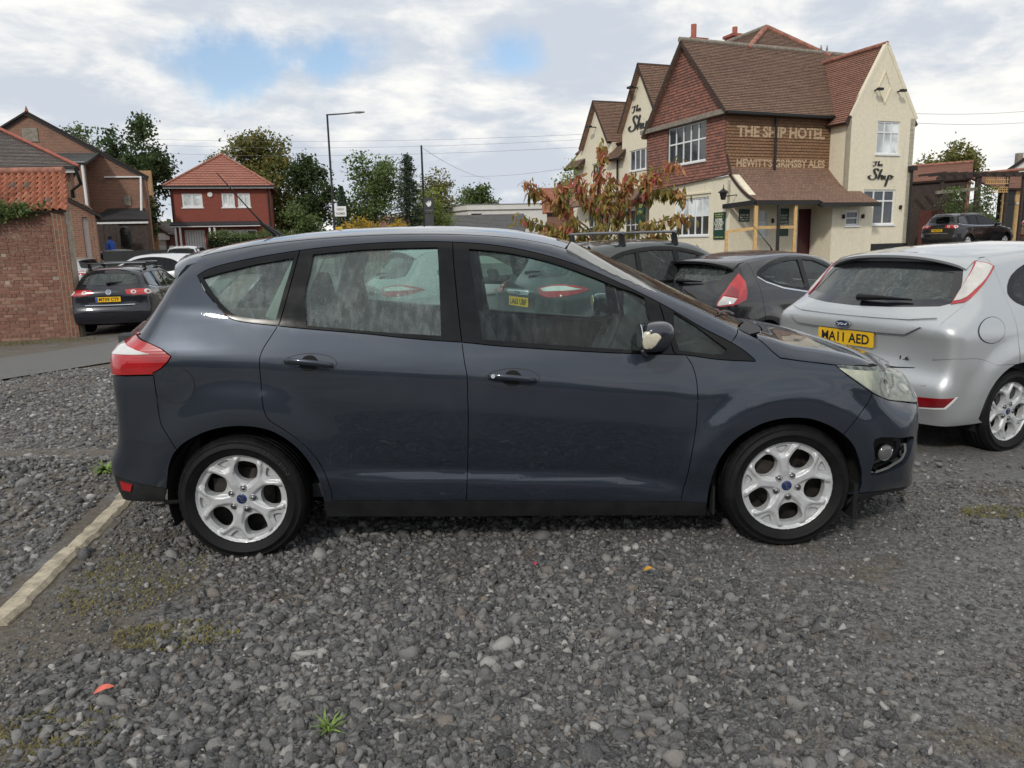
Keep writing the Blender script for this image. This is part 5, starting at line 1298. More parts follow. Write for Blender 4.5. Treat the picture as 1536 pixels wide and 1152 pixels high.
def outbuildings():
    s=1.2; O,u=place(22.4,38.,12,s); n_=Vector((-u.y,u.x,0)); Z=lambda z:zs(z,s); F=frame(O,u)
    b=thing('tiled_barn','long low red tiled barn with brick gable beside the inn','outbuilding')
    P=lambda a,d,z:O+u*(a*s)+n_*d+Vector((0,0,z))
    def quad(nm,a,b_,c,d,mat,par):
        uu=(b_-a).normalized(); nn=uu.cross(d-a).normalized(); vv=nn.cross(uu); T=Matrix(((uu.x,vv.x,nn.x,a.x),(uu.y,vv.y,nn.y,a.y),(uu.z,vv.z,nn.z,a.z),(0,0,0,1))); L2=[T.inverted()@q for q in (a,b_,c,d)]; return courses(nm,T,[(q.x,q.y) for q in L2],mat,par,.1,None,.16)
    # roof runs back to the left, gable at the right end
    quad('roof_slope',P(-5.4,2.4,Z(3.75)),P(.1,-.3,Z(4.02)),P(1.95,2.2,Z(4.95)),P(-3.5,5.,Z(4.7)),B['roof_tile2'],b); quad('roof_slope',P(3.7,4.7,Z(4.2)),P(-1.7,7.5,Z(3.95)),P(-3.5,5.,Z(4.7)),P(1.95,2.2,Z(4.95)),B['roof_tile2'],b)
    g0,g1,g2=P(.1,-.2,0),P(3.6,4.6,0),P(1.95,2.2,0); uu=(g1-g0).normalized(); L=(g1-g0).length
    slabpoly('gable_wall',frame(g0,uu),[(0,.2),(L,.2),(L,Z(4.15)),((g2-g0).dot(uu),Z(4.86)),(0,Z(3.95))],B['brick'],b,(),.2)
    uu=(P(.1,-.1,0)-P(-5.4,2.6,0)); slabpoly('front_wall',frame(P(-5.4,2.6,0),uu),[(0,.0),(uu.length,.0),(uu.length,Z(3.95)),(0,Z(3.75))],B['dark_timber'],b,(),.2)
    rd=MB(); rd.tube([P(1.97,2.2,Z(4.98)),P(-3.5,5.,Z(4.73))],.1,7); rd.build('ridge_tiles',B['ridge'],b)
    b2=thing('tiled_store','red tiled store with black and bare timber doors behind the parked estate','outbuilding')
    quad('roof_slope',P(.85,-1.2,Z(3.45)),P(7.5,.6,Z(3.55)),P(8.7,3.6,Z(4.85)),P(1.1,1.6,Z(4.25)),B['roof_tile2'],b2); rd=MB(); rd.tube([P(1.1,1.6,Z(4.28)),P(8.7,3.6,Z(4.88))],.1,7); rd.build('ridge_tiles',B['ridge'],b2)
    uu=(P(7.5,.9,0)-P(1.5,-.7,0)); T=frame(P(1.5,-.7,0),uu); slabpoly('wall',T,[(0,0),(uu.length,0),(uu.length,Z(3.5)),(0,Z(3.4))],B['black_wood'],b2,(),.2)
    for a,c,mt in ((.05,.32,'timber'),(.40,1.18,'black_wood'),(1.26,2.0,'timber'),(2.1,3.0,'black_wood'),(3.1,3.35,'timber')):
        m=MB(); m.box(a,c,.4,Z(3.38),0,.06,T); do=m.build('door_leaf',B[mt],b2)
        if c-a>.6:
            m=MB(); m.box(a+.05,c-.05,Z(2.72),Z(2.80),.06,.1,T); m.build('door_rail',B['upvc'] if mt=='timber' else B['black_wood'],do)
    # pergola
    pg=thing('pergola','dark timber pergola with bare lattice panels and climbing plants beside the inn','pergola')
    FP=frame(O-n_*2.0,u)
    for x in (-2.9,-1.02,-.88,.66,1.55):
        m=MB(); m.box(x*s,x*s+.14,.3,Z(4.0),-.07,.07,FP); m.build('post',B['dark_timber'],pg)
    m=MB(); m.beam(FP@Vector((-3.2*s,Z(3.86),.1)),FP@Vector((-1.0*s,Z(4.02),.1)),.12,.2); m.build('beam',B['dark_timber'],pg); m=MB(); m.beam(FP@Vector((-1.25*s,Z(4.02),.1)),FP@Vector((1.65*s,Z(4.0),.1)),.12,.16); m.build('beam',B['dark_timber'],pg); m=MB(); m.beam(FP@Vector((-3.2*s,Z(3.25),.1)),FP@Vector((-1.0*s,Z(3.4),.1)),.10,.18); m.build('beam',B['ridge_grey'],pg)
    for k in range(9): m=MB(); x=-3.0+k*.55; m.beam(FP@Vector((x*s,Z(4.1),.5)),FP@Vector((x*s,Z(4.1)+.02,-1.6)),.07,.12); m.build('rafter',B['dark_timber'],pg)
    for z0,z1 in ((3.62,3.98),(3.24,3.46)):
        for k in range(11): x=-.55+k*.115; m=MB(); m.box(x*s,x*s+.03,Z(z0),Z(z1),.10,.13,FP); m.build('lattice_bar',B['timber'],pg)
        for zz in (z0,(z0+z1)/2,z1): m=MB(); m.box(-.62*s,.66*s,Z(zz)-.02,Z(zz)+.02,.13,.155,FP); m.build('lattice_rail',B['timber'],pg)
    m=MB(); m.box(-3.1*s,-1.0*s,.2,Z(2.5),-1.2,-1.1,FP); m.build('back_boarding',simple('red brown boarding',(.10,.03,.022),.8,0,.3),pg)
    for a,z0,z1 in ((-3.0,3.0,1.6),(-3.0,2.45,1.1)): m=MB(); m.beam(FP@Vector((a*s,Z(z0),.6)),FP@Vector(((a+1.6)*s,Z(z1),.6)),.05); m.build('stair_rail',B['iron'],pg)
    m=MB(); m.lathe([(0,.5),(.05,.45),(.06,.30),(.22,.12),(.24,.1)],12,'z',FP@Vector((-2.15*s,Z(2.8),.3))); m.build('pendant_lamp',B['upvc'],pg)
    far=thing('white_gable_house','white pebble-dashed gable end of a house beyond the tiled store','house'); FW=frame((27.5*1.35,60*1.0,0),(1,0,0))
    slabpoly('gable_wall',FW,[(1.2,0),(16,0),(16,8),(9.,11.2),(1.2,5.9)],B['white_wall'],far,(),.3); m=MB(); m.beam(FW@Vector((1.1,5.85,.1)),FW@Vector((9.,11.25,.1)),.14,.22); m.build('verge',B['slate_dark'],far)
    c=MB(); c.box(2.3,2.7,6.3,7.3,-.8,-.4,FW); c.build('chimney',B['ridge_grey'],far)
outbuildings()

# ---------------------------------------------------------------- trees and plants
def leaf_mat(name,cols,trans=.35,rough=.55):
    k=NT(name); ge=k.n('ShaderNodeNewGeometry'); cr=k.n('ShaderNodeValToRGB'); k.l(ge.outputs['Random Per Island'],cr.inputs[0]); e=cr.color_ramp.elements
    e[0].position=0; e[0].color=(*cols[0],1); e[1].position=1; e[1].color=(*cols[-1],1)
    for i,c in enumerate(cols[1:-1]): q=e.new((i+1)/(len(cols)-1)); q.color=(*c,1)
    v=k.coord('Object'); n=k.noise(v,.8,3,.6); c=k.mix(k.ramp(n,.35,.7,0,.5),cr.outputs[0],k.mix(.5,cr.outputs[0],tuple(x*.45 for x in cols[0])))
    k.set(Base_Color=c,Roughness=rough,Specular_IOR_Level=.3)
    tl=k.n('ShaderNodeBsdfTranslucent'); k.l(c,tl.inputs[0]); mx=k.n('ShaderNodeMixShader'); mx.inputs[0].default_value=trans; k.l(k.b.outputs[0],mx.inputs[1]); k.l(tl.outputs[0],mx.inputs[2]); k.l(mx.outputs[0],k.o.inputs[0]); return k.m
LM={'dark':leaf_mat('dark leaves',((0.046,0.075,0.030),(0.075,0.116,0.043),(0.116,0.160,0.060))),'mid':leaf_mat('mid green leaves',((0.075,0.116,0.039),(0.128,0.191,0.060),(0.213,0.255,0.085))),'olive':leaf_mat('olive autumn leaves',((0.106,0.128,0.039),(0.191,0.203,0.060),(0.319,0.255,0.075))),'willow':leaf_mat('pale green leaves',((0.149,0.213,0.043),(0.255,0.319,0.075),(0.383,0.404,0.106))),'yellow':leaf_mat('yellow autumn leaves',((0.255,0.213,0.043),(0.595,0.404,0.054),(0.807,0.468,0.064))),'fir':leaf_mat('fir needles',((0.030,0.055,0.034),(0.046,0.081,0.046),(0.075,0.106,0.064)),.1)}
BARK=simple('grey brown bark',(.10,.08,.06),.9,0,.4,8,.6,30)
def quads(C,N,S,asp,rng):
    """leaf quads at C facing N"""
    n=len(C); N=N/np.maximum(np.linalg.norm(N,axis=1,keepdims=True),1e-9); a=rng.normal(size=(n,3)); U=np.cross(N,a); U/=np.maximum(np.linalg.norm(U,axis=1,keepdims=True),1e-9); Vv=np.cross(N,U)
    U=U*S[:,None]; Vv=Vv*(S*asp)[:,None]
    P=np.stack([C-U*.5,C+Vv*.5+N*S[:,None]*.12,C+U*.5,C-Vv*.5+N*S[:,None]*.12],1)
    return P.reshape(-1,3)
def raw_quads(name,P,mat,parent):
    n=len(P)//4; me=bpy.data.meshes.new(name); me.vertices.add(len(P)); me.vertices.foreach_set('co',P.astype(np.float32).ravel()); me.loops.add(4*n); me.loops.foreach_set('vertex_index',np.arange(4*n,dtype=np.int32)); me.polygons.add(n); me.polygons.foreach_set('loop_start',np.arange(0,4*n,4,dtype=np.int32)); me.polygons.foreach_set('loop_total',np.full(n,4,np.int32)); me.update(); me.materials.append(mat)
    return link(bpy.data.objects.new(name,me),parent)
def tree(label,x,y,top,rx,rz,mat,n=5200,leaf=.24,seed=1,base=None,name='tree',lobes=7,cat='tree',group=None,gap=.75,trunk=.16,ry=None):
    rng=np.random.default_rng(seed); z0=gz1(x,y)-.3 if base is None else base; t=thing(name,label,cat,(x,y,z0),0,group); H=top-z0; ry=ry or rx*.85
    cz=H-rz
    # limbs reach out to lobe centres; twigs carry the leaf clusters
    L=[]; 
    for k in range(lobes):
        a=2*math.pi*k/lobes*1.0+rng.uniform(-.4,.4); e=rng.uniform(-.55,.95); r=rng.uniform(.45,.8)
        L.append(np.array([rx*r*math.cos(a)*math.cos(e),ry*r*math.sin(a)*math.cos(e),cz+rz*r*math.sin(e)]))
    L.append(np.array([rng.uniform(-.2,.2)*rx,0,cz+rz*.62]))
    b=MB(); b.tube([(0,0,-.2),(.05*rx,.02,H*.2),(-.04*rx,.0,cz-.2*rz),(0,0,cz+.45*rz)],[trunk*1.25,trunk,trunk*.75,trunk*.25],7)
    C=[];Nn=[]
    for q in L:
        st=np.array([0,0,cz-rz*.55*rng.uniform(.3,1.0)]); mid=(st+q)*.5+rng.normal(size=3)*.12*rx*np.array([1,1,.5]); b.tube([st,mid,q],[trunk*.5,trunk*.3,trunk*.1],5,False)
        m=rng.integers(9,14)
        for _ in range(m):
            d=rng.normal(size=3); d/=np.linalg.norm(d); rr=rng.uniform(.25,1.0)**.6*.50
            c=q+d*np.array([rx,ry,rz])*rr
            el=(c-np.array([0,0,cz]))/np.array([rx,ry,rz]); l=np.linalg.norm(el)
            if l>1.04: c=np.array([0,0,cz])+el/l*np.array([rx,ry,rz])*rng.uniform(.9,1.05)
            b.tube([q,(q+c)*.5+rng.normal(size=3)*.05*rx,c],[trunk*.09,trunk*.07,trunk*.04],3,False)
            C.append(c)
    C=np.array(C); per=max(6,int(n/len(C))); cr=gap*rx*.21
    pts_=np.repeat(C,per,0)+rng.normal(size=(len(C)*per,3))*np.array([cr,cr,cr*.72])
    N_=rng.normal(size=pts_.shape)+np.array([0,0,.7]); S=leaf*rng.uniform(.55,1.25,len(pts_))
    b.build('trunk',BARK,t); raw_quads('crown',quads(pts_,N_,S,.62,rng),LM[mat],t); return t
def at_px(px,py,D):
    """world point on the sight line used while surveying the photograph"""
    d=_f+_r2*((px-768)/1134.3)-_u2*((py-576)/1134.3); return Vector((0,0,CAM_H))+d*(D/d.y)
TREES=(('tall dark broadleaf tree with open crown rising behind the red brick house',-27.3,58,10.9,2.35,3.6,'dark',8000,.30,3),
 ('large full-crowned green tree rising beside the red brick house',-19.4,63,10.3,3.1,4.4,'olive',13000,.30,5),
 ('dark green tree between the large tree and the street lamp',-15.4,61,8.3,2.0,3.6,'dark',7500,.28,6),
 ('open grey-green tree with see-through crown beside the fir',-9.9,58,7.9,2.7,3.3,'mid',6800,.25,8),
 ('pale twiggy tree rising behind the low white building',-5.7,64,7.3,1.75,3.0,'olive',3600,.22,9),
 ('bushy green tree beyond the flat roof of the white building',-2.9,80,7.4,2.2,3.0,'mid',5200,.30,10),
 ('small tree top showing behind the roof of the tall brick building',-35.0,64,11.6,1.7,2.0,'mid',2400,.26,12),
 ('broad tree showing beyond the inn and the tiled barn',37.5,66,8.7,2.3,2.2,'olive',4200,.30,13),
 ('thin tree tip showing over the hip of the red brick house',-26.0,72,10.2,1.9,1.6,'olive',1300,.24,14))
for lab,x,y,top,rx,rz,m,n,lf,sd in TREES: tree(lab,x,y,top,rx,rz,m,n,lf,sd)
tree('rounded green bush in front of the large tree by the street lamp',-11.0,40,3.55,1.3,2.0,'mid',6500,.16,21,name='bush',cat='bush',trunk=.08)
tree('pale willowy bush behind the hanging pole sign',-5.5,54,5.2,1.6,2.6,'willow',5200,.20,22,name='bush',cat='bush',trunk=.08)
tree('dark evergreen shrub against the tan wall left of the red brick house',-23.6,50,5.2,1.0,2.3,'dark',2600,.22,23,name='bush',cat='bush',trunk=.08)
tree('yellow autumn shrub at the foot of the slim cypress',-8.1,42,2.9,1.25,.95,'yellow',2600,.13,24,name='shrub',cat='shrub',trunk=.05)
tree('yellow green shrub between the cypress and the pole sign',-5.9,42,2.75,.9,.85,'yellow',1800,.13,25,name='shrub',cat='shrub',trunk=.05)
tree('thin young tree with sparse leaves at the far end of the inn',2.1,27,4.3,.6,1.2,'willow',420,.11,26,trunk=.04)
def cypress():
    t=thing('cypress','slim dark upright cypress beside the street lamp','tree',(-9.6,45,-1)); rng=np.random.default_rng(31); n=3200; z=rng.uniform(0,1,n)**.9; r=.42*np.sin(np.pi*np.clip(z*.86+.12,0,1))**.7*np.sqrt(rng.random(n)); a=rng.uniform(0,6.283,n)
    P=np.stack([r*np.cos(a),r*np.sin(a),.3+z*5.5],1); raw_quads('crown',quads(P,rng.normal(size=P.shape)*[1,1,.3],.16*rng.uniform(.6,1.3,n),.5,rng),LM['fir'],t); b=MB(); b.tube([(0,0,-.2),(0,0,4.5)],[.1,.03],6); b.build('trunk',BARK,t)
cypress()
def fir():
    t=thing('fir_tree','dark layered fir with drooping branches and a thin leaning tip','tree',(-6.4,50,-1)); rng=np.random.default_rng(33); b=MB(); H=8.2; b.tube([(0,0,-.2),(0,0,H*.6),(.1,0,H)],[.16,.09,.015],7); P=[]
    z=1.2
    while z<H-.1:
        L=2.0*(1-z/H)**.8+.15
        for k in range(7):
            a=rng.uniform(0,6.283); l=L*rng.uniform(.65,1.1); tip=np.array([math.cos(a)*l,math.sin(a)*l,z-.12*l+.15*l*l*.2]); st=np.array([0,0,z]); b.tube([st,(st+tip)*.5+np.array([0,0,.06]),tip],[.03,.02,.006],3,False)
            m=int(34*l)+6; s_=rng.uniform(.12,1,m); P.append(st+(tip-st)*s_[:,None]+rng.normal(size=(m,3))*np.array([.10,.10,.07])-np.array([0,0,.06]))
        z+=.30*(1-.5*z/H)
    P=np.concatenate(P); raw_quads('crown',quads(P,rng.normal(size=P.shape)+[0,0,.6],.17*rng.uniform(.6,1.3,len(P)),.4,rng),LM['fir'],t); b.build('trunk',BARK,t)
fir()
def hedge(label,a,b,h,w,mat,n,seed,leaf=.12,name='hedge'):
    rng=np.random.default_rng(seed); a=np.array(a,float); b=np.array(b,float); t=thing(name,label,'hedge',(a[0],a[1],gz1(*a)-.1)); d=b-a; L=np.linalg.norm(d); u=d/L; nn=np.array([-u[1],u[0]]); s=rng.random(n)*L; face=rng.random(n); w_=np.where(face<.75,np.sign(rng.normal(size=n))*w*.5*(1+.12*rng.normal(size=n)),rng.uniform(-w*.5,w*.5,n)); z=np.where(face<.75,rng.random(n)*h,h*(1+.05*rng.normal(size=n)))+.12*np.sin(s*2.1)*h*.3
    P=np.stack([u[0]*s+nn[0]*w_,u[1]*s+nn[1]*w_,z],1); raw_quads('foliage',quads(P,rng.normal(size=P.shape)+np.array([0,-.3,.5]),leaf*rng.uniform(.6,1.3,n),.6,rng),LM[mat],t)
    m=MB(); T=frame((0,0,0),(u[0],u[1],0)); m.box(0,L,0,h*.93,-w*.42,w*.42,T); m.build('stems',simple('hedge inside',(.012,.016,.008),.95),t)
hedge('clipped green hedge in front of the red brick house',(-18.3,47.),(-14.6,48.),2.5,.9,'mid',5200,41)
tree('small leafy shrub at the foot of the inn wall',5.35,22.5,1.25,.35,.5,'mid',240,.09,44,name='shrub',cat='shrub',trunk=.02)
hedge('long dark hedge behind the photographer, mirrored in the car',(-34,-17.),(34,-18.),2.8,1.6,'dark',16000,43,.26)
for k,(x,y,t_,r) in enumerate(((-27,-27,6.5,4.2),(-13,-29,7.0,4.4),(3.0,-30,6.2,4.0),(16,-28,6.8,4.4),(29,-27,6.4,4.2))):
    tree(('tall dark tree behind the photographer'+(' beyond the hedge end near the lane',', second from the lane',', middle of the row',', second from the silver car side',' beyond the far hedge end')[k]),x,y,t_,r,3.0,'dark',3400,.5,60+k,group='trees behind the photographer')
def far_wood():
    rng=np.random.default_rng(99); n=26000; a=rng.uniform(-1.15,1.25,n); D=rng.uniform(105,135,n); x=np.sin(a)*D*1.0; y=np.cos(a)*D; hh=2.2+3.4*vnoise(a*26+7,a*0+3.,4)+1.6*vnoise(a*80,a*0+9.,6); z=rng.random(n)**.8*hh-1.
    o=raw_quads('far_wood',quads(np.stack([x,y,z],1),rng.normal(size=(n,3))+[0,-.6,.4],1.1*rng.uniform(.6,1.3,n),.7,rng),LM['dark'],None); tag(o,'dark line of far woodland closing the view between the houses','woodland',kind='stuff')
far_wood()
# climbing plants on the pergola
for k,(px,py0,py1,D) in enumerate(((1431,280,318,42),(1477,279,318,42))):
    a=at_px(px,py0,D); c=at_px(px,py1,D); rng=np.random.default_rng(70+k); n=900; P=np.stack([rng.normal(size=n)*.32,rng.normal(size=n)*.15-.2,rng.uniform(c.z-.6,a.z,n)],1); t=thing('climbing_plant',('dense green climber on the pergola post nearer the inn','dense green climber on the pergola post by the timber doors')[k],'climber',(a.x,a.y,0)); raw_quads('foliage',quads(P,rng.normal(size=P.shape)+[0,-.6,.3],.13*rng.uniform(.6,1.3,n),.6,rng),LM['mid'],t)
# ivy along the outhouse eaves
def ivy():
    O,u,n_,zt=OUT; rng=np.random.default_rng(81); n=1500; s=rng.random(n)**.8; x=-1.5+ (rng.random(n)**1.4)*1.0; bump=.10+.14*np.exp(-((x+1.35)/.3)**2); z=zt+rng.normal(size=n)*bump*.55+.02; 
    P=np.array([O+u*float(a)-n_*.18+Vector((0,0,float(b))) for a,b in zip(x,z)])+rng.normal(size=(n,3))*.06
    k=70; x2=rng.normal(size=k)*.10-.28; P2=np.array([O+u*float(a)-n_*.14+Vector((0,0,zt+.10+float(b)*.07)) for a,b in zip(x2,rng.normal(size=k))]); k=320; P3=np.array([O+u*(-1.52+.10*float(a))-n_*.3+Vector((0,0,zt+.62+.34*float(b))) for a,b in rng.normal(size=(k,2))])
    t=thing('ivy','green ivy trailing along the eaves of the pantiled outhouse','ivy',(0,0,0)); raw_quads('foliage',quads(np.concatenate([P,P2,P3]),rng.normal(size=(n+70+320,3))+[0,-.8,.4],.06*rng.uniform(.6,1.4,n+390),.8,rng),LM['mid'],t)
ivy()
# verge in front of the outhouse wall
mosspatch((-11.0,16.0),2.2,.55,1800,'rough grass and moss verge at the foot of the brick wall',np.random.default_rng(5),.10)
# ---- autumn cherry between the cars and the inn
def cherry():
    rng=np.random.default_rng(91); D=11.6; P=lambda px,py,d=0.:at_px(px,py,D+d); base=P(905,400); base.z=gz1(base.x,base.y)
    t=thing('young_cherry_tree','young cherry tree with drooping rust, red and olive autumn leaves before the inn','tree',(0,0,0))
    b=MB(); root=base; fork=P(905,372)
    br=[[fork,P(925,340),P(955,300,.1),P(985,262,.1),P(1018,238,.15)],[fork,P(900,330),P(897,285,.1),P(900,245),P(905,215)],[fork,P(880,340,-.1),P(845,315,-.1),P(808,290,-.1),P(785,270)],[fork,P(940,350,-.1),P(980,335,-.1),P(1015,325,-.1),P(1030,330)],[fork,P(890,320,.2),P(872,290,.2),P(868,262,.3)],[P(925,340),P(930,310,-.2),P(938,285,-.2),P(945,262,-.2)],[fork,P(870,350,.2),P(820,340,.1),P(780,330,0)],[P(955,300,.1),P(985,290,.3),P(1010,285,.3),P(1022,296,.3)],[P(845,315,-.1),P(838,290,-.2),P(842,272,-.2)],[fork,P(950,362,.2),P(1000,352,.2)],[P(955,300,.1),P(965,275,.2),P(972,262,.2)],[fork,P(915,335,-.3),P(912,300,-.3),P(915,265,-.3)],[fork,P(860,330,-.3),P(850,345,-.3),P(815,352,-.3)]]
    b.tube([root-Vector((0,0,.1)),root+Vector((.02,0,.6)),fork],[.045,.036,.028],7)
    for c in br: b.tube(c,list(np.linspace(.018,.004,len(c))),5,False)
    b.build('trunk',BARK,t)
    mt={'a':leaf_mat('cherry olive leaf',((.17,.17,.035),(.30,.25,.06),(.42,.29,.09)),.35),'b':leaf_mat('cherry rust leaf',((.42,.20,.075),(.52,.26,.11),(.55,.21,.10)),.35),'c':leaf_mat('cherry red leaf',((.42,.10,.07),(.52,.15,.13),(.46,.07,.11)),.35)}
    L=.135; m=5; V=[];F=[]
    for q in range(m+1):
        s=q/m; w=.046*math.sin(math.pi*min(1,s*.93+.05))**.9*.5; z=-.035*s*s; V+=[(s*L,-w,z+.3*w),(s*L,0,z),(s*L,w,z+.3*w)]
    for q in range(m):
        for j in range(2): F.append((q*3+j,q*3+j+1,(q+1)*3+j+1,(q+1)*3+j))
    V=np.array(V); dat={}
    for k_ in mt:
        o=mesh('leaf',V,F,mt[k_],None,True); dat[k_]=o.data; bpy.data.objects.remove(o)
    allm=[]
    for c in br:
        n=len(c)
        for q in range(66 if n>3 else 38):
            s=rng.beta(2.2,1.3)*(n-1)*.999; i=int(s); p=c[i].lerp(c[i+1],s-i)+Vector(rng.normal(size=3)*np.array([.035,.06,.03]))
            a=rng.uniform(0,6.283); pit=rng.uniform(.35,1.35); sc=rng.uniform(.65,1.2); hgt=(p.z-1.4)/1.4
            r=rng.random(); tipness=s/(n-1); kk='a' if r>(.16+.50*max(0,hgt)*tipness+.12*tipness) else ('b' if rng.random()<.72 else 'c')
            allm.append((Matrix.Translation(p)@Matrix.Rotation(a,4,'Z')@Matrix.Rotation(pit,4,'Y')@Matrix.Rotation(rng.normal()*.4,4,'X')@Matrix.Scale(sc,4),kk,p.y-sc*.5))
            # leaves hang in little sprays
            for _ in range(2):
                p2=p+Vector(rng.normal(size=3)*np.array([.05,.06,.045])); allm.append((Matrix.Translation(p2)@Matrix.Rotation(a+rng.normal()*1.2,4,'Z')@Matrix.Rotation(min(1.5,pit+rng.normal()*.25),4,'Y')@Matrix.Rotation(rng.normal()*.5,4,'X')@Matrix.Scale(sc*rng.uniform(.7,1.1),4),kk,p2.y-sc*.5))
    allm.sort(key=lambda e:e[2])
    crown=MB()
    for M_,kk,_ in allm[:290]: o=link(bpy.data.objects.new('leaf',dat[kk]),t); o.matrix_local=M_
    for kk in 'abc':
        Vs=[];Fs=[]
        for M_,k2,_ in allm[290:]:
            if k2!=kk: continue
            bb=len(Vs); Vs+=[M_@Vector(v) for v in V]; Fs+=[tuple(i+bb for i in f) for f in F]
        o=mesh('crown',Vs,Fs,mt[kk],t,True); o['kind']='stuff'
cherry()

# ---------------------------------------------------------------- street furniture
def lamp_post():
    x,y=-8.56,38.; z0=gz1(x,y); t=thing('street_lamp','tall dark steel street lamp with a long arm reaching over the road','street lamp',(x,y,z0)); m=MB(); m.tube([(0,0,-.1),(0,0,1.2),(0,0,1.25),(0,0,7.65-z0)],[.085,.085,.06,.045],10); m.build('column',B['iron'],t); m=MB(); m.tube([(0,0,7.62-z0),(.9,0,7.66-z0),(1.35,0,7.70-z0)],[.035,.03,.03],7); m.build('arm',B['iron'],t)
    m=MB(); V=[];F=[]; n=10
    for k,(xx,w,h) in enumerate(((1.25,.03,.03),(1.34,.09,.05),(1.55,.12,.055),(1.75,.08,.035),(1.82,.02,.015))):
        for q in range(n): a=2*math.pi*q/n; V.append((xx,w*math.cos(a),7.70-z0+.02*(xx-1.25)+h*math.sin(a)))
    for k in range(4):
        for q in range(n): F.append((k*n+q,k*n+(q+1)%n,(k+1)*n+(q+1)%n,(k+1)*n+q))
    m.add(V,F,True); m.build('lamp_head',B['lead'],t)
    s=thing('estate_sign','white sign board with grey words fixed to the street lamp column','sign',(x,y-.12,0)); T=frame((0,0,0),(1,0,0)); m=MB(); m.box(.1,.66,2.86,3.34,0,.03,T); p=m.build('panel',B['upvc'],s); letters(s,T,'NEW',.38,3.2,.34,.11,B['lead'],.01,'sign_words',.045); letters(s,T,'HOMES',.38,3.0,.42,.11,B['lead'],.01,'sign_words',.045); m=MB(); m.tube([(0,.05,3.3),(.12,0,3.3)],.02,5); m.build('clamp',B['iron'],s)
    s=thing('yellow_notice','small yellow notice strapped low on the street lamp column','sign',(x,y-.1,0)); m=MB(); m.box(.08,.42,2.18,2.36,0,.03,T); m.build('panel',simple('yellow notice',(.65,.42,.02),.5),s)
lamp_post()
def pole_sign():
    s=1.4; x,y=-3.25*s,30*s; z0=gz1(x,y); t=thing('sign_pole','thin dark pole carrying a hanging sign with a white emblem','pole',(x,y,z0)); m=MB(); m.tube([(0,0,-.1),(0,0,zs(5.15,s)-z0)],[.075,.05],8); m.build('pole',B['iron'],t)
    b=thing('hanging_sign','dark hanging sign with a white leafy emblem on the thin pole','sign',(x,y-.14,0)); T=frame((0,0,0),(1,0,0)); m=MB(); m.box(.02,.56,zs(2.62,s),zs(3.2,s),0,.05,T); m.build('panel',simple('charcoal sign',(.035,.035,.04),.5),b); m=MB(); m.box(.04,.52,zs(1.9,s),zs(2.58,s),-.02,.03,T); m.build('lower_panel',simple('dark lower sign',(.05,.05,.055),.5),b)
    e=[(.16,0),(.27,-.13),(.40,-.05),(.43,.10),(.38,.22),(.35,.08),(.30,.24),(.26,.08),(.19,.20),(.21,.05),(.12,.12)]; V=[(a,c) for a,c in e]; q=MB(); q.prism([(a,c+zs(2.98,s)-.05) for a,c in V],.01,T,.055); q.build('emblem',B['upvc'],b); letters(b,T,'THE OAKS',.29,zs(2.72,s),.36,.08,B['lead'],.0,'sign_words',.06)
pole_sign()
x,y=-6.2*1.25,60.; t=thing('telegraph_pole','weathered pale wooden telegraph pole among the trees','pole',(x,y,gz1(x,y))); m=MB(); m.tube([(0,0,-.3),(0,0,7.6)],[.15,.11],8); m.build('pole',simple('grey pole wood',(.30,.25,.19),.9,0,.25,6),t); m=MB(); m.box(-.6,.6,-.05,.05,7.1,7.2); m.build('cross_arm',B['dark_timber'],t)
x,y=-27.,52.; t=thing('tv_aerial_mast','thin mast beside the tall dark tree','mast',(x,y,0)); m=MB(); m.tube([(0,0,0),(0,0,6.9)],.03,5); m.build('mast',B['lead'],t); m=MB(); m.beam((-.35,0,6.8),(.35,0,6.8),.03); m.build('aerial_bar',B['lead'],t)
MWIRE=simple('overhead cable',(.2,.2,.21),.6)
def wire(label,pts_,D0,D1,sag):
    n=24; (x0,y0),(x1,y1)=pts_; P=[]
    a=at_px(x0,y0,D0); c=at_px(x1,y1,D1)
    for k in range(n+1):
        t=k/n; p=a.lerp(c,t); p.z-=sag*4*t*(1-t); P.append(p)
    m=MB(); m.tube(P,.009,4,False); o=m.build('overhead_cable',MWIRE); tag(o,label,'cable')
wire('overhead cable passing high above the red brick house',((120,204),(980,196)),62,46,.5)
wire('overhead cable just under the highest one, past the street lamp',((120,211),(960,204)),62,46,.6)
wire('overhead cable crossing behind the street lamp lower down',((160,226),(950,216)),62,44,.5)
wire('overhead cable sloping down from the inn towards the white building',((960,228),(690,264)),40,58,.4)
wire('slack overhead cable dropping from the sign pole',((634,222),(735,268)),42,62,.3)
wire('overhead cable leaving the inn towards the far right',((1365,170),(1700,140)),34,46,.4)
wire('lower overhead cable leaving the inn towards the far right',((1365,184),(1700,160)),34,46,.4)
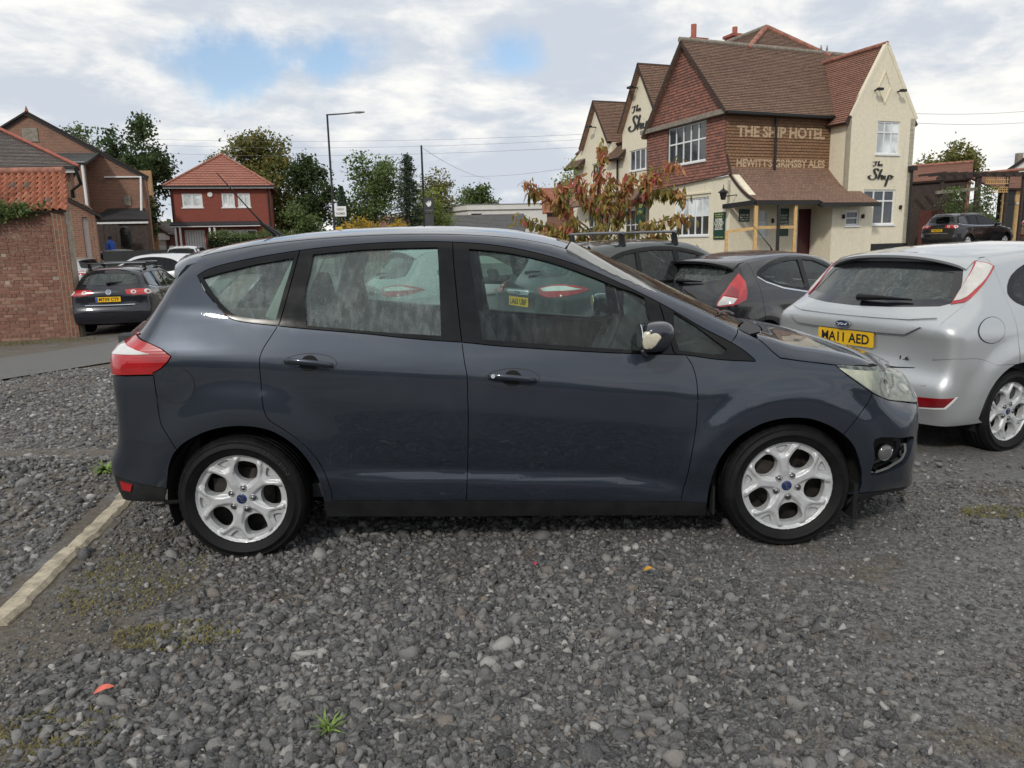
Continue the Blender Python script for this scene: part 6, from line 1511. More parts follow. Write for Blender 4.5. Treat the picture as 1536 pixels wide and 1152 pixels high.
# tan wall and low far roofs that close the view between the trees
def wall_thing(label,a,b,h,mat,name='boundary_wall',cat='wall'):
    a=Vector((*a,gz1(*a)-.5)); b=Vector((*b,gz1(*b)-.5)); u=(b-a); u.z=0; t=thing(name,label,cat,(0,0,0)); slabpoly('wall_face',frame(a,u),[(0,0),(u.length,0),(u.length,h),(0,h)],mat,t,(),.25); return t
wall_thing('tan rendered wall between the tall brick building and the red brick house',(-28,50),(-23.2,51.),7.2,simple('tan render',(.42,.25,.13),.9,0,.15,3))
def far_roof(label,x,y,w,ze,zr,mat,wallm,d=6):
    t=thing('house',label,'house',(x,y,0)); slabpoly('wall',frame((0,0,0),(1,0,0)),[(0,-2),(w,-2),(w,ze),(0,ze)],wallm,t,(),.2)
    courses('roof_slope',frame((-.3,-.3,ze-.1),(1,0,0),(0,1,(zr-ze)/(d/2))),[(0,0),(w+.6,0),(w+.6,math.hypot(d/2,zr-ze)),(0,math.hypot(d/2,zr-ze))],mat,t,.1,None,.25)
far_roof('low grey-roofed bungalow half hidden by the yellow shrubs',-8.6,56,9.5,2.3,3.6,B['slate'],B['white_wall']); far_roof('red roofed house showing between the street lamp and the cypress',-14.5,75,6.5,2.6,4.3,B['roof_tile2'],B['brick_red']); far_roof('long low roof behind the far end of the inn',2.6,52,7,3.4,5.2,B['conc_tile'],B['brick'])

HCACHE={}
def gen_hull(prof,*a,**k):
    key=(str(prof),a,str(k))
    if key not in HCACHE: HCACHE[key]=gen_hull_(prof,*a,**k)
    return HCACHE[key]
def gen_hull_(prof,w=.86,zs=.86,zb=.98,wr=.63,zr=1.44,wb=2.6,front=3.4,rearA=.10,rearN=2.6,roofA=.05,kr=.07,arch=.022,rwid=.0,slope=0.):
    t=lambda z:[(-1,z-slope*.5),(3.5,z+slope*1.5)] if slope else [(0,z)]
    c=lambda v:[(0,v)]
    rows=[(c(0.),c(w-.09)),(c(.17),c(w-.055)),(c(.28),c(w-.02)),(c(.48),c(w-.006)),(c(.66),c(w)),(t(zs-.03),c(w-.008)),(t(zs+.05),c(w-.03)),(t(zb),c(w-.055)),(t(zb+.03),c(w-.068)),(c(zr),[(-.5,wr-.03),(.3,wr),(1.2,wr),(2.,wr-.02)]),(c(zr+.3),c(wr-.12))]
    xf=front
    def taper(x,z): return .06*np.clip((x-(xf-.75))/.8,0,2)**2+.055*np.clip((-.05-x)/.7,0,2)**2+sstep(zb,zb+.3,z)*rwid*np.clip((.3-x)/.7,0,2)**1.5
    def bump(cx):
        def f(x,z):
            r=np.hypot(x-cx,z-.30); return arch*(1-sstep(.40,.56,r))*sstep(.2,.4,z)
        return f
    def crown(x,z):
        fr=sstep(xf-.7,xf-.05,x)*(1-sstep(.70,.93,z)); re=1-sstep(-.55,-.1,x); ws=sstep(1.4,1.9,x)*sstep(1.0,1.06,z)
        A=roofA+.25*fr+rearA*re+.05*ws; n=2.2+.4*fr+(rearN-2.2)*re
        hw=(wr-.02)+np.maximum((w-wr)*np.maximum(fr,1-sstep(.85,1.1,z)),sstep(1.4,1.9,x)*(.04+.22*(1-sstep(1.0,1.5,z))))+.12*re*(1-sstep(zb,zr,z))
        return A,n,hw
    def k(x,z): return kr+.08*sstep(xf-.5,xf-.1,x)*(1-sstep(.7,.9,z))+.02*(1-sstep(-.6,-.3,x))
    return Hull(prof,rows,taper,crown,k,(bump(0.),bump(wb)),h=.016)
FOCUS_PROF=[(-.66,.16),(-.72,.28),(-.765,.40),(-.765,.50),(-.745,.575),(-.72,.62),(-.705,.70),(-.705,.82),(-.715,.92),(-.70,.985),(-.655,1.03),(-.5,1.17),(-.36,1.295),(-.275,1.37),(-.20,1.415),(-.1,1.44),(.2,1.468),(.6,1.487),(.95,1.49),(1.3,1.472),(1.55,1.43),(1.9,1.28),(2.25,1.10),(2.38,1.03),(2.5,1.0),(2.8,.95),(3.1,.86),(3.3,.74),(3.42,.6),(3.45,.45),(3.42,.28),(3.3,.14),(1.5,.10),(-.4,.11)]

# ---------------------------------------------------------------- the other parked cars, each cut from its own hull
def spoiler_loft(h,car,mat,xb,xt,hw,drop=.02,th=.032,name='spoiler'):
    """roof-edge spoiler: a wedge that leaves the roof at xb and ends at xt, half width hw"""
    V=[];F=[];n=26;m=7
    for i in range(n+1):
        y=-hw+2*hw*i/n; e=abs(y/hw); a=h.map([(xb,y)],'top')[0]; L=(xb-xt)*(1-.42*e**3.2)
        zt_=a[2]-.002; tipx,tipz=xb-L,zt_-drop*L/(xb-xt)-.045*e**4
        sl=(h.map([(xb+.05,y)],'top')[0][2]-zt_)/.05
        P=[(xb+.012,zt_+.002+sl*.012),(xb-L*.4,zt_-sl*L*.25*.6-.002),(tipx+.012,tipz+.003),(tipx,tipz-.006),(tipx+.006,tipz-th*.75),(tipx+.03,tipz-th),(xb-.02,zt_-.075-.03*e)]
        V+=[(x,y*(1-.0*e),z) for x,z in P]
    for i in range(n):
        for j in range(m-1): F.append((i*m+j,i*m+j+1,(i+1)*m+j+1,(i+1)*m+j))
    F.append(tuple(range(m))); F.append(tuple(n*m+j for j in range(m-1,-1,-1)))
    b=MB(); b.add(V,F,True); o=b.build(name,mat,car); o.data.polygons.foreach_set('use_smooth',[True]*(len(F)-2)+[False]*2); 
    mod=o.modifiers.new('edges','EDGE_SPLIT'); mod.split_angle=R(50); return o
def build_hatch(S):
    h=S['hull']; wb=S['wb']; car=thing(S.get('name','parked_car'),S['label'],'car',S['pose'][:2]+(S['pose'][3],),S['pose'][2],S.get('group'))
    pm=S['paint']; RC=.25; FC=S['front']-1.2; fine=S.get('h',.04); det=S.get('detail',2)
    def rp(pts):
        p=h.map(np.asarray(pts,float),'side'); return np.stack([np.arctan2(p[:,1],RC-p[:,0]),p[:,2]],1)
    def fp(pts):
        p=h.map(np.asarray(pts,float),'side'); return np.stack([np.arctan2(p[:,1],p[:,0]-FC),p[:,2]],1)
    mir=lambda L:join(L,np.asarray(L,float)[::-1]*np.array([1,-1]))
    mirx=lambda L:join(L,np.asarray(L,float)[::-1]*np.array([-1,1]))
    ra=S.get('ra',.355); zc=S.get('zw',.31); zsill=.19
    arc=lambda cx,a0,a1,n=22:[(cx+ra*math.cos(R(a0+(a1-a0)*q/n)),zc+ra*math.sin(R(a0+(a1-a0)*q/n))) for q in range(n+1)]
    a_s=math.degrees(math.asin((zsill-zc)/ra))
    gy=S['gut']; gxy=crv(gy,4); gp=h.map(gxy,'top'); gut=gp[:,[0,2]]
    xs=S['xs']; bs=S['bumper_seam']        # side points from the lamp/tailgate corner to the arch
    A0=np.array(arc(0,a_s,180-a_s,40)); A1=np.array(arc(wb,180-a_s,a_s,30))
    xf=S['front']-.62
    hoodz=S['hood']                         # side points of the bonnet edge, rear to front
    rear_arc=A0[(A0[:,0]<xs)]; front_arc=A0[(A0[:,0]>=xs)]
    dlo=np.array(S['dlo'],float)
    g_side=gut[gut[:,0]>xs]; g_rear=gut[gut[:,0]<=xs]
    side=join([(wb-ra*math.cos(R(a_s)),zsill)],[(ra*math.cos(R(a_s))+.0,zsill)],front_arc,[(xs,g_side[0][1]-.001)],g_side,hoodz,[(xf,hoodz[-1][1]-.12),(xf,zsill+.02)],[(A1[-1][0],zsill+.02)],A1[::-1])
    for sg in (-1,1):
        o=panel('body_side',h,[side,catmull(dlo,3,True)],'side',pm,car,sg,h=fine,gap=0)
        tr=panel('window_trim',h,[inset(resample(catmull(dlo,3,True),.02),-.012)]+[resample(np.array(g,float),.02) for g in S['glasses']],'side',M['black_trim'],car,sg,h=fine,off=.0015,gap=0,flange=.02)
        for g in S['glasses']: panel('window_glass',h,[inset(resample(np.array(g,float),.03),-.008)],'side',S.get('gmat',M['glass_mid']),tr,sg,h=.07,off=-.01,gap=0,flange=.004)
        if S.get('chrome'): 
            c=np.array(S['chrome'],float); panel('chrome_strip',h,[join(c,c[::-1]-np.array([0,.018]))],'side',M['chrome'],car,sg,h=.05,off=.004,gap=0,flange=.006)
        for sm in S.get('door_seams',()):
            q=crv(sm,3); t=np.gradient(q,axis=0); t/=np.linalg.norm(t,axis=1,keepdims=True); nn=np.stack([-t[:,1],t[:,0]],1)*.0025
            panel('door_gap',h,[join(q+nn,(q-nn)[::-1])],'side',M['rubber'],car,sg,h=.05,off=.0012,gap=0,flange=.001)
        for x,z in S.get('handles',()):
            panel('door_handle',h,[rrect(x-.1,x+.1,z-.016,z+.016,.015,3)],'side',pm,car,sg,h=.03,off=.028,gap=0,flange=.03)
    # rear quarters, tailgate, bumper
    seam=np.array(S['gate_seam'],float)      # rear-view (y<0,z) from roof to bumper
    def to_th(yz):
        p=h.map(yz,'rear'); return np.stack([np.arctan2(p[:,1],RC-p[:,0]),p[:,2]],1)
    sth=to_th(seam); bth=rp(bs)
    rs_line=rp([(xs,z) for z in np.linspace(rear_arc[0][1] if len(rear_arc) else .6,g_side[0][1]-.002,8)])
    qarc=rp(rear_arc[rear_arc[:,1]>bs[-1][1]-.001]) if len(rear_arc) else np.zeros((0,2))
    sth2=sth+np.array([.02,0]); rs2=rs_line-np.array([.02,0]); qloop=join(sth2,bth,qarc[::-1],rs2,rp([(x,z-.003) for x,z in g_rear[::-1]]) if len(g_rear) else np.zeros((0,2)))
    for sg in (-1,1): panel('rear_quarter',h,[qloop*np.array([1 if sg<0 else -1,1])],'rpolar',pm,car,ctr=RC,h=fine,us=.8,gap=0,off=-.002)
    gl=np.array(S['rear_glass'],float); top=S['gate_top']
    tg=join(top,seam,S['gate_low'])
    tgate=panel('tailgate',h,[mirx(tg),mirx(gl)],'rear',pm,car,h=fine,gap=.002)
    panel('rear_glass',h,[inset(resample(mirx(gl),.04),-.008)],'rear',S.get('rgmat',M['glass_rear']),tgate,h=.08,off=-.006,gap=0,flange=.004)
    if S.get('glass_border'):
        b_=mirx(gl); panel('glass_border',h,[b_,inset(resample(b_,.03),S['glass_border'])],'rear',M['gloss_black'],tgate,h=.05,off=-.002,gap=0,flange=.003)
    zb0=S.get('bump_z',.25); barc=rear_arc[(rear_arc[:,1]<=bs[-1][1]+.002)&(rear_arc[:,1]>zb0+.01)]; bl=rp(barc)
    half=join(S['bump_top_th'],bth,bl if len(bl) else [],[(-1.0,zb0+.005),(-.7,zb0-.0),(-.4,zb0-.01),(-.012,zb0-.012)])
    panel('rear_bumper',h,[mirx(half)],'rpolar',pm,car,ctr=RC,h=fine,us=.8,gap=.002,flange=.03)
    for nm,loop,mt,off in S.get('rear_parts',()):   # (theta,z) loops on the near corner, mirrored
        for sg in (-1,1): panel(nm,h,[np.array(loop,float)*np.array([1 if sg<0 else -1,1])],'rpolar',M[mt] if isinstance(mt,str) else mt,car,ctr=RC,h=.03,us=.8,off=off,gap=.0,flange=.012)
    for nm,loop,mt,off in S.get('gate_parts',()):   # symmetric rear-view half loops
        panel(nm,h,[mirx(np.array(loop,float))],'rear',M[mt] if isinstance(mt,str) else mt,tgate,h=.04,off=off,gap=0,flange=max(.012,off))
    # roof, spoiler, screens, bonnet
    x0,x1=S['roof_x']; gg=lambda x:float(np.interp(x,gxy[:,0],gxy[:,1])); gx=[p for p in gxy if x0<=p[0]<=x1]
    roof=mir(join([(x0-.01,-.01),(x0-.005,-.3),(x0,gg(x0))],gx,[(x1,gg(x1)),(x1+.04,-.35),(x1+.055,-.01)])); panel('roof',h,[roof],'top',pm,car,h=.06,gap=.001)
    spoiler_loft(h,car,S.get('sp_paint',pm),*S['spoiler'])
    wx=S['screen_x']; wsx=[p for p in gxy if x1<p[0]<=wx]
    ws=mir(join([(x1+.06,-.01),(x1+.045,-.35),(x1+.008,gg(x1))],wsx,[(wx+.14,-.3),(wx+.17,-.01)])); panel('windscreen',h,[ws],'top',M['glass_clear'],car,h=.08,flange=.004)
    he=h.map(hoodz,'side')[:,[0,1]]; 
    hd=mir(join([(wx+.19,-.01),(wx+.16,-.3),(wx+.01,he[0][1]+.01)],he,[(S['front']-.32,-.55),(S['front']-.17,-.3),(S['front']-.12,-.01)])); panel('bonnet',h,[hd],'top',pm,car,h=.05)
    zt=float(hoodz[-1][1]); nb=join([(-.012,zt-.06),(-.5,zt-.05),(-.85,zt-.03)],fp([(xf,zt-.10),(xf,.5),(xf,.24)]),[(-.6,.2),(-.012,.2)]); panel('front_bumper',h,[mirx(nb)],'polar',pm,car,ctr=FC,h=.06,us=.9,gap=.001)
    for sg in (-1,1): panel('headlamp',h,[np.array([(-.95,zt-.05),(-.75,zt-.03),(-.55,zt-.06),(-.5,zt-.13),(-.62,zt-.16),(-.85,zt-.12)])*np.array([1 if sg<0 else -1,1])],'polar',M['lamp_clear'],car,ctr=FC,h=.05,us=.9,off=.004,gap=0)
    # door mirrors
    mx,mz=S.get('mirror',(wb*.70,1.0))
    for sg in (-1,1):
        V=[];F=[];m=14; w0=float(h.map([(mx,mz)],'side')[0][1])*-1
        for yy,sc in ((w0-.03,.4),(w0+.03,.85),(w0+.10,1.),(w0+.16,.8),(w0+.185,.3)):
            for q in range(m): t=2*math.pi*q/m; V.append((mx+sc*.07*math.cos(t),sg*yy,mz+sc*.062*math.sin(t)))
        for k in range(4):
            for q in range(m): F.append((k*m+q,k*m+(q+1)%m,(k+1)*m+(q+1)%m,(k+1)*m+q))
        F+=[tuple(range(m-1,-1,-1)),tuple(range(4*m,5*m))]; b=MB(); b.add(V,F,True); b.build('door_mirror',S.get('mirror_mat',pm),car)
    # underside, cabin
    w=S['w']; u=MB(); u.box(-.40,S['front']-.35,-w+.2,w-.2,.17,.24); u.box(ra+.03,wb-ra-.03,-w+.07,w-.07,.165,.235); u.build('underbody',M['dark'],car)
    for cx in (0,wb):
        for sg in (-1,1):
            V=[];F=[];n=16
            for q in range(n+1):
                t=math.pi*(-.1+1.2*q/n)
                for yy in (w-.30,w-.035): V.append((cx+(ra+.02)*math.cos(t),sg*yy,zc+(ra+.02)*math.sin(t)))
            for q in range(n): F.append((2*q,2*q+1,2*q+3,2*q+2))
            V.append((cx,sg*(w-.30),zc)); F+=[(2*q,2*q+2,len(V)-1) for q in range(n)]; l=MB(); l.add(V,F,True); l.build('arch_liner',M['dark'],car)
    zbelt=S.get('belt',.92); t=MB(); t.box(-.5,wb-.35,-w+.12,w-.12,.25,.32); t.box(-.55,-.15,-w+.2,w-.2,.32,zbelt-.15); t.build('cabin_floor',M['interior'],car)
    for sg in (-1,1): d=MB(); d.box(-.1,wb-.5,min(sg*(w-.12),sg*(w-.08)),max(sg*(w-.12),sg*(w-.08)),.3,zbelt-.03); d.build('door_card',M['interior'],car)
    d=MB(); d.box(wb-.75,wb-.3,-w+.14,w-.14,.55,zbelt-.02); d.build('dashboard',M['interior'],car,.04)
    for x,yy in ((.95+.25,.36),(.95+.25,-.36),(.28,.36),(.28,-.36)):
        s=MB(); T=Matrix.Translation((x,yy,.30))@Matrix.Rotation(R(-16),4,'Y'); s.box(-.07,.07,-.23,.23,.05,.72,T); o=s.build('seat',M['fabric'],car,.05); s=MB(); s.box(-.055,.045,-.12,.12,.76,.93,T); s.build('headrest',M['fabric'],o,.04); s=MB(); s.box(x,x+.48,yy-.24,yy+.24,.36,.50); s.build('cushion',M['fabric'],o,.05)
    for x in (0,wb): put_wheel(S['wheel'],car,(x,-(w-.125),zc-.01),-1,R(S.get('spin',10)+x*9),nuts=det>1); put_wheel(S['wheel'],car,(x,(w-.125),zc-.01),1,R(33),nuts=False)
    # plate, badge, wiper, brake light
    def on_rear(y,z): p=h.map([(y,z)],'rear')[0]; n=h.grad(p[None])[0]; n[2]*=.6; n/=np.linalg.norm(n); return Vector(p),Vector(n)
    def face(y,z,lift,tilt=1.):
        p,n=on_rear(y,z); n=Vector((n.x,n.y*0,n.z*tilt)).normalized(); up=Vector((0,0,1)); x=up.cross(n).normalized(); yv=n.cross(x); p=p+n*lift
        return Matrix(((x.x,yv.x,n.x,p.x),(x.y,yv.y,n.y,p.y),(x.z,yv.z,n.z,p.z),(0,0,0,1)))
    if S.get('plate'): tx,y,z,wd,bl_=S['plate']; plate('number_plate',tgate,face(y,z,.012),tx,wd,.111,True,None,bl_)
    if S.get('badge'): y,z,bw,bh_=S['badge']; oval_badge('badge',tgate,face(y,z,S.get('badge_lift',.014)),bw,bh_)
    if S.get('wiper'):
        (y0,z0),(y1,z1)=S['wiper']; pp=[h.map([(y0+(y1-y0)*q,z0+(z1-z0)*q)],'rear')[0] for q in (0,.15,.5,1)]; nn=[h.grad(p[None])[0] for p in pp]; wv=MB(); wv.tube([pp[i]+nn[i]*(.035 if i<3 else .02) for i in range(4)],[.028,.024,.016,.006],8); wv.build('rear_wiper',M['black_trim'],tgate)
    if S.get('brake'): y,z,bw,bh_=S['brake']; T=face(0,z,-.004); b=MB(); b.prism([tuple(v) for v in rrect(-bw/2,bw/2,-bh_/2,bh_/2,.012,3)],.016,T,0); b.build('high_brake_light',M['lamp_dark'],car)
    if S.get('bars'):
        for xb in S['bars']:
            p=h.map([(xb,-.54),(xb,.54),(xb,0)],'top'); zt2=p[2][2]+.085; b=MB(); b.tube([(xb,-.63,zt2),(xb,0,zt2+.004),(xb,.63,zt2)],.017,8); o=b.build('roof_bar',M['bar_grey'],car)
            for q in (0,1):
                f=MB(); sg=-1 if q==0 else 1; f.tube([(xb,sg*.60,zt2),(xb+.01,sg*.585,zt2-.04),(xb+.02,sg*.59,p[q][2]-.035)],[.03,.036,.045],8); f.build('bar_foot',M['black_plastic'],o)
    if S.get('rails'):
        for sg in (-1,1):
            q=[h.map([(x,sg*(abs(gg(x))-.0))],'top')[0]+np.array([0,0,dz]) for x,dz in ((S['rails'][0],.0),(S['rails'][0]+.08,.045),((S['rails'][0]+S['rails'][1])/2,.05),(S['rails'][1]-.08,.045),(S['rails'][1],.0))]; b=MB(); b.tube(q,.017,7); b.build('roof_rail',M['bar_grey'],car)
    if S.get('aerial'): b=MB(); p=h.map([(S['aerial'],0)],'top')[0]; b.tube([p,p+np.array([-.05,0,.06]),p+np.array([-.42,0,.34])],[.016,.007,.003],6); b.build('aerial',M['black_trim'],car)
    if S.get('scale'): car.scale=S['scale']
    return car,face,tgate,h
M['bar_grey']=simple('grey roof bar',(.22,.23,.24),.35,.6,.1)
M['silver_paint']=paint('silver metallic paint',(.50,.52,.53),.55,.36,dirt=.05)
M['black_paint']=paint('black metallic paint',(.012,.012,.014),.3,.28,dirt=.04)
M['greygreen_paint']=paint('dark grey green metallic paint',(.055,.066,.066),.5,.33,dirt=.06)
M['navy_paint']=paint('blue black paint',(.010,.011,.018),.3,.28,dirt=.05)
M['white_paint']=paint('pale silver paint',(.66,.67,.68),.3,.34,dirt=.05)
M['bronze_paint']=paint('bronze metallic paint',(.26,.16,.115),.5,.33,dirt=.05)
M['maroon_paint']=paint('dark red paint',(.13,.02,.03),.4,.33,dirt=.05)
WD2=wheel_data(.310,.205,.224)
GUT=lambda a,b,c:[(a,-.585),(.1,-.60),(.8,-.60),(1.4,-.595),(b,-.60),(b+.4,-.66),(c,-.735)]
def focus_spec():
    h=gen_hull(FOCUS_PROF,.88,.9,1.0,.62,1.43,2.64,3.45,.085,2.6)
    return dict(hull=h,wb=2.64,front=3.45,w=.88,pose=(3.21,6.03,.419,-.077),paint=M['silver_paint'],h=.03,wheel=WD2,label='silver hatchback with high corner tail lamps, parked nose away beside the black hatchback',
     gut=GUT(-.10,1.5,2.25),xs=-.06,ra=.355,bumper_seam=crv([(-.60,.728),(-.50,.726),(-.40,.716),(-.32,.69),(-.255,.65),(-.245,.568)],3)[:-4],
     dlo=[(-.01,1.14),(.10,1.25),(.35,1.335),(.8,1.385),(1.2,1.37),(1.55,1.29),(1.95,1.10),(2.1,1.0),(1.5,.975),(.8,.985),(.25,1.02),(.04,1.08)],
     glasses=[[(.03,1.15),(.12,1.235),(.36,1.31),(.52,1.335),(.47,1.03),(.27,1.045),(.07,1.09)],[(.58,1.34),(.82,1.36),(1.08,1.35),(1.06,1.005),(.53,1.02)],[(1.15,1.345),(1.4,1.305),(1.75,1.16),(1.98,1.03),(1.5,.995),(1.12,1.0)]],
     hood=np.array([(2.27,1.05),(2.4,.985),(2.6,.95),(2.83,.90)]),
     gate_seam=[(-.59,1.372),(-.64,1.32),(-.69,1.20),(-.72,1.07),(-.71,.97),(-.705,.85),(-.70,.74),(-.69,.705)],gate_top=[(-.01,1.378),(-.3,1.376)],gate_low=[(-.67,.68),(-.62,.645),(-.45,.63),(-.2,.625),(-.01,.624)],
     rear_glass=[(-.01,1.362),(-.3,1.358),(-.56,1.335),(-.62,1.22),(-.665,1.09),(-.60,1.062),(-.3,1.045),(-.01,1.038)],glass_border=.05,
     bump_top_th=[(-.012,.615),(-.2,.617),(-.42,.622),(-.55,.638),(-.60,.665),(-.632,.703)],bump_z=.25,
     rear_parts=[('tail_lamp',[(-.955,1.362),(-1.06,1.352),(-1.15,1.325),(-1.05,1.255),(-.96,1.19),(-.875,1.12),(-.83,1.09),(-.745,1.075),(-.79,1.14),(-.87,1.25)],'lamp_red',.006),('lamp_lens',[(-.965,1.355),(-1.05,1.345),(-1.115,1.325),(-1.02,1.255),(-.93,1.19),(-.85,1.125),(-.81,1.105),(-.765,1.095),(-.80,1.15),(-.88,1.255)],'lamp_pearl',.010),
      ('rear_reflector',[(-.55,.447),(-.78,.462),(-.73,.395),(-.60,.378)],'lamp_dark',.004),('reflector_trim',[(-.535,.455),(-.55,.447),(-.60,.378),(-.73,.395),(-.78,.462),(-.80,.465),(-.74,.383),(-.60,.366)],'white_plastic',.003),('parking_sensor',[tuple(v) for v in disc(-.615,.545,.018,.016,14)],'silver_paint',.004)],
     gate_parts=[('gate_handle_bar',[(-.01,.935),(-.4,.934),(-.60,.925),(-.50,.872),(-.3,.868),(-.01,.868)],'silver_paint',.022),('gate_fold',[(-.01,1.0),(-.4,.998),(-.66,.985),(-.5,.968),(-.01,.965)],'silver_paint',.012)],
     roof_x=(-.12,1.5),spoiler=(-.125,-.345,.60),screen_x=2.25,
     plate=('MA11 AED',-.0,.80,.52,False),badge=(0,.905,.135,.055),badge_lift=.042,wiper=((-.02,1.075),(-.42,1.085)),brake=(0,1.405,.36,.035),mirror=(1.98,1.03),belt=.98,door_seams=[[(.5,1.0),(.48,.8),(.52,.5),(.6,.22)],[(1.1,1.0),(1.1,.6),(1.08,.22)],[(2.05,.98),(2.12,.8),(2.1,.5),(2.02,.22)]],handles=[(.62,.86),(1.3,.84)],gmat=M['glass_mid'],rgmat=M['glass_rear'])
M['lamp_pearl']=lamp('pale lamp lens',(.60,.58,.55),.15,30)
def add_focus():
    S=focus_spec(); car,face,tg,h=build_hatch(S)
    T=face(-.50,.70,.006); V,F=text_fit('1.6',.075,.028,.02); b=MB(); slab(b,V,F,T); b.build('engine_badge',M['ink'],tg)
    panel('fuel_flap',h,[np.stack([-1.006+.105*np.cos(np.arange(32)/32*6.2832),.905+.085*np.sin(np.arange(32)/32*6.2832)],1)],'rpolar',M['silver_paint'],car,ctr=.25,us=.8,off=.003,gap=0,h=.03,flange=.004)
    t=np.arange(36)/36*6.2832; panel('flap_gap',h,[np.stack([-1.006+.110*np.cos(t),.905+.089*np.sin(t)],1),np.stack([-1.006+.104*np.cos(t),.905+.0845*np.sin(t)],1)],'rpolar',M['rubber'],car,ctr=.25,us=.8,off=.0014,gap=0,h=.03,flange=.001)
    return car
FOCUS=add_focus()

FIESTA_PROF=[(-.58,.16),(-.63,.28),(-.665,.42),(-.66,.54),(-.64,.60),(-.625,.72),(-.625,.86),(-.60,.95),(-.54,1.03),(-.44,1.14),(-.34,1.24),(-.27,1.305),(-.19,1.345),(-.1,1.37),(.2,1.405),(.6,1.428),(.9,1.43),(1.2,1.41),(1.45,1.365),(1.8,1.20),(2.1,1.05),(2.22,.985),(2.35,.96),(2.6,.92),(2.9,.83),(3.1,.72),(3.22,.58),(3.25,.42),(3.22,.28),(3.1,.14),(1.5,.1),(-.4,.11)]
def fiesta_spec():
    h=gen_hull(FIESTA_PROF,.845,.88,1.0,.60,1.38,2.49,3.25,.075,2.6,slope=-.03,rwid=.02)
    return dict(hull=h,wb=2.49,front=3.25,w=.845,pose=(2.47,9.40,.60,-.115),paint=M['black_paint'],h=.035,wheel=WD2,label='black three-door hatchback with tall red tail lamps and roof spoiler, beside the silver hatchback',
     gut=GUT(-.06,1.42,2.05),xs=-.06,ra=.35,bumper_seam=crv([(-.50,.74),(-.40,.735),(-.32,.70),(-.26,.655),(-.25,.575)],3)[:-3],
     dlo=[(-.0,1.165),(.15,1.245),(.4,1.315),(.75,1.35),(1.1,1.33),(1.4,1.25),(1.85,1.03),(1.9,.955),(1.3,.935),(.8,.955),(.4,1.02),(.12,1.10)],
     glasses=[[(.06,1.165),(.25,1.245),(.55,1.30),(.84,1.315),(.80,.985),(.6,1.0),(.3,1.06)],[(.93,1.315),(1.15,1.295),(1.42,1.20),(1.74,1.03),(1.72,.965),(1.3,.965),(.88,.98)]],chrome=[(-.01,1.15),(.10,1.09),(.38,1.008),(.8,.944),(1.3,.926),(1.9,.945)],
     hood=np.array([(2.07,1.0),(2.2,.945),(2.4,.91),(2.63,.86)]),
     gate_seam=[(-.545,1.325),(-.60,1.23),(-.63,1.12),(-.615,1.02),(-.585,.94),(-.57,.86),(-.565,.74),(-.55,.68)],gate_top=[(-.01,1.335),(-.3,1.334)],gate_low=[(-.5,.64),(-.3,.63),(-.01,.628)],
     rear_glass=[(-.01,1.31),(-.3,1.305),(-.50,1.27),(-.545,1.17),(-.52,1.095),(-.3,1.06),(-.01,1.05)],glass_border=.035,
     bump_top_th=[(-.012,.618),(-.2,.62),(-.40,.63),(-.51,.655),(-.555,.69)],bump_z=.25,
     rear_parts=[('tail_lamp',[(-.90,1.19),(-.965,1.10),(-.975,.99),(-.95,.905),(-.82,.855),(-.66,.83),(-.635,.86),(-.69,.95),(-.78,1.07)],'lamp_red',.012),('reversing_lens',[(-.65,.842),(-.80,.868),(-.84,.92),(-.71,.94),(-.66,.88)],'lamp_clear',.016),('lamp_lens',[(-.715,.952),(-.85,.93),(-.875,1.0),(-.80,1.055)],'lamp_dark',.016)],
     roof_x=(-.10,1.42),spoiler=(-.10,-.42,.575,.03,.04),screen_x=2.05,plate=('YD14 KXU',0,.80,.52,False),badge=(0,.96,.12,.05),wiper=((.05,1.075),(-.30,1.085)),brake=(0,1.338,.30,.03),mirror=(1.78,.98),belt=.93,handles=[(1.1,.86)],door_seams=[[(.86,.96),(.84,.7),(.82,.24)],[(1.9,.95),(1.95,.7),(1.85,.24)]],gmat=M['glass_clear'],rgmat=M['glass_rear'],aerial=1.2)
build_hatch(fiesta_spec())
KUGA_PROF=[(x,z*1.035) for x,z in FOCUS_PROF]
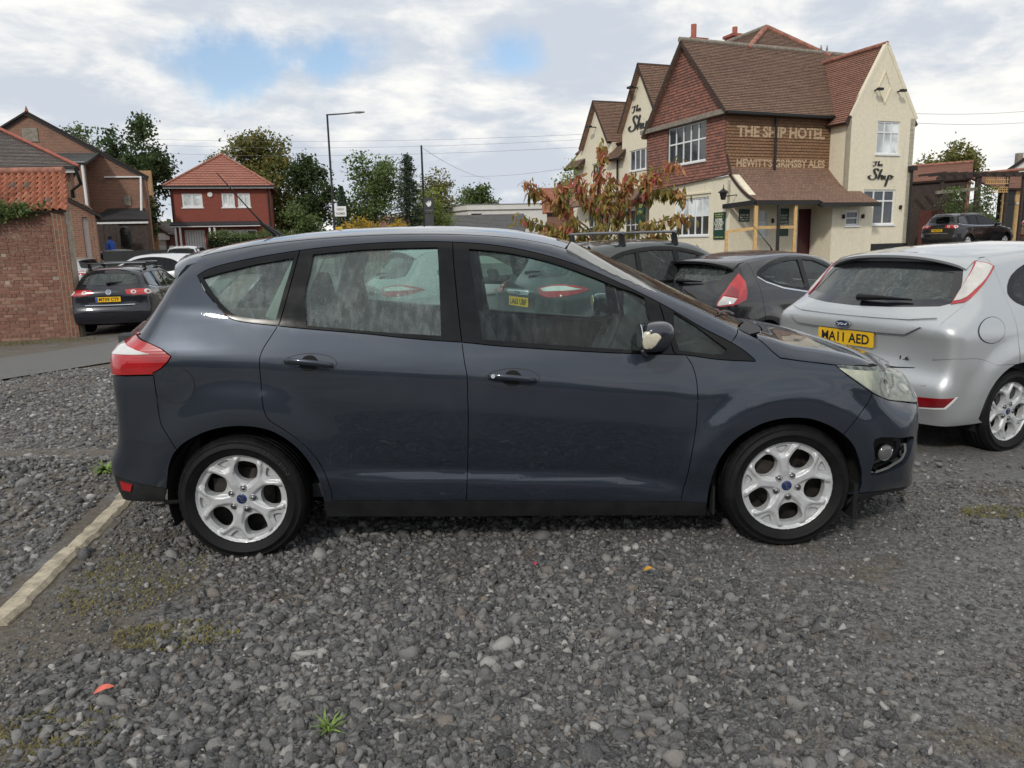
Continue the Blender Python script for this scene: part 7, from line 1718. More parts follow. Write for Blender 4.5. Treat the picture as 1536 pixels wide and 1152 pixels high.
def kuga_spec(**k):
    h=gen_hull(KUGA_PROF,.90,.93,1.04,.63,1.48,2.65,3.45,.085,2.6)
    S=dict(hull=h,wb=2.65,front=3.45,w=.90,pose=(.75,9.6,.447,-.05),paint=M['greygreen_paint'],h=.035,wheel=WD2,label='dark grey hatchback carrying two roof bars, seen through the cabin of the grey-blue car',
     gut=GUT(-.10,1.5,2.25),xs=-.06,ra=.365,zw=.32,bumper_seam=crv([(-.60,.75),(-.50,.748),(-.40,.735),(-.32,.71),(-.26,.67),(-.25,.60)],3)[:-3],
     dlo=[(-.01,1.19),(.10,1.29),(.35,1.385),(.8,1.435),(1.2,1.415),(1.55,1.325),(1.95,1.13),(2.1,1.03),(1.5,1.01),(.8,1.02),(.25,1.06),(.04,1.12)],
     glasses=[[(.03,1.19),(.12,1.275),(.36,1.355),(.52,1.38),(.47,1.065),(.27,1.085),(.07,1.13)],[(.58,1.385),(.82,1.405),(1.08,1.395),(1.06,1.04),(.53,1.055)],[(1.15,1.39),(1.4,1.345),(1.75,1.195),(1.98,1.06),(1.5,1.03),(1.12,1.035)]],
     hood=np.array([(2.27,1.085),(2.4,1.02),(2.6,.98),(2.83,.93)]),
     gate_seam=[(-.59,1.42),(-.65,1.35),(-.70,1.22),(-.72,1.11),(-.68,1.03),(-.62,.93),(-.60,.85),(-.595,.74),(-.58,.69)],gate_top=[(-.01,1.425),(-.3,1.423)],gate_low=[(-.5,.65),(-.3,.64),(-.01,.638)],
     rear_glass=[(-.01,1.405),(-.3,1.40),(-.55,1.375),(-.62,1.25),(-.655,1.15),(-.55,1.125),(-.3,1.11),(-.01,1.105)],glass_border=.03,
     bump_top_th=[(-.012,.628),(-.2,.63),(-.40,.642),(-.53,.67),(-.56,.70)],bump_z=.25,
     rear_parts=[('tail_lamp',[(-.46,1.0),(-.6,1.03),(-.75,1.045),(-.92,1.03),(-1.07,.985),(-.95,.945),(-.8,.915),(-.62,.90),(-.5,.92)],'lamp_red',.008),('lamp_lens',[(-.50,.995),(-.65,1.02),(-.8,1.025),(-.98,.99),(-.8,.975),(-.55,.965)],'lamp_clear',.011),('rear_reflector',[(-.55,.447),(-.74,.455),(-.72,.42),(-.57,.412)],'lamp_dark',.004)],
     gate_parts=[('gate_bar',[(-.01,.96),(-.28,.958),(-.30,.935),(-.27,.912),(-.01,.91)],'chrome',.022)],
     roof_x=(-.12,1.5),spoiler=(-.125,-.33,.60),screen_x=2.25,plate=('LA63 UBP',0,.82,.52,False),badge=(0,.935,.10,.04),badge_lift=.034,wiper=((0,1.14),(-.26,1.17)),brake=(0,1.452,.32,.03),mirror=(1.98,1.06),belt=1.02,gmat=M['glass_clear'],rgmat=M['glass_rear'],bars=(.38,1.16),handles=[(.62,.9),(1.3,.88)],door_seams=[[(1.1,1.03),(1.1,.6),(1.08,.24)]])
    S.update(k); return S
build_hatch(kuga_spec())
build_hatch(kuga_spec(pose=(-1.25,10.6,.447,-.07),paint=M['silver_paint'],bars=None,plate=None,h=.06,detail=1,label='pale hatchback mostly hidden behind the grey-blue car, its lamp seen through the rear glass'))
PASSAT_PROF=[(-.9,.18),(-.96,.3),(-.985,.44),(-.98,.56),(-.95,.62),(-.935,.75),(-.93,.88),(-.915,.96),(-.85,1.06),(-.74,1.25),(-.66,1.385),(-.56,1.45),(-.4,1.475),(.2,1.495),(.8,1.50),(1.2,1.48),(1.6,1.40),(2.0,1.22),(2.35,1.04),(2.5,1.0),(2.9,.93),(3.3,.82),(3.55,.68),(3.62,.5),(3.6,.3),(3.45,.16),(1.5,.12),(-.6,.14)]
def estate_spec(**k):
    h=gen_hull(PASSAT_PROF,.90,.9,1.0,.62,1.44,2.71,3.62,.085,2.6)
    S=dict(hull=h,wb=2.71,front=3.62,w=.90,pose=(-9.15,17.95,1.76,-.38),paint=M['navy_paint'],h=.05,wheel=WD2,label='black estate car with round-lensed red tail lamps and roof bars, parked beside the brick wall',
     gut=[(-.42,-.585),(.1,-.60),(.8,-.60),(1.4,-.595),(1.6,-.60),(2.0,-.66),(2.35,-.735)],xs=-.06,ra=.36,bumper_seam=crv([(-.72,.72),(-.55,.72),(-.42,.70),(-.33,.66),(-.27,.62),(-.26,.56)],3)[:-3],
     dlo=[(-.62,1.07),(-.50,1.30),(-.38,1.375),(.2,1.40),(.8,1.405),(1.25,1.385),(1.6,1.30),(2.0,1.10),(2.15,1.0),(1.5,.985),(.6,.99),(-.3,1.02)],
     glasses=[[(-.56,1.09),(-.46,1.29),(-.36,1.345),(.15,1.37),(.10,1.02),(-.3,1.04)],[(.22,1.37),(.75,1.378),(.72,1.01),(.18,1.015)],[(.83,1.378),(1.25,1.355),(1.55,1.27),(1.98,1.05),(1.5,1.005),(.80,1.01)]],chrome=[(-.62,1.065),(-.3,1.012),(.6,.982),(1.5,.977),(2.15,.99)],
     hood=np.array([(2.37,1.05),(2.5,.985),(2.75,.94),(3.0,.88)]),
     gate_seam=[(-.58,1.43),(-.64,1.33),(-.69,1.18),(-.70,1.04),(-.68,.95),(-.66,.85),(-.655,.72),(-.64,.68)],gate_top=[(-.01,1.44),(-.3,1.438)],gate_low=[(-.55,.65),(-.3,.64),(-.01,.638)],
     rear_glass=[(-.01,1.40),(-.3,1.395),(-.53,1.36),(-.60,1.22),(-.63,1.10),(-.5,1.085),(-.01,1.07)],glass_border=.04,
     bump_top_th=[(-.012,.628),(-.2,.63),(-.35,.638),(-.46,.655),(-.50,.69)],bump_z=.26,
     rear_parts=[('tail_lamp',[(-.29,.985),(-.45,1.005),(-.60,1.0),(-.74,.965),(-.73,.905),(-.62,.875),(-.42,.875),(-.30,.90)],'lamp_red',.012),('lamp_ring',[tuple(v) for v in disc(-.645,.937,.062,.052,20)],'lamp_clear',.017),('lamp_ring',[tuple(v) for v in disc(-.42,.94,.045,.04,18)],'lamp_clear',.017),('lamp_core',[tuple(v) for v in disc(-.645,.937,.026,.024,14)],'lamp_red',.021),('lamp_core',[tuple(v) for v in disc(-.42,.94,.02,.018,14)],'lamp_red',.021)],
     gate_parts=[('gate_strip',[(-.01,.672),(-.52,.675),(-.52,.66),(-.01,.657)],'chrome',.012)],
     roof_x=(-.45,1.6),spoiler=(-.46,-.60,.58),screen_x=2.35,plate=('MT09 CTF',.02,.79,.52,True),wiper=((.05,1.12),(-.28,1.16)),brake=(0,1.44,.3,.025),mirror=(2.05,1.03),belt=.98,rails=(-.35,1.45),bars=(-.12,.9),handles=[(.3,.88),(.95,.87)],gmat=M['glass_mid'],rgmat=M['glass_rear'])
    S.update(k); return S
car,face,tg,h=build_hatch(estate_spec())
T=face(0,.945,.016); b=MB(); b.prism([tuple(v) for v in disc(0,0,.06,n=22)],.008,T,0); o=b.build('badge',M['chrome'],tg); b=MB(); b.prism([tuple(v) for v in disc(0,0,.048,n=22)],.001,T,.0085); b.build('badge_field',M['badge_blue'],o)
V,F=stroke_tris([[(-.28,.36),(-.02,-.05),(.02,-.05),(.28,.36)],[(-.42,.18),(-.22,-.36),(0,.02),(.22,-.36),(.42,.18)]],.11,3); b=MB(); slab(b,V*.105,F,T@Matrix.Translation((0,0,.0115))); b.build('badge_letters',M['chrome'],o)
# cars farther off
build_hatch(estate_spec(pose=(20.45,35.65,.437,.66),scale=(.98,1.03,1.10),paint=M['black_paint'],rails=(-.35,1.45),label='black estate with roof rails parked before the pergola beside the inn',h=.07,detail=1,bars=None,plate=('YX22 VKC',0,.79,.52,False),gmat=M['glass_dark'],rgmat=M['glass_dark'],badge=None))
build_hatch(kuga_spec(pose=(24.3,34.6,.5,.74),scale=(1.,1.06,1.13),paint=M['bronze_paint'],label='bronze sports utility car beside the black estate, cut off by the picture edge',h=.07,detail=1,bars=None,plate=('YN21 FCM',0,.86,.52,False),gmat=M['glass_dark'],rgmat=M['glass_dark'],badge=None))

FARC={}
for lab,sp,x,y,yaw,z,sc,pt in (('silver hatchback with dark windows parked across behind the black estate',kuga_spec,-9.3,22.6,3.05,-.2,(1,1,1.02),'white_paint'),
 ('pale people carrier with roof rails parked in front of the red brick house',estate_spec,-15.2,36.,1.75,-.2,(.9,1.02,1.22),'white_paint'),
 ('small pale car facing the lane in front of the garage',kuga_spec,-18.6,37.,-1.35,-.2,(.95,.95,1.12),'white_paint'),
 ('silver car carrying a dark bundle on its roof rack behind the dark flatbed trailer',kuga_spec,-15.5,29.8,1.75,-.2,(1,1,1.1),'silver_paint'),
 ('dark red car half hidden by the outhouse corner',kuga_spec,-18.2,31.8,1.4,-.2,(1,1,1.05),'maroon_paint'),
 ('grey car nosing out beside the outhouse corner',kuga_spec,-15.2,27.5,2.9,-.25,(1,1,1.0),'silver_paint')):
    rl='rails' in lab
    if (sp,rl) not in FARC: FARC[sp,rl]=build_hatch(sp(pose=(x,y,yaw,z),scale=sc,paint=M[pt],label=lab,h=.10,detail=1,bars=None,plate=None,badge=None,gmat=M['glass_dark'],rgmat=M['glass_dark'],rails=(-.1,1.4) if rl else None,group='cars parked along the lane'))[0],M[pt]; continue
    src,mp=FARC[sp,rl]; c=copy_tree(src); c.location=(x,y,z); c.rotation_euler.z=yaw; c.scale=sc; c['label']=lab
    for o in c.children_recursive:
        if o.type=='MESH' and o.data.materials and o.data.materials[0]==mp and M[pt]!=mp: o.data=o.data.copy(); o.data.materials[0]=M[pt]
def trailer():
    p=at_px(155,377,25.5); q=at_px(226,377,25.5); t=thing('flatbed_trailer','dark sided flatbed trailer parked behind the black estate','trailer',(p.x,p.y,p.z-1.35)); w=q.x-p.x; b=MB(); b.box(0,w,0,1.2,.55,.62); b.build('bed',B['iron'],t)
    for a,c in ((-.02,0.),(1.2,1.22)): b=MB(); b.box(-.02,w+.02,a,c,.62,1.35); b.build('side_board',B['plinth'],t)
    for x in (.3,w-.3): b=MB(); b.lathe([(0,-.05),(.28,-.05),(.3,0),(.28,.15),(0,.15)],16,'y',(x,.3,.3)); b.build('tyre',M['tyre'],t)
    r=at_px(190,366,29.6); b=MB()
    for k in range(5): b.lathe([(.10,-.05),(.18,-.07),(.22,0),(.18,.07),(.10,.05)],14,'y',(0,0,.12+.11*k))
    o=b.build('hose_bundle',B['iron'],None); o.location=(r.x,r.y,r.z-.1); tag(o,'dark coiled hose bundle standing on the silver car roof','hose')
trailer()
def person():
    p=at_px(166,364,36.); z0=p.z-1.40; t=thing('person','person in a blue top with dark hair standing behind the dark flatbed trailer','person',(p.x,p.y,z0),1.3); J=[(0,0,.95),(0,0,1.15),(0,0,1.38),(0,.0,1.50),(0,-.01,1.64),(-.19,0,1.40),(-.25,.02,1.12),(-.2,-.12,.92),(.19,0,1.40),(.25,.02,1.12),(.2,-.12,.92),(-.1,0,.9),(-.11,-.01,.48),(-.11,.02,.06),(.1,0,.9),(.11,-.01,.48),(.11,.02,.06),(-.11,-.14,.04),(.11,-.14,.04)]
    E=[(0,1),(1,2),(2,3),(3,4),(2,5),(5,6),(6,7),(2,8),(8,9),(9,10),(0,11),(11,12),(12,13),(0,14),(14,15),(15,16),(13,17),(16,18)]; rad=[.16,.155,.16,.055,.10,.075,.05,.04,.075,.05,.04,.10,.065,.05,.10,.065,.05,.04,.04]
    me=bpy.data.meshes.new('body'); me.from_pydata(J,E,[]); o=link(bpy.data.objects.new('body',me),t); m=o.modifiers.new('skin','SKIN'); 
    for v,r in zip(me.skin_vertices[0].data,rad): v.radius=(r,r*.8)
    me.skin_vertices[0].data[0].use_root=True; o.modifiers.new('sub','SUBSURF').levels=1; me.materials.append(simple('blue cotton top',(.02,.07,.30),.85,0,.15)); o.modifiers['sub'].render_levels=1
    b=MB(); b.lathe([(0,-.12),(.07,-.11),(.105,-.02),(.10,.07),(.06,.115),(0,.125)],14,'z',(0,.015,1.66)); b.build('hair',simple('dark hair',(.015,.01,.008),.6),t)
person()

def cmax_hull():
    prof=[(-.64,.20),(-.69,.32),(-.71,.43),(-.702,.51),(-.675,.56),(-.652,.61),(-.643,.7),(-.64,.82),(-.645,.9),(-.68,.99),(-.69,1.06),(-.64,1.115),(-.56,1.185),(-.435,1.32),(-.365,1.40),(-.32,1.445),(-.26,1.485),(-.2,1.513),(-.08,1.535),(.056,1.556),(.237,1.574),(.417,1.585),(.6,1.592),(.8,1.594),(1.0,1.59),(1.169,1.58),(1.349,1.562),(1.5,1.534),(1.68,1.487),(2.0,1.345),(2.35,1.172),(2.60,1.045),(2.70,1.01),(2.85,.985),(2.96,.962),(3.09,.925),(3.25,.870),(3.39,.82),(3.465,.745),(3.50,.67),(3.51,.58),(3.51,.48),(3.515,.40),(3.50,.31),(3.50,.20),(3.46,.10),(3.3,.06),(1.5,.06),(-.5,.10)]
    zs=[(-.7,1.05),(-.25,1.012),(.15,.979),(.63,.936),(1.11,.899),(1.45,.857),(1.82,.815),(2.2,.785),(2.6,.79),(3.5,.80)]
    zb=[(-.7,1.24),(-.1,1.19),(.1,1.152),(.63,1.088),(1.09,1.036),(1.56,.987),(2.15,.945),(2.6,.93),(3.5,.9)]
    zc=[(-.7,.44),(.6,.438),(1.08,.418),(1.83,.378),(2.07,.338),(2.17,.31),(3.5,.3)]
    zt=[(-.7,.30),(.4,.279),(1.09,.261),(1.83,.239),(2.26,.22),(3.5,.21)]
    ad=lambda t,d:[(x,z+d) for x,z in t]
    c=lambda w:[(0,w)]
    rows=[(c(0.),c(.78)),(ad(zt,-.085),c(.840)),(ad(zt,-.02),c(.862)),(ad(zt,.012),c(.872)),(ad(zc,-.055),[(0,.868),(.3,.878),(1.9,.878),(2.3,.868)]),(ad(zc,-.004),[(0,.868),(.45,.868),(.8,.860),(1.9,.860),(2.2,.868)]),(ad(zc,.05),c(.874)),(ad(zc,.17),c(.892)),(ad(zs,-.17),c(.904)),(ad(zs,-.03),c(.9005)),(ad(zs,.0),c(.897)),(ad(zs,.06),c(.880)),(zb,c(.850)),(ad(zb,.03),c(.838)),(c(1.50),[(-.4,.640),(0,.655),(1,.672),(1.8,.655)]),(c(1.75),c(.55))]
    def taper(x,z):
        t=.045*np.clip((x-2.75)/.8,0,2)**2+.042*np.clip((-.1-x)/.7,0,2)**2
        up=sstep(.95,1.25,z)
        return t+up*(.035*np.clip((.35-x)/.7,0,2)**1.5)
    def br(x,z):
        r=np.hypot(x-.02,(z-.30)); return .024*(1-sstep(.40,.60,r))*sstep(.25,.45,z)
    def bf(x,z):
        r=np.hypot(x-2.64,(z-.29)); return .024*(1-sstep(.44,.56,r))*sstep(.25,.4,z)+.008*(1-sstep(.55,.75,r))
    def crown(x,z):
        fr=sstep(2.75,3.4,x)*(1-sstep(.70,.93,z))
        re=1-sstep(-.62,-.2,x)
        ws=sstep(1.5,1.9,x)*sstep(1.0,1.06,z)
        A=.055+.25*fr+.07*re+.05*ws
        n=2.2+.4*fr+.9*re
        hw=.62+np.maximum(.28*np.maximum(fr,1-sstep(.85,1.1,z)),sstep(1.4,1.9,x)*(.04+.26*(1-sstep(1.0,1.5,z))))+.14*re*(1-sstep(1.0,1.4,z))
        return A,n,hw
    def k(x,z):
        return .07+.09*sstep(2.9,3.3,x)*(1-sstep(.7,.9,z))+.02*(1-sstep(-.6,-.3,x))
    rows=[(z,[(x,w-.012) for x,w in t]) for z,t in rows]
    return Hull(prof,rows,taper,crown,k,(br,bf),sblur=(1.5,.85))

CM={
'trim_top':[(-0.171,-0.703,1.371),(-0.13,-0.689,1.395),(-0.053,-0.677,1.419),(0.027,-0.67,1.435),(0.106,-0.665,1.449),(0.186,-0.661,1.461),(0.314,-0.655,1.478),(0.427,-0.65,1.489),(0.616,-0.644,1.502),(0.778,-0.643,1.507),(0.939,-0.646,1.506),(1.052,-0.647,1.501),(1.181,-0.65,1.491),(1.261,-0.653,1.481),(1.342,-0.658,1.467),(1.422,-0.664,1.449),(1.502,-0.671,1.428),(1.581,-0.678,1.404),(1.661,-0.685,1.375),(1.741,-0.691,1.342),(1.848,-0.706,1.292),(1.926,-0.724,1.252),(2.035,-0.746,1.195),(2.104,-0.761,1.155),(2.234,-0.79,1.075),(2.369,-0.814,1.003),(2.433,-0.83,0.96),(2.477,-0.847,0.92)],
'trim_bot':[(-0.171,-0.703,1.371),(-0.132,-0.746,1.311),(-0.066,-0.791,1.242),(-0.01,-0.82,1.187),(0.026,-0.828,1.166),(0.096,-0.832,1.151),(0.232,-0.837,1.133),(0.368,-0.839,1.116),(0.628,-0.838,1.088),(0.783,-0.839,1.068),(0.939,-0.839,1.05),(1.091,-0.838,1.036),(1.251,-0.839,1.016),(1.408,-0.839,1.001),(1.565,-0.838,0.987),(1.83,-0.838,0.967),(1.988,-0.837,0.959),(2.147,-0.836,0.95),(2.304,-0.843,0.926),(2.476,-0.849,0.914)],
'door_r_rear':[(0.315,-0.655,1.477),(0.279,-0.746,1.31),(0.243,-0.83,1.151),(0.232,-0.838,1.131),(0.202,-0.852,1.086),(0.168,-0.868,1.034),(0.151,-0.881,0.989),(0.15,-0.89,0.904),(0.152,-0.899,0.811),(0.152,-0.894,0.842),(0.155,-0.904,0.764),(0.176,-0.908,0.704),(0.234,-0.906,0.658),(0.307,-0.902,0.599),(0.376,-0.889,0.511),(0.416,-0.881,0.425),(0.437,-0.873,0.338),(0.437,-0.856,0.275)],
'b_seam':[(1.052,-0.647,1.501),(1.056,-0.694,1.409),(1.066,-0.739,1.292),(1.08,-0.798,1.138),(1.091,-0.837,1.037),(1.103,-0.873,0.942),(1.112,-0.886,0.889),(1.113,-0.89,0.794),(1.111,-0.89,0.794),(1.113,-0.892,0.738),(1.107,-0.878,0.572),(1.097,-0.853,0.399),(1.087,-0.855,0.256)],
'door_f_front':[(2.147,-0.836,0.95),(2.176,-0.85,0.905),(2.192,-0.869,0.844),(2.196,-0.891,0.768),(2.199,-0.896,0.713),(2.196,-0.894,0.744),(2.19,-0.9,0.617),(2.173,-0.898,0.486),(2.156,-0.883,0.365),(2.144,-0.868,0.302),(2.13,-0.865,0.232)],
'sill_top':[(0.396,-0.856,0.274),(0.583,-0.855,0.269),(1.087,-0.854,0.255),(1.557,-0.854,0.242),(1.831,-0.854,0.233),(2.13,-0.864,0.227),(2.26,-0.862,0.214)],
'sill_bot':[(0.384,-0.827,0.191),(0.573,-0.828,0.189),(1.083,-0.829,0.178),(1.558,-0.829,0.167),(1.835,-0.829,0.16),(2.265,-0.841,0.152)],
'arch_r':[(0.395,-0.856,0.276),(0.389,-0.881,0.376),(0.355,-0.883,0.461),(0.322,-0.891,0.522),(0.281,-0.899,0.574),(0.231,-0.904,0.617),(0.179,-0.906,0.647),(0.118,-0.907,0.665),(0.041,-0.908,0.673),(-0.038,-0.907,0.669),(-0.118,-0.906,0.651),(-0.185,-0.904,0.623),(-0.245,-0.899,0.587),(-0.294,-0.89,0.537),(-0.324,-0.88,0.477),(-0.344,-0.871,0.4),(-0.353,-0.866,0.363),(-0.371,-0.84,0.263)],
'arch_f':[(2.26,-0.862,0.214),(2.269,-0.871,0.3),(2.283,-0.9,0.401),(2.321,-0.912,0.486),(2.372,-0.918,0.552),(2.433,-0.922,0.596),(2.502,-0.924,0.631),(2.58,-0.923,0.649),(2.65,-0.923,0.653),(2.721,-0.923,0.646),(2.785,-0.923,0.624),(2.843,-0.921,0.594),(2.895,-0.917,0.555),(2.94,-0.912,0.503),(2.972,-0.903,0.434),(2.996,-0.887,0.362),(3.023,-0.856,0.237)],
'bump_r_seam':[(-0.348,-0.885,0.931),(-0.344,-0.887,0.852),(-0.341,-0.884,0.78),(-0.345,-0.885,0.812),(-0.338,-0.886,0.691),(-0.305,-0.896,0.628),(-0.276,-0.895,0.569)],
'bump_f_seam':[(3.023,-0.887,0.753),(2.995,-0.895,0.701),(2.949,-0.915,0.651),(2.89,-0.918,0.572)],
'sail_seam':[(2.035,-0.744,1.197),(2.054,-0.777,1.122),(2.073,-0.804,1.044),(2.092,-0.832,0.964)],
'lip_r_top':[(-0.592,-0.83,0.414),(-0.53,-0.842,0.395),(-0.445,-0.858,0.377),(-0.353,-0.866,0.363)],
'qglass':[(-0.145,-0.711,1.361),(-0.047,-0.699,1.386),(0.11,-0.683,1.42),(0.29,-0.676,1.445),(0.281,-0.702,1.395),(0.253,-0.758,1.288),(0.233,-0.811,1.19),(0.224,-0.828,1.157),(0.134,-0.827,1.163),(0.056,-0.823,1.176),(0.008,-0.815,1.198),(-0.043,-0.791,1.242),(-0.099,-0.752,1.303)],
'rglass':[(0.381,-0.671,1.456),(0.618,-0.665,1.473),(0.779,-0.665,1.476),(0.978,-0.668,1.476),(0.984,-0.71,1.371),(0.993,-0.829,1.069),(0.783,-0.831,1.087),(0.627,-0.832,1.103),(0.366,-0.833,1.133),(0.353,-0.773,1.255),(0.356,-0.746,1.308),(0.369,-0.715,1.369)],
'fglass':[(1.131,-0.669,1.466),(1.261,-0.672,1.451),(1.341,-0.676,1.438),(1.421,-0.681,1.42),(1.5,-0.687,1.399),(1.58,-0.694,1.373),(1.659,-0.703,1.344),(1.738,-0.711,1.313),(1.846,-0.725,1.267),(1.909,-0.73,1.247),(1.967,-0.741,1.218),(1.975,-0.769,1.146),(1.995,-0.796,1.069),(2.009,-0.831,0.974),(1.918,-0.831,0.978),(1.831,-0.83,0.987),(1.645,-0.829,1.004),(1.487,-0.829,1.018),(1.33,-0.829,1.033),(1.189,-0.829,1.048),(1.168,-0.776,1.189),(1.146,-0.723,1.329)],
'fqclear':[(2.107,-0.768,1.142),(2.195,-0.789,1.08),(2.278,-0.81,1.016),(2.339,-0.826,0.971),(2.33,-0.831,0.958),(2.274,-0.831,0.958),(2.121,-0.826,0.978),(2.109,-0.803,1.043)],
'headlight':[(2.856,-0.854,0.888),(2.934,-0.848,0.883),(3.021,-0.834,0.873),(3.122,-0.762,0.844),(3.247,-0.617,0.795),(3.288,-0.624,0.761),(3.303,-0.659,0.728),(3.29,-0.718,0.698),(3.273,-0.758,0.68),(3.205,-0.797,0.691),(3.121,-0.848,0.711),(3.056,-0.878,0.739),(3.019,-0.887,0.759),(2.954,-0.885,0.805),(2.901,-0.875,0.844)]}

# ---------------------------------------------------------------- grey-blue people carrier in the foreground
def build_cmax():
    h=cmax_hull()
    P2=lambda n:np.array([(a,c) for a,b,c in CM[n]])
    c={n:crv(P2(n)) for n in ('trim_top','trim_bot','door_r_rear','b_seam','door_f_front','sill_top','sill_bot','arch_r','arch_f','bump_r_seam','bump_f_seam','sail_seam','lip_r_top')}
    car=thing('parked_car','grey-blue five-door people carrier with rain on its misted side windows, parked on gravel','car',CAR_LOC,CAR_YAW)
    pm=M['cmax_paint']
    gate=crv([(-.50,1.105),(-.45,1.165),(-.375,1.25),(-.30,1.335),(-.245,1.39),(-.215,1.428),(-.19,1.458)])
    gut_xy=crv([(-.19,-.60),(.0,-.595),(.4,-.59),(.9,-.585),(1.3,-.58),(1.6,-.585),(1.9,-.635),(2.2,-.695),(2.42,-.735)])
    gz=h.map(gut_xy,'top'); gut=gz[:,[0,2]]
    tl=np.array([(-.3486,.932),(-.307,.953),(-.273,.984),(-.257,1.007),(-.303,1.041),(-.37,1.071),(-.44,1.095),(-.50,1.105)])
    a_end=(2.37,1.005)
    c['sill_top'][:,1]+=.006
    def side(name,loop,mat,holes=(),**k):
        for sg in (-1,1): yield panel(name,h,[loop]+list(holes),'side',mat,car,sg,**k)
    body=join(cut(c['trim_top'],a_end,c['trim_top'][0]),cut(c['trim_bot'],c['trim_bot'][0],(.236,1.132)),cut(c['door_r_rear'],(.236,1.132),c['door_r_rear'][-1]),
        cut(c['arch_r'],c['arch_r'][0],(-.27,.573)),c['bump_r_seam'][::-1],tl,gate,gut,[(2.42,1.06)])
    list(side('body_side',body,pm,h=.025))
    rd=join(cut(c['trim_bot'],(.236,1.132),(1.092,1.039)),cut(c['b_seam'],(1.092,1.039),c['b_seam'][-1]),cut(c['sill_top'],(1.087,.258),(.44,.279)),cut(c['door_r_rear'],c['door_r_rear'][-1],(.236,1.132)))
    fd=join(cut(c['trim_bot'],(1.092,1.039),(2.144,.952)),c['door_f_front'],cut(c['sill_top'],(2.133,.222),(1.087,.255)),cut(c['b_seam'],c['b_seam'][-1],(1.092,1.039)))
    doors={}
    for sg in (-1,1):
        doors['r',sg]=panel('rear_door',h,[rd],'side',pm,car,sg,h=.028)
        doors['f',sg]=panel('front_door',h,[fd],'side',pm,car,sg,h=.028)
    hood_side=np.array([(2.44,1.045),(2.50,1.015),(2.535,.985),(2.56,.957),(2.596,.926),(2.658,.916),(2.75,.903),(2.856,.888)])
    hl_low=np.array([(2.856,.888),(2.901,.844),(2.954,.805),(3.02,.758)])
    fender=join(cut(c['trim_bot'],(2.144,.952),c['trim_bot'][-1]),cut(c['trim_top'],c['trim_top'][-1],a_end),[(2.42,1.058)],hood_side,hl_low,c['bump_f_seam'],
        cut(c['arch_f'],(2.885,.57),c['arch_f'][0]),cut(c['sill_top'],(2.267,.2),(2.133,.222)),c['door_f_front'][::-1])
    list(side('front_wing',fender,pm,h=.026))
    sill=join(c['sill_top'],[(2.262,.15)],[(1.8,.158),(1.0,.172),(.386,.188)])
    for o in side('sill_trim',sill,M['black_plastic'],h=.04,off=.003): pass
    # window surrounds with glass
    def ring(name,loop,gl,gmat,hh=.03):
        for sg in (-1,1):
            r=panel(name,h,[loop,gl],'side',M['black_trim'],car,sg,h=hh,off=.001,gap=.0025,flange=.02)
            panel('window_glass',h,[inset(resample(gl,.02),-.008)],'side',gmat,r,sg,h=.05,off=-.012,gap=0,flange=.004)
    q=crv(np.array([(a,cc) for a,b,cc in CM['qglass']]),1); 
    top=lambda a,b: cut(c['trim_top'],a,b); bot=lambda a,b: cut(c['trim_bot'],a,b)
    seam_r=cut(c['door_r_rear'],c['door_r_rear'][0],(.236,1.132)); seam_b=cut(c['b_seam'],c['b_seam'][0],(1.092,1.039))
    qg=inset(resample(q,.015),.004)
    ring('quarter_window',join(top(c['trim_top'][0],seam_r[0]),seam_r,bot(seam_r[-1],c['trim_bot'][0])),qg,M['glass_side'])
    ring('rear_window_frame',join(top(seam_r[0],seam_b[0]),seam_b,bot(seam_b[-1],seam_r[-1]),seam_r[::-1]),resample(P2('rglass'),.015),M['glass_side'])
    ss=c['sail_seam']
    fg=P2('fglass')
    ring('front_window_frame',join(top(seam_b[0],ss[0]),ss,bot(ss[-1],seam_b[-1]),seam_b[::-1]),resample(fg,.015),M['glass_front'])
    ring('front_quarter_window',join(top(ss[0],c['trim_top'][-1]),bot(c['trim_bot'][-1],ss[-1]),ss[::-1]),resample(inset(P2('fqclear'),-.006),.012),M['glass_front'])
    # roof, spoiler, screens, bonnet
    mir=lambda L:join(L,np.asarray(L)[::-1]*np.array([1,-1]))
    roof=mir(join([(-.20,-.01),(-.20,-.3),(-.19,-.60)],cut(gut_xy,(-.19,-.6),(1.6,-.585)),[(1.635,-.4),(1.66,-.2),(1.665,-.01)]))
    ro=panel('roof',h,[roof],'top',pm,car,h=.05)
    spoiler_loft(h,car,pm,-.20,-.385,.645,.03,.045)
    ws=mir(join([(1.675,-.01),(1.67,-.2),(1.645,-.4),(1.61,-.588)],cut(gut_xy,(1.62,-.588),(2.42,-.735)),[(2.47,-.6),(2.55,-.4),(2.60,-.2),(2.615,-.01)]))
    panel('windscreen',h,[ws],'top',M['glass_clear'],car,h=.06,flange=.004)
    cw=mir([(2.62,-.01),(2.605,-.2),(2.555,-.4),(2.475,-.6),(2.425,-.74),(2.47,-.775),(2.50,-.74),(2.58,-.6),(2.65,-.4),(2.70,-.2),(2.715,-.01)])
    co=panel('scuttle',h,[cw],'top',M['black_plastic'],car,h=.05)
    hs=h.map(hood_side[1:],'side'); hx=hs[:,[0,1]]
    hd=mir(join([(2.72,-.01),(2.705,-.2),(2.655,-.4),(2.585,-.6),(2.51,-.745)],hx,[(2.94,-.848),(3.02,-.828),(3.12,-.745),(3.22,-.62),(3.31,-.48),(3.37,-.34),(3.405,-.18),(3.415,-.01)]))
    panel('bonnet',h,[hd],'top',pm,car,h=.03)
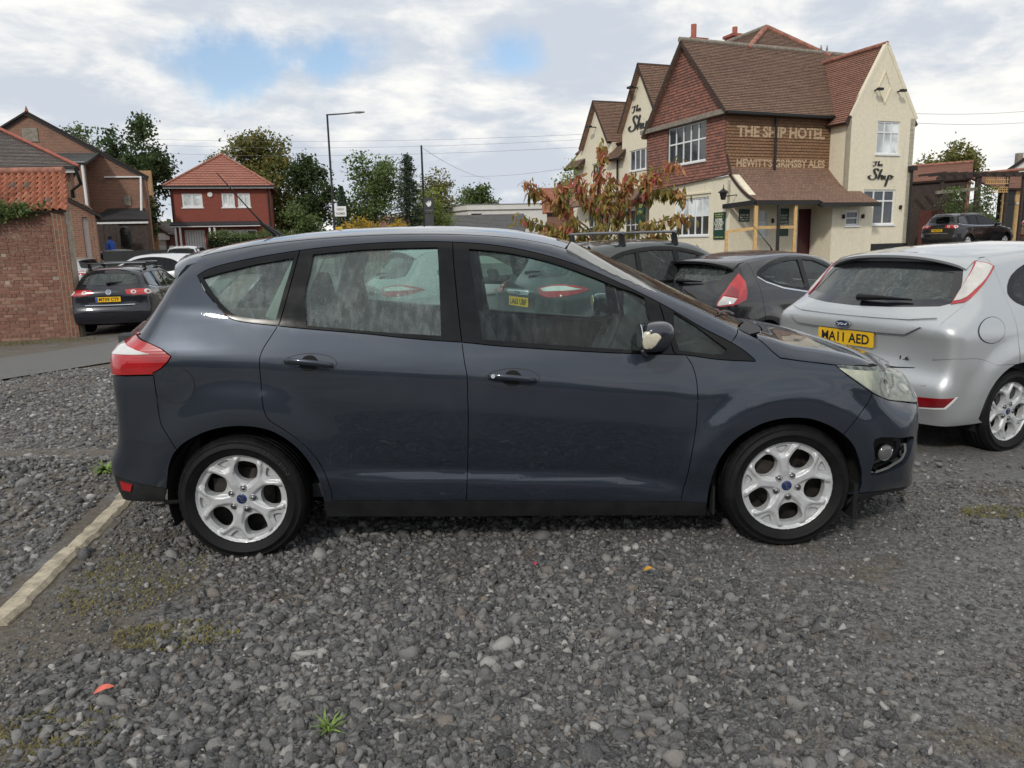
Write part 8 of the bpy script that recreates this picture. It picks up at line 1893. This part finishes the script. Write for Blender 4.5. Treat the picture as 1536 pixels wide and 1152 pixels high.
    for a,b,zz in (((2.62,.5),(2.30,-.12),1),((2.58,-.1),(2.34,-.66),1)):
        wb=MB(); p=[h.map([(a[0]+(b[0]-a[0])*t,a[1]+(b[1]-a[1])*t)],'top')[0]+np.array([.004,0,.014]) for t in (0,.3,.6,1)]; wb.tube(p,[.011,.009,.007,.005],6); wb.build('wiper',M['black_trim'],car)
    # tailgate with rear glass
    gr=h.map(gate,'side')[:,[1,2]]
    tg=mir([(-.01,1.415),(-.3,1.412),(-.56,1.405),(-.655,1.385)]+[tuple(v) for v in gr[::-1] if v[1]<1.37]+[(-.66,1.06),(-.62,1.0),(-.60,.93),(-.58,.87),(-.5,.845),(-.25,.84),(-.01,.84)])
    rg=mir([(-.01,1.39),(-.3,1.388),(-.55,1.375),(-.60,1.35),(-.66,1.19),(-.64,1.15),(-.4,1.13),(-.01,1.12)])
    tgate=panel('tailgate',h,[tg,rg],'rear',pm,car,h=.04)
    panel('rear_glass',h,[inset(resample(rg,.03),-.006)],'rear',M['glass_rear'],tgate,h=.06,off=-.008,gap=0,flange=.004)
    # tail lamps (wrap round the corner)
    RC=.25
    def rp(pts): # side points -> angle about the rear centre
        p=h.map(pts,'side'); return np.stack([np.arctan2(p[:,1],RC-p[:,0]),p[:,2]],1)
    for sg in (-1,1):
        lo=rp(tl); th0=-.62
        loop=join(lo[:-1],[(lo[-1][0],lo[-1][1])],[(-.86,1.108),(-.76,1.085),(-.66,1.07),(th0,1.04),(th0-.02,.99),(th0-.06,.94),(-.78,.922),(-.98,.925)])
        loop=loop*np.array([-sg,1]) if sg>0 else loop
        t=panel('tail_lamp',h,[loop],'rpolar',M['lamp_red'],car,ctr=RC,h=.02,us=.85,off=.006,gap=.002)
        wl=np.array([(-.965,1.018),(-.89,1.042),(-.8,1.058),(-.7,1.066),(-.645,1.055),(-.645,1.012),(-.8,1.014)])*np.array([1 if sg<0 else -1,1])
        panel('reversing_lens',h,[wl],'rpolar',M['lamp_clear'],t,ctr=RC,h=.02,us=.85,off=.0085,gap=.0,flange=.003)
    # bumpers
    bs=rp(c['bump_r_seam']); ar=rp(cut(c['arch_r'],(-.27,.573),(-.352,.364)))
    lt=rp(c['lip_r_top'])   # from rear to arch
    half=join([( -.012,.835)],[(-.25,.835),(-.5,.84),(-.62,.865),(-.66,.92),(-.78,.918),(-.98,.921)],bs,ar,lt[::-1],[(lt[0][0]+.1,.425),(-.55,.44),(-.3,.445),(-.012,.445)])
    panel('rear_bumper',h,[join(half,half[::-1]*np.array([-1,1]))],'rpolar',pm,car,ctr=RC,h=.03,us=.9)
    lb=rp(np.array([(-.39,.255),(-.45,.262)]))
    lip=join([(-.012,.44),(-.3,.44),(-.55,.435),(lt[0][0]+.1,.42)],lt,[lb[0]],[(lb[1][0],.262),(-1.0,.285),(-.8,.29),(-.4,.29),(-.012,.29)])
    panel('rear_valance',h,[join(lip,lip[::-1]*np.array([-1,1]))],'rpolar',M['black_plastic'],car,ctr=RC,h=.03,us=.9,off=-.004)
    for sg in (-1,1):
        rl=rp(np.array([(-.592,.395),(-.53,.378),(-.54,.345),(-.585,.352)]))*np.array([1 if sg<0 else -1,1])
        panel('rear_reflector',h,[rl],'rpolar',M['lamp_red'],car,ctr=RC,h=.02,us=.9,off=.004,gap=0)
    FC=2.3
    def fp(pts):
        p=h.map(pts,'side'); return np.stack([np.arctan2(p[:,1],p[:,0]-FC),p[:,2]],1)
    H3=np.array(CM['headlight']); th=np.arctan2(H3[:,1],H3[:,0]-FC)
    hl=np.stack([th,H3[:,2]],1)
    # trust the near-side points, shape the nose end by hand
    nose=np.array([(-.56,.833),(-.47,.805),(-.42,.775),(-.40,.735),(-.42,.69),(-.50,.668),(-.60,.664)])
    hl=join(hl[:3],[(-.72,.862)],nose,hl[9:])
    for sg in (-1,1):
        L2=hl*np.array([1 if sg<0 else -1,1])
        ho=panel('headlamp',h,[catmull(L2,2,True)],'polar',M['headlamp_glass'],car,ctr=FC,h=.03,us=.95,off=.004,gap=.002,flange=.01)
        panel('lamp_reflector',h,[inset(L2*np.array([.95,1]),.012)/np.array([.95,1])],'polar',M['lamp_haze'],ho,ctr=FC,h=.03,us=.95,off=-.012,gap=0,flange=.03)
        for aa,zz,rr in ((-.78,.765,.052),(-.58,.735,.042)):
            pu=MB()
            p=h.map([(aa*(1 if sg<0 else -1),zz)],'polar',ctr=FC)[0]; n=h.grad(p[None])[0]
            T=Matrix.Translation(p-n*.010)@Vector(n).to_track_quat('Z','Y').to_matrix().to_4x4()
            pu.add([T@Vector((rr*s_*math.cos(2*math.pi*q/20),rr*s_*math.sin(2*math.pi*q/20),z_)) for s_,z_ in ((1,.006),(.93,.008),(.75,-.002),(.3,-.01)) for q in range(20)],[(k*20+q,k*20+(q+1)%20,(k+1)*20+(q+1)%20,(k+1)*20+q) for k in range(3) for q in range(20)],True)
            pu.build('lamp_bowl',M['chrome'],ho)
    af=fp(cut(c['arch_f'],(2.885,.57),(3.0,.30))); bsf=fp(c['bump_f_seam'])
    fogo=np.array([(-.885,.535),(-.78,.53),(-.69,.515),(-.70,.46),(-.73,.40),(-.79,.362),(-.865,.345),(-.875,.44)])
    half=join([(-.012,.71),(-.2,.712),(-.36,.70),(-.42,.682),(-.50,.662),(-.60,.657)],[(a,b) for a,b in hl[-6:] if b<.758],bsf,af,[(af[-1][0],.262),(-.95,.255),(-.8,.25),(-.6,.235),(-.3,.23),(-.012,.23)])
    fb=panel('front_bumper',h,[join(half,half[::-1]*np.array([-1,1])),catmull(fogo,3,True),catmull(fogo*np.array([-1,1]),3,True),rrect(-.42,.42,.31,.47,.03)],'polar',pm,car,ctr=FC,h=.028,us=.95,gap=.002,flange=.03)
    panel('lower_grille',h,[rrect(-.45,.45,.29,.49,.03)],'polar',M['black_trim'],fb,ctr=FC,h=.05,us=.95,off=-.035,gap=0)
    for k in range(4):
        panel('grille_bar',h,[rrect(-.42,.42,.325+.04*k,.338+.04*k,.004,2)],'polar',M['black_plastic'],fb,ctr=FC,h=.06,us=.95,off=-.01,gap=0)
    for sg in (-1,1):
        L2=fogo*np.array([1 if sg<0 else -1,1])
        f=panel('fog_lamp_recess',h,[inset(resample(L2,.02),-.01)],'polar',M['black_trim'],fb,ctr=FC,h=.04,us=.95,off=-.045,gap=0)
        ch=np.array([(-.745,.495),(-.735,.455),(-.75,.412),(-.80,.375),(-.855,.355),(-.855,.37),(-.805,.39),(-.765,.42),(-.75,.455),(-.76,.495)])*np.array([1 if sg<0 else -1,1])
        panel('fog_trim',h,[ch],'polar',M['chrome'],f,ctr=FC,h=.02,us=.95,off=-.006,gap=0,flange=.02)
        p=h.map([(-.815*(1 if sg<0 else -1),.45)],'polar',ctr=FC)[0]; n=h.grad(p[None])[0]
        b=MB(); T=Matrix.Translation(p-n*.03)@Vector(n).to_track_quat('Z','Y').to_matrix().to_4x4(); b.add([T@Vector((r_*math.cos(2*math.pi*q/18),r_*math.sin(2*math.pi*q/18),z_)) for r_,z_ in ((.042,0),(.038,.012),(.02,.016),(.001,.017)) for q in range(18)],[(k*18+q,k*18+(q+1)%18,(k+1)*18+(q+1)%18,(k+1)*18+q) for k in range(3) for q in range(18)],True); b.build('fog_lamp',M['pane_dark'],f)
    lipf=join([(-.012,.226),(-.3,.226),(-.6,.231),(-.8,.245),(-.95,.25),(af[-1][0],.258)],[(af[-1][0]-.03,.19),(-.9,.165),(-.6,.16),(-.3,.16),(-.012,.16)])
    panel('front_valance',h,[join(lipf,lipf[::-1]*np.array([-1,1]))],'polar',M['black_plastic'],car,ctr=FC,h=.04,us=.95,off=-.004,gap=.001)
    ug=rrect(-.36,.36,.715,.745,.01,2)
    panel('upper_grille',h,[ug],'polar',M['black_trim'],car,ctr=FC,h=.05,us=.95,off=-.01,gap=0)
    # fuel flap: a disc panel a hair proud of the quarter
    fl=disc(-.242,.872,.083,.083,36)
    for o in (panel('fuel_flap',h,[fl],'side',pm,car,-1,off=.0025,gap=.0,h=.03,flange=.004),): pass
    panel('flap_gap',h,[disc(-.242,.872,.0865,.0865,40),disc(-.242,.872,.0825,.0825,40)],'side',M['rubber'],car,-1,off=.0012,gap=0,h=.03,flange=.001)
    # door handles
    for key,(x,z) in (('r',(.379,.958)),('f',(1.324,.865))):
        for sg in (-1,1):
            d=doors[key,sg]
            ring_o=disc(x,z,.128,.047,40); 
            cup=panel('handle_cup',h,[disc(x,z,.126,.0455,40)],'side',pm,d,sg,off=.001,gap=0,h=.02,flange=.003)
            panel('cup_edge',h,[disc(x,z,.129,.048,40),disc(x,z,.1255,.0445,40)],'side',M['rubber'],d,sg,off=.0012,gap=0,h=.03,flange=.001)
            panel('cup_shade',h,[join(crv([(x-.045,z+.005),(x-.02,z+.034),(x+.02,z+.036),(x+.05,z+.005)],4),crv([(x+.045,z-.012),(x+.02,z-.032),(x-.02,z-.033),(x-.045,z-.012)],4))],'side',M['dark'],d,sg,off=.002,gap=0,h=.02,flange=.002)  # flat near-black patch, painting in the shade of the finger recess
            hb=MB(); pts=[(x-.112,z+.012),(x-.09,z+.014),(x-.04,z+.008),(x+.02,z+.001),(x+.07,z-.006),(x+.11,z-.011)]
            p=h.map(pts,'side',sg); off=[.006,.022,.030,.030,.024,.006]; n=h.grad(p)
            P=[Vector(p[i]+n[i]*off[i]) for i in range(6)]
            V=[];F=[]
            for i,q_ in enumerate(P):
                hh=.0155 if 0<i<5 else .011; tt=.010
                for a in range(10):
                    t=2*math.pi*a/10; V.append(q_+Vector((0,0,1))*(hh*math.sin(t))+Vector(n[i])*(tt*math.cos(t)))
            for i in range(5):
                for a in range(10): F.append((i*10+a,i*10+(a+1)%10,(i+1)*10+(a+1)%10,(i+1)*10+a))
            F.append(tuple(range(9,-1,-1))); F.append(tuple(range(50,60)))
            hb.add(V,F,True); ho=hb.build('door_handle',pm,d)
            if key=='f' and sg<0:
                T=Matrix.Translation(P[1]+Vector(n[1])*.011)@Vector(n[1]).to_track_quat('Z','Y').to_matrix().to_4x4()
                k=MB(); k.prism([tuple(v) for v in disc(0,0,.010,n=16)],.003,T,0); k.build('key_lock',M['chrome'],d)
    # mirrors
    for sg in (-1,1):
        out=[(1.905,.972),(1.908,1.03),(1.925,1.085),(1.96,1.108),(2.0,1.107),(2.035,1.085),(2.055,1.05),(2.055,1.01),(2.03,.975),(1.97,.967)]
        C0=np.array([1.97,1.062]); y0=.845; rings=[]
        V=[];F=[]; m=28
        # housing: rounded wedge, flat at the back where the glass sits, swept round at the front
        for k,(yy,sc,sx) in enumerate(((.845,.35,.03),(.86,.72,.015),(.885,.93,.004),(.93,1.0,.0),(.98,.99,.0),(1.015,.92,-.002),(1.038,.74,-.004),(1.046,.45,-.006))):
            for q in range(m):
                t=2*math.pi*q/m; ct,st_=math.cos(t),math.sin(t)
                e=lambda v,p:math.copysign(abs(v)**p,v)
                px=C0[0]+sx+sc*(.092*e(ct,.85) if ct>0 else .058*e(ct,.45)); pz=C0[1]+sc*(.066*e(st_,.8) if st_>0 else .072*e(st_,.7))+sc*.012*ct
                V.append((px,sg*yy,pz))
        for k in range(7):
            for q in range(m): F.append((k*m+q,k*m+(q+1)%m,(k+1)*m+(q+1)%m,(k+1)*m+q))
        F.append(tuple(range(m-1,-1,-1))); F.append(tuple(range(7*m,8*m)))
        b=MB(); b.add(V,F,True); mo=b.build('door_mirror',M['mirror_paint'],car)
        f=MB(); f.tube([(2.05,sg*.79,1.0),(2.03,sg*.85,1.0),(2.0,sg*.90,1.01)],[.035,.030,.026],10); f.build('mirror_foot',M['black_trim'],mo)
        g=MB(); T=Matrix.Translation((1.9115,sg*.945,1.062))@Matrix.Rotation(R(-90),4,'Y'); g.prism([tuple(v) for v in disc(0,0,.055,.082,24)],.004,T,0); g.build('mirror_glass',M['chrome'],mo)
        s_=MB(); s_.tube([(1.94,sg*.87,.992),(1.94,sg*.94,.990),(1.945,sg*1.0,.994)],[.018,.024,.016],8); s_.build('mirror_skirt',M['black_trim'],mo)
        il=np.array([(1.916,1.085),(1.95,1.09),(1.992,1.074),(1.975,1.045),(1.95,1.016),(1.914,1.016)])
        Q=catmull(il,3,True); uv,fc,bl=triangulate([Q],.008)
        yy=1.050-.5*((uv[:,0]-1.96)**2+(uv[:,1]-1.055)**2)*9
        Vv=[(u,sg*y_,v) for (u,v),y_ in zip(uv,yy)]+[(u,sg*(y_-.03),v) for (u,v),y_ in zip(uv,yy)]; n_=len(uv); Lp=bl[0]
        mesh('indicator_lens',Vv,[tuple(f) for f in fc]+[(Lp[k],Lp[(k+1)%len(Lp)],n_+Lp[(k+1)%len(Lp)],n_+Lp[k]) for k in range(len(Lp))],M['lamp_amber'],mo,True)
    # aerial
    a=MB(); base=h.map([(.0,.0)],'top')[0]; a.tube([base+np.array([.04,0,-.005]),base+np.array([0,0,.03]),base+np.array([-.07,0,.085])],[.028,.018,.008],8); a.tube([base+np.array([-.05,0,.07]),base+np.array([-.14,0,.175]),base+np.array([-.29,0,.36])],[.0065,.004,.003],6); a.build('aerial',M['black_trim'],car)
    # underside, arch liners
    u=MB(); u.box(-.36,3.1,-.60,.60,.19,.26); u.box(.42,2.22,-.80,.80,.185,.25); u.build('underbody',M['dark'],car)
    for cx,cz in ((0.02,.30),(2.64,.29)):
        for sg in (-1,1):
            l=MB(); n=20; V=[];F=[]
            for q in range(n+1):
                t=math.pi*(-.12+1.24*q/n); rr=.385
                for yy in (.60,.845): V.append((cx+rr*math.cos(t),sg*yy,cz+rr*math.sin(t)*.98))
            for q in range(n): F.append((2*q,2*q+1,2*q+3,2*q+2))
            V.append((cx,sg*.6,cz)); 
            for q in range(n): F.append((2*q,2*q+2,len(V)-1))
            l.add(V,F,True); l.build('arch_liner',M['dark'],car)
    # cabin
    for sg in (-1,1):
        lt_=MB(); lt_.box(-.58,.22,min(sg*.66,sg*.72),max(sg*.66,sg*.72),.74,1.10); lt_.build('boot_side_trim',M['interior'],car,.01)
    fl=MB(); fl.box(-.3,2.45,-.74,.74,.26,.33); fl.box(2.2,2.5,-.74,.74,.3,.85); fl.box(-.62,-.25,-.68,.68,.3,.86); fl.build('cabin_floor',M['interior'],car)
    for sg in (-1,1):
        for nm,x0,x1,zt0,zt1 in (('rear_door_card',.47,1.07,1.06,1.02),('front_door_card',1.11,2.12,1.01,.94)):
            d=MB(); d.add([(x0,sg*.775,.32),(x1,sg*.775,.32),(x1,sg*.785,zt1),(x0,sg*.785,zt0),(x0,sg*.83,.32),(x1,sg*.83,.32),(x1,sg*.815,zt1),(x0,sg*.815,zt0)],[(0,1,2,3),(7,6,5,4),(3,2,6,7),(0,4,5,1),(0,3,7,4),(1,5,6,2)])
            d.box(x0+.15,x1-.15,min(sg*.70,sg*.78),max(sg*.70,sg*.78),.62,.70); o=d.build(nm,M['interior'],car,.012)
            hn=MB(); hn.beam((x1-.26,sg*.77,.86),(x1-.12,sg*.765,.85),.02,.03); hn.build('door_pull',M['chrome'],o)
        for nm,xx,zz in (('b_pillar_trim',1.09,1.0),):
            b=MB(); b.beam((1.10,sg*.79,.4),(1.09,sg*.775,1.02),.14,.05,(0,1,0)); b.beam((1.09,sg*.775,1.0),(1.05,sg*.615,1.49),.15,.04,(0,1,0)); b.build(nm,M['interior'],car,.01)
        b=MB(); b.beam((.22,sg*.77,1.14),(.36,sg*.62,1.46),.14,.03,(0,1,0)); b.beam((-.20,sg*.72,1.20),(.0,sg*.63,1.40),.06,.03,(0,1,0)); b.build('rear_pillar_trim',M['headlining'],car,.01)
        b=MB(); b.beam((2.38,sg*.74,1.0),(1.62,sg*.58,1.47),.05,.05,(0,1,0)); b.build('a_pillar_trim',M['headlining'],car,.01)
    hlp=roof.copy()
    panel('headlining',h,[inset(resample(roof,.05),.02)],'top',M['headlining'],car,h=.09,off=-.045,gap=0,flange=.005)
    def seat(x,y,w,rear=False,rec=.32):
        s=MB(); zb=.36 if not rear else .42
        o=thing_part('seat',car); 
        def loft(secs,nm,mt):
            V=[];F=[];m=20
            for cx,cz,a,b,ang in secs:
                for q in range(m):
                    t=2*math.pi*q/m; c_,s_=math.cos(t),math.sin(t)
                    e=lambda v,p:math.copysign(abs(v)**p,v)
                    yy=e(c_,.45)*a; dd=e(s_,.6)*b
                    V.append((x+cx+dd*math.cos(ang),y+yy,cz+dd*math.sin(ang)))
            for k in range(len(secs)-1):
                for q in range(m): F.append((k*m+q,k*m+(q+1)%m,(k+1)*m+(q+1)%m,(k+1)*m+q))
            F.append(tuple(range(m-1,-1,-1))); F.append(tuple(range((len(secs)-1)*m,len(secs)*m)))
            b_=MB(); b_.add(V,F,True); return b_.build(nm,mt,o)
        loft([(.48,zb+.18,w*.42,.05,1.57),(.44,zb+.19,w*.48,.075,1.57),(.2,zb+.17,w*.5,.09,1.57),(.02,zb+.15,w*.46,.08,1.57)],'cushion',M['fabric'])
        B=[];
        for k,(zz,ww,tt) in enumerate(((zb+.14,.46,.07),(zb+.22,.5,.085),(zb+.45,.5,.08),(zb+.62,.46,.065),(zb+.70,.38,.045))): B.append((.0-(zz-zb)*rec,zz,w*ww,tt,0.))
        loft(B,'backrest',M['fabric'])
        hx=-(.80)*rec; loft([(hx+.02,zb+.72,w*.25,.03,0.),(hx,zb+.76,w*.27,.05,0.),(hx-.02,zb+.86,w*.26,.05,0.),(hx-.02,zb+.91,w*.2,.03,0.)],'headrest',M['fabric'])
        return o
    def thing_part(nm,par):
        b=MB(); b.box(-.01,.01,-.01,.01,.30,.32,Matrix.Translation((1.0,0,0))); return b.build(nm,M['interior'],par)
    for sg in (-1,1): seat(1.33,sg*.37,.50)
    for yy in (-.46,0,.46): seat(.42,yy,.42,True)
    d=MB(); prof=[(2.42,1.00),(2.22,1.015),(2.08,.985),(1.98,.94),(1.95,.86),(2.0,.74),(2.12,.6),(2.3,.55)]
    V=[(a,-.74,z) for a,z in prof]+[(a,.74,z) for a,z in prof]; n=len(prof); d.add(V,[(k,k+1,n+k+1,n+k) for k in range(n-1)]+[tuple(range(n-1,-1,-1)),tuple(range(n,2*n))],False)
    d.add([(a,b_,c_) for a,b_,c_ in ((1.98,-.55,.95),(2.12,-.55,1.035),(2.2,-.55,1.03),(1.98,-.2,.95),(2.12,-.2,1.035),(2.2,-.2,1.03))],[(0,1,4,3),(1,2,5,4),(0,2,1),(3,4,5)]); d.build('dashboard',M['interior'],car,.015)
    st=MB(); ctr=Vector((1.80,-.37,.93)); ax=Vector((-.88,0,.47)).normalized(); e1=Vector((0,1,0)); e2=ax.cross(e1)
    ringp=[ctr+e1*(.185*math.cos(2*math.pi*q/40))+e2*(.185*math.sin(2*math.pi*q/40)) for q in range(41)]
    st.tube(ringp,.016,8,False)
    for a in (20,160,270): st.beam(ctr,ctr+e1*(.18*math.cos(R(a)))+e2*(.18*math.sin(R(a))),.035,.02,ax)
    st.tube([ctr+ax*.02,ctr-ax*.03,ctr-ax*.25],[.07,.075,.045],14); st.build('steering_wheel',M['interior'],car)
    rm=MB(); rm.tube([(1.78,0,1.46),(1.80,0,1.42)],.008,6); rm.box(1.775,1.80,-.11,.11,1.37,1.43); rm.build('rear_view_mirror',M['black_trim'],car,.012)
    # wheels
    for (x,z),sp,stt in (((0,.30),R(0),0),((2.648,.30),R(14.),0)):
        put_wheel(WD,car,(x,-.785,z),-1,sp,stt,letters='NEXEN' if x==0 else None); put_wheel(WD,car,(x,.785,z),1,R(20))
    for x0,x1,z0 in ((2.98,3.0,.12),(2.30,2.29,.16)):
        mf=MB(); mf.box(min(x0,x1),max(x0,x1),-.86,-.62,z0,.30); mf.build('mud_flap',M['dark'],car)
    return car,h

M['cmax_paint']=paint('grey blue metallic paint',(.028,.037,.054),.55,.36,dirt=.03)
M['mirror_paint']=paint('mirror paint',(.030,.033,.045),.5,.3,dirt=.03)
M['headlamp_glass']=glass('hazed lamp cover',(.92,.92,.83),.45,.2,base=.12)
WD=wheel_data(); WD['hw']=.205/2
CAR_LOC=(-1.3275,4.3653,0); CAR_YAW=.00598
CMAX,CMAX_HULL=build_cmax()
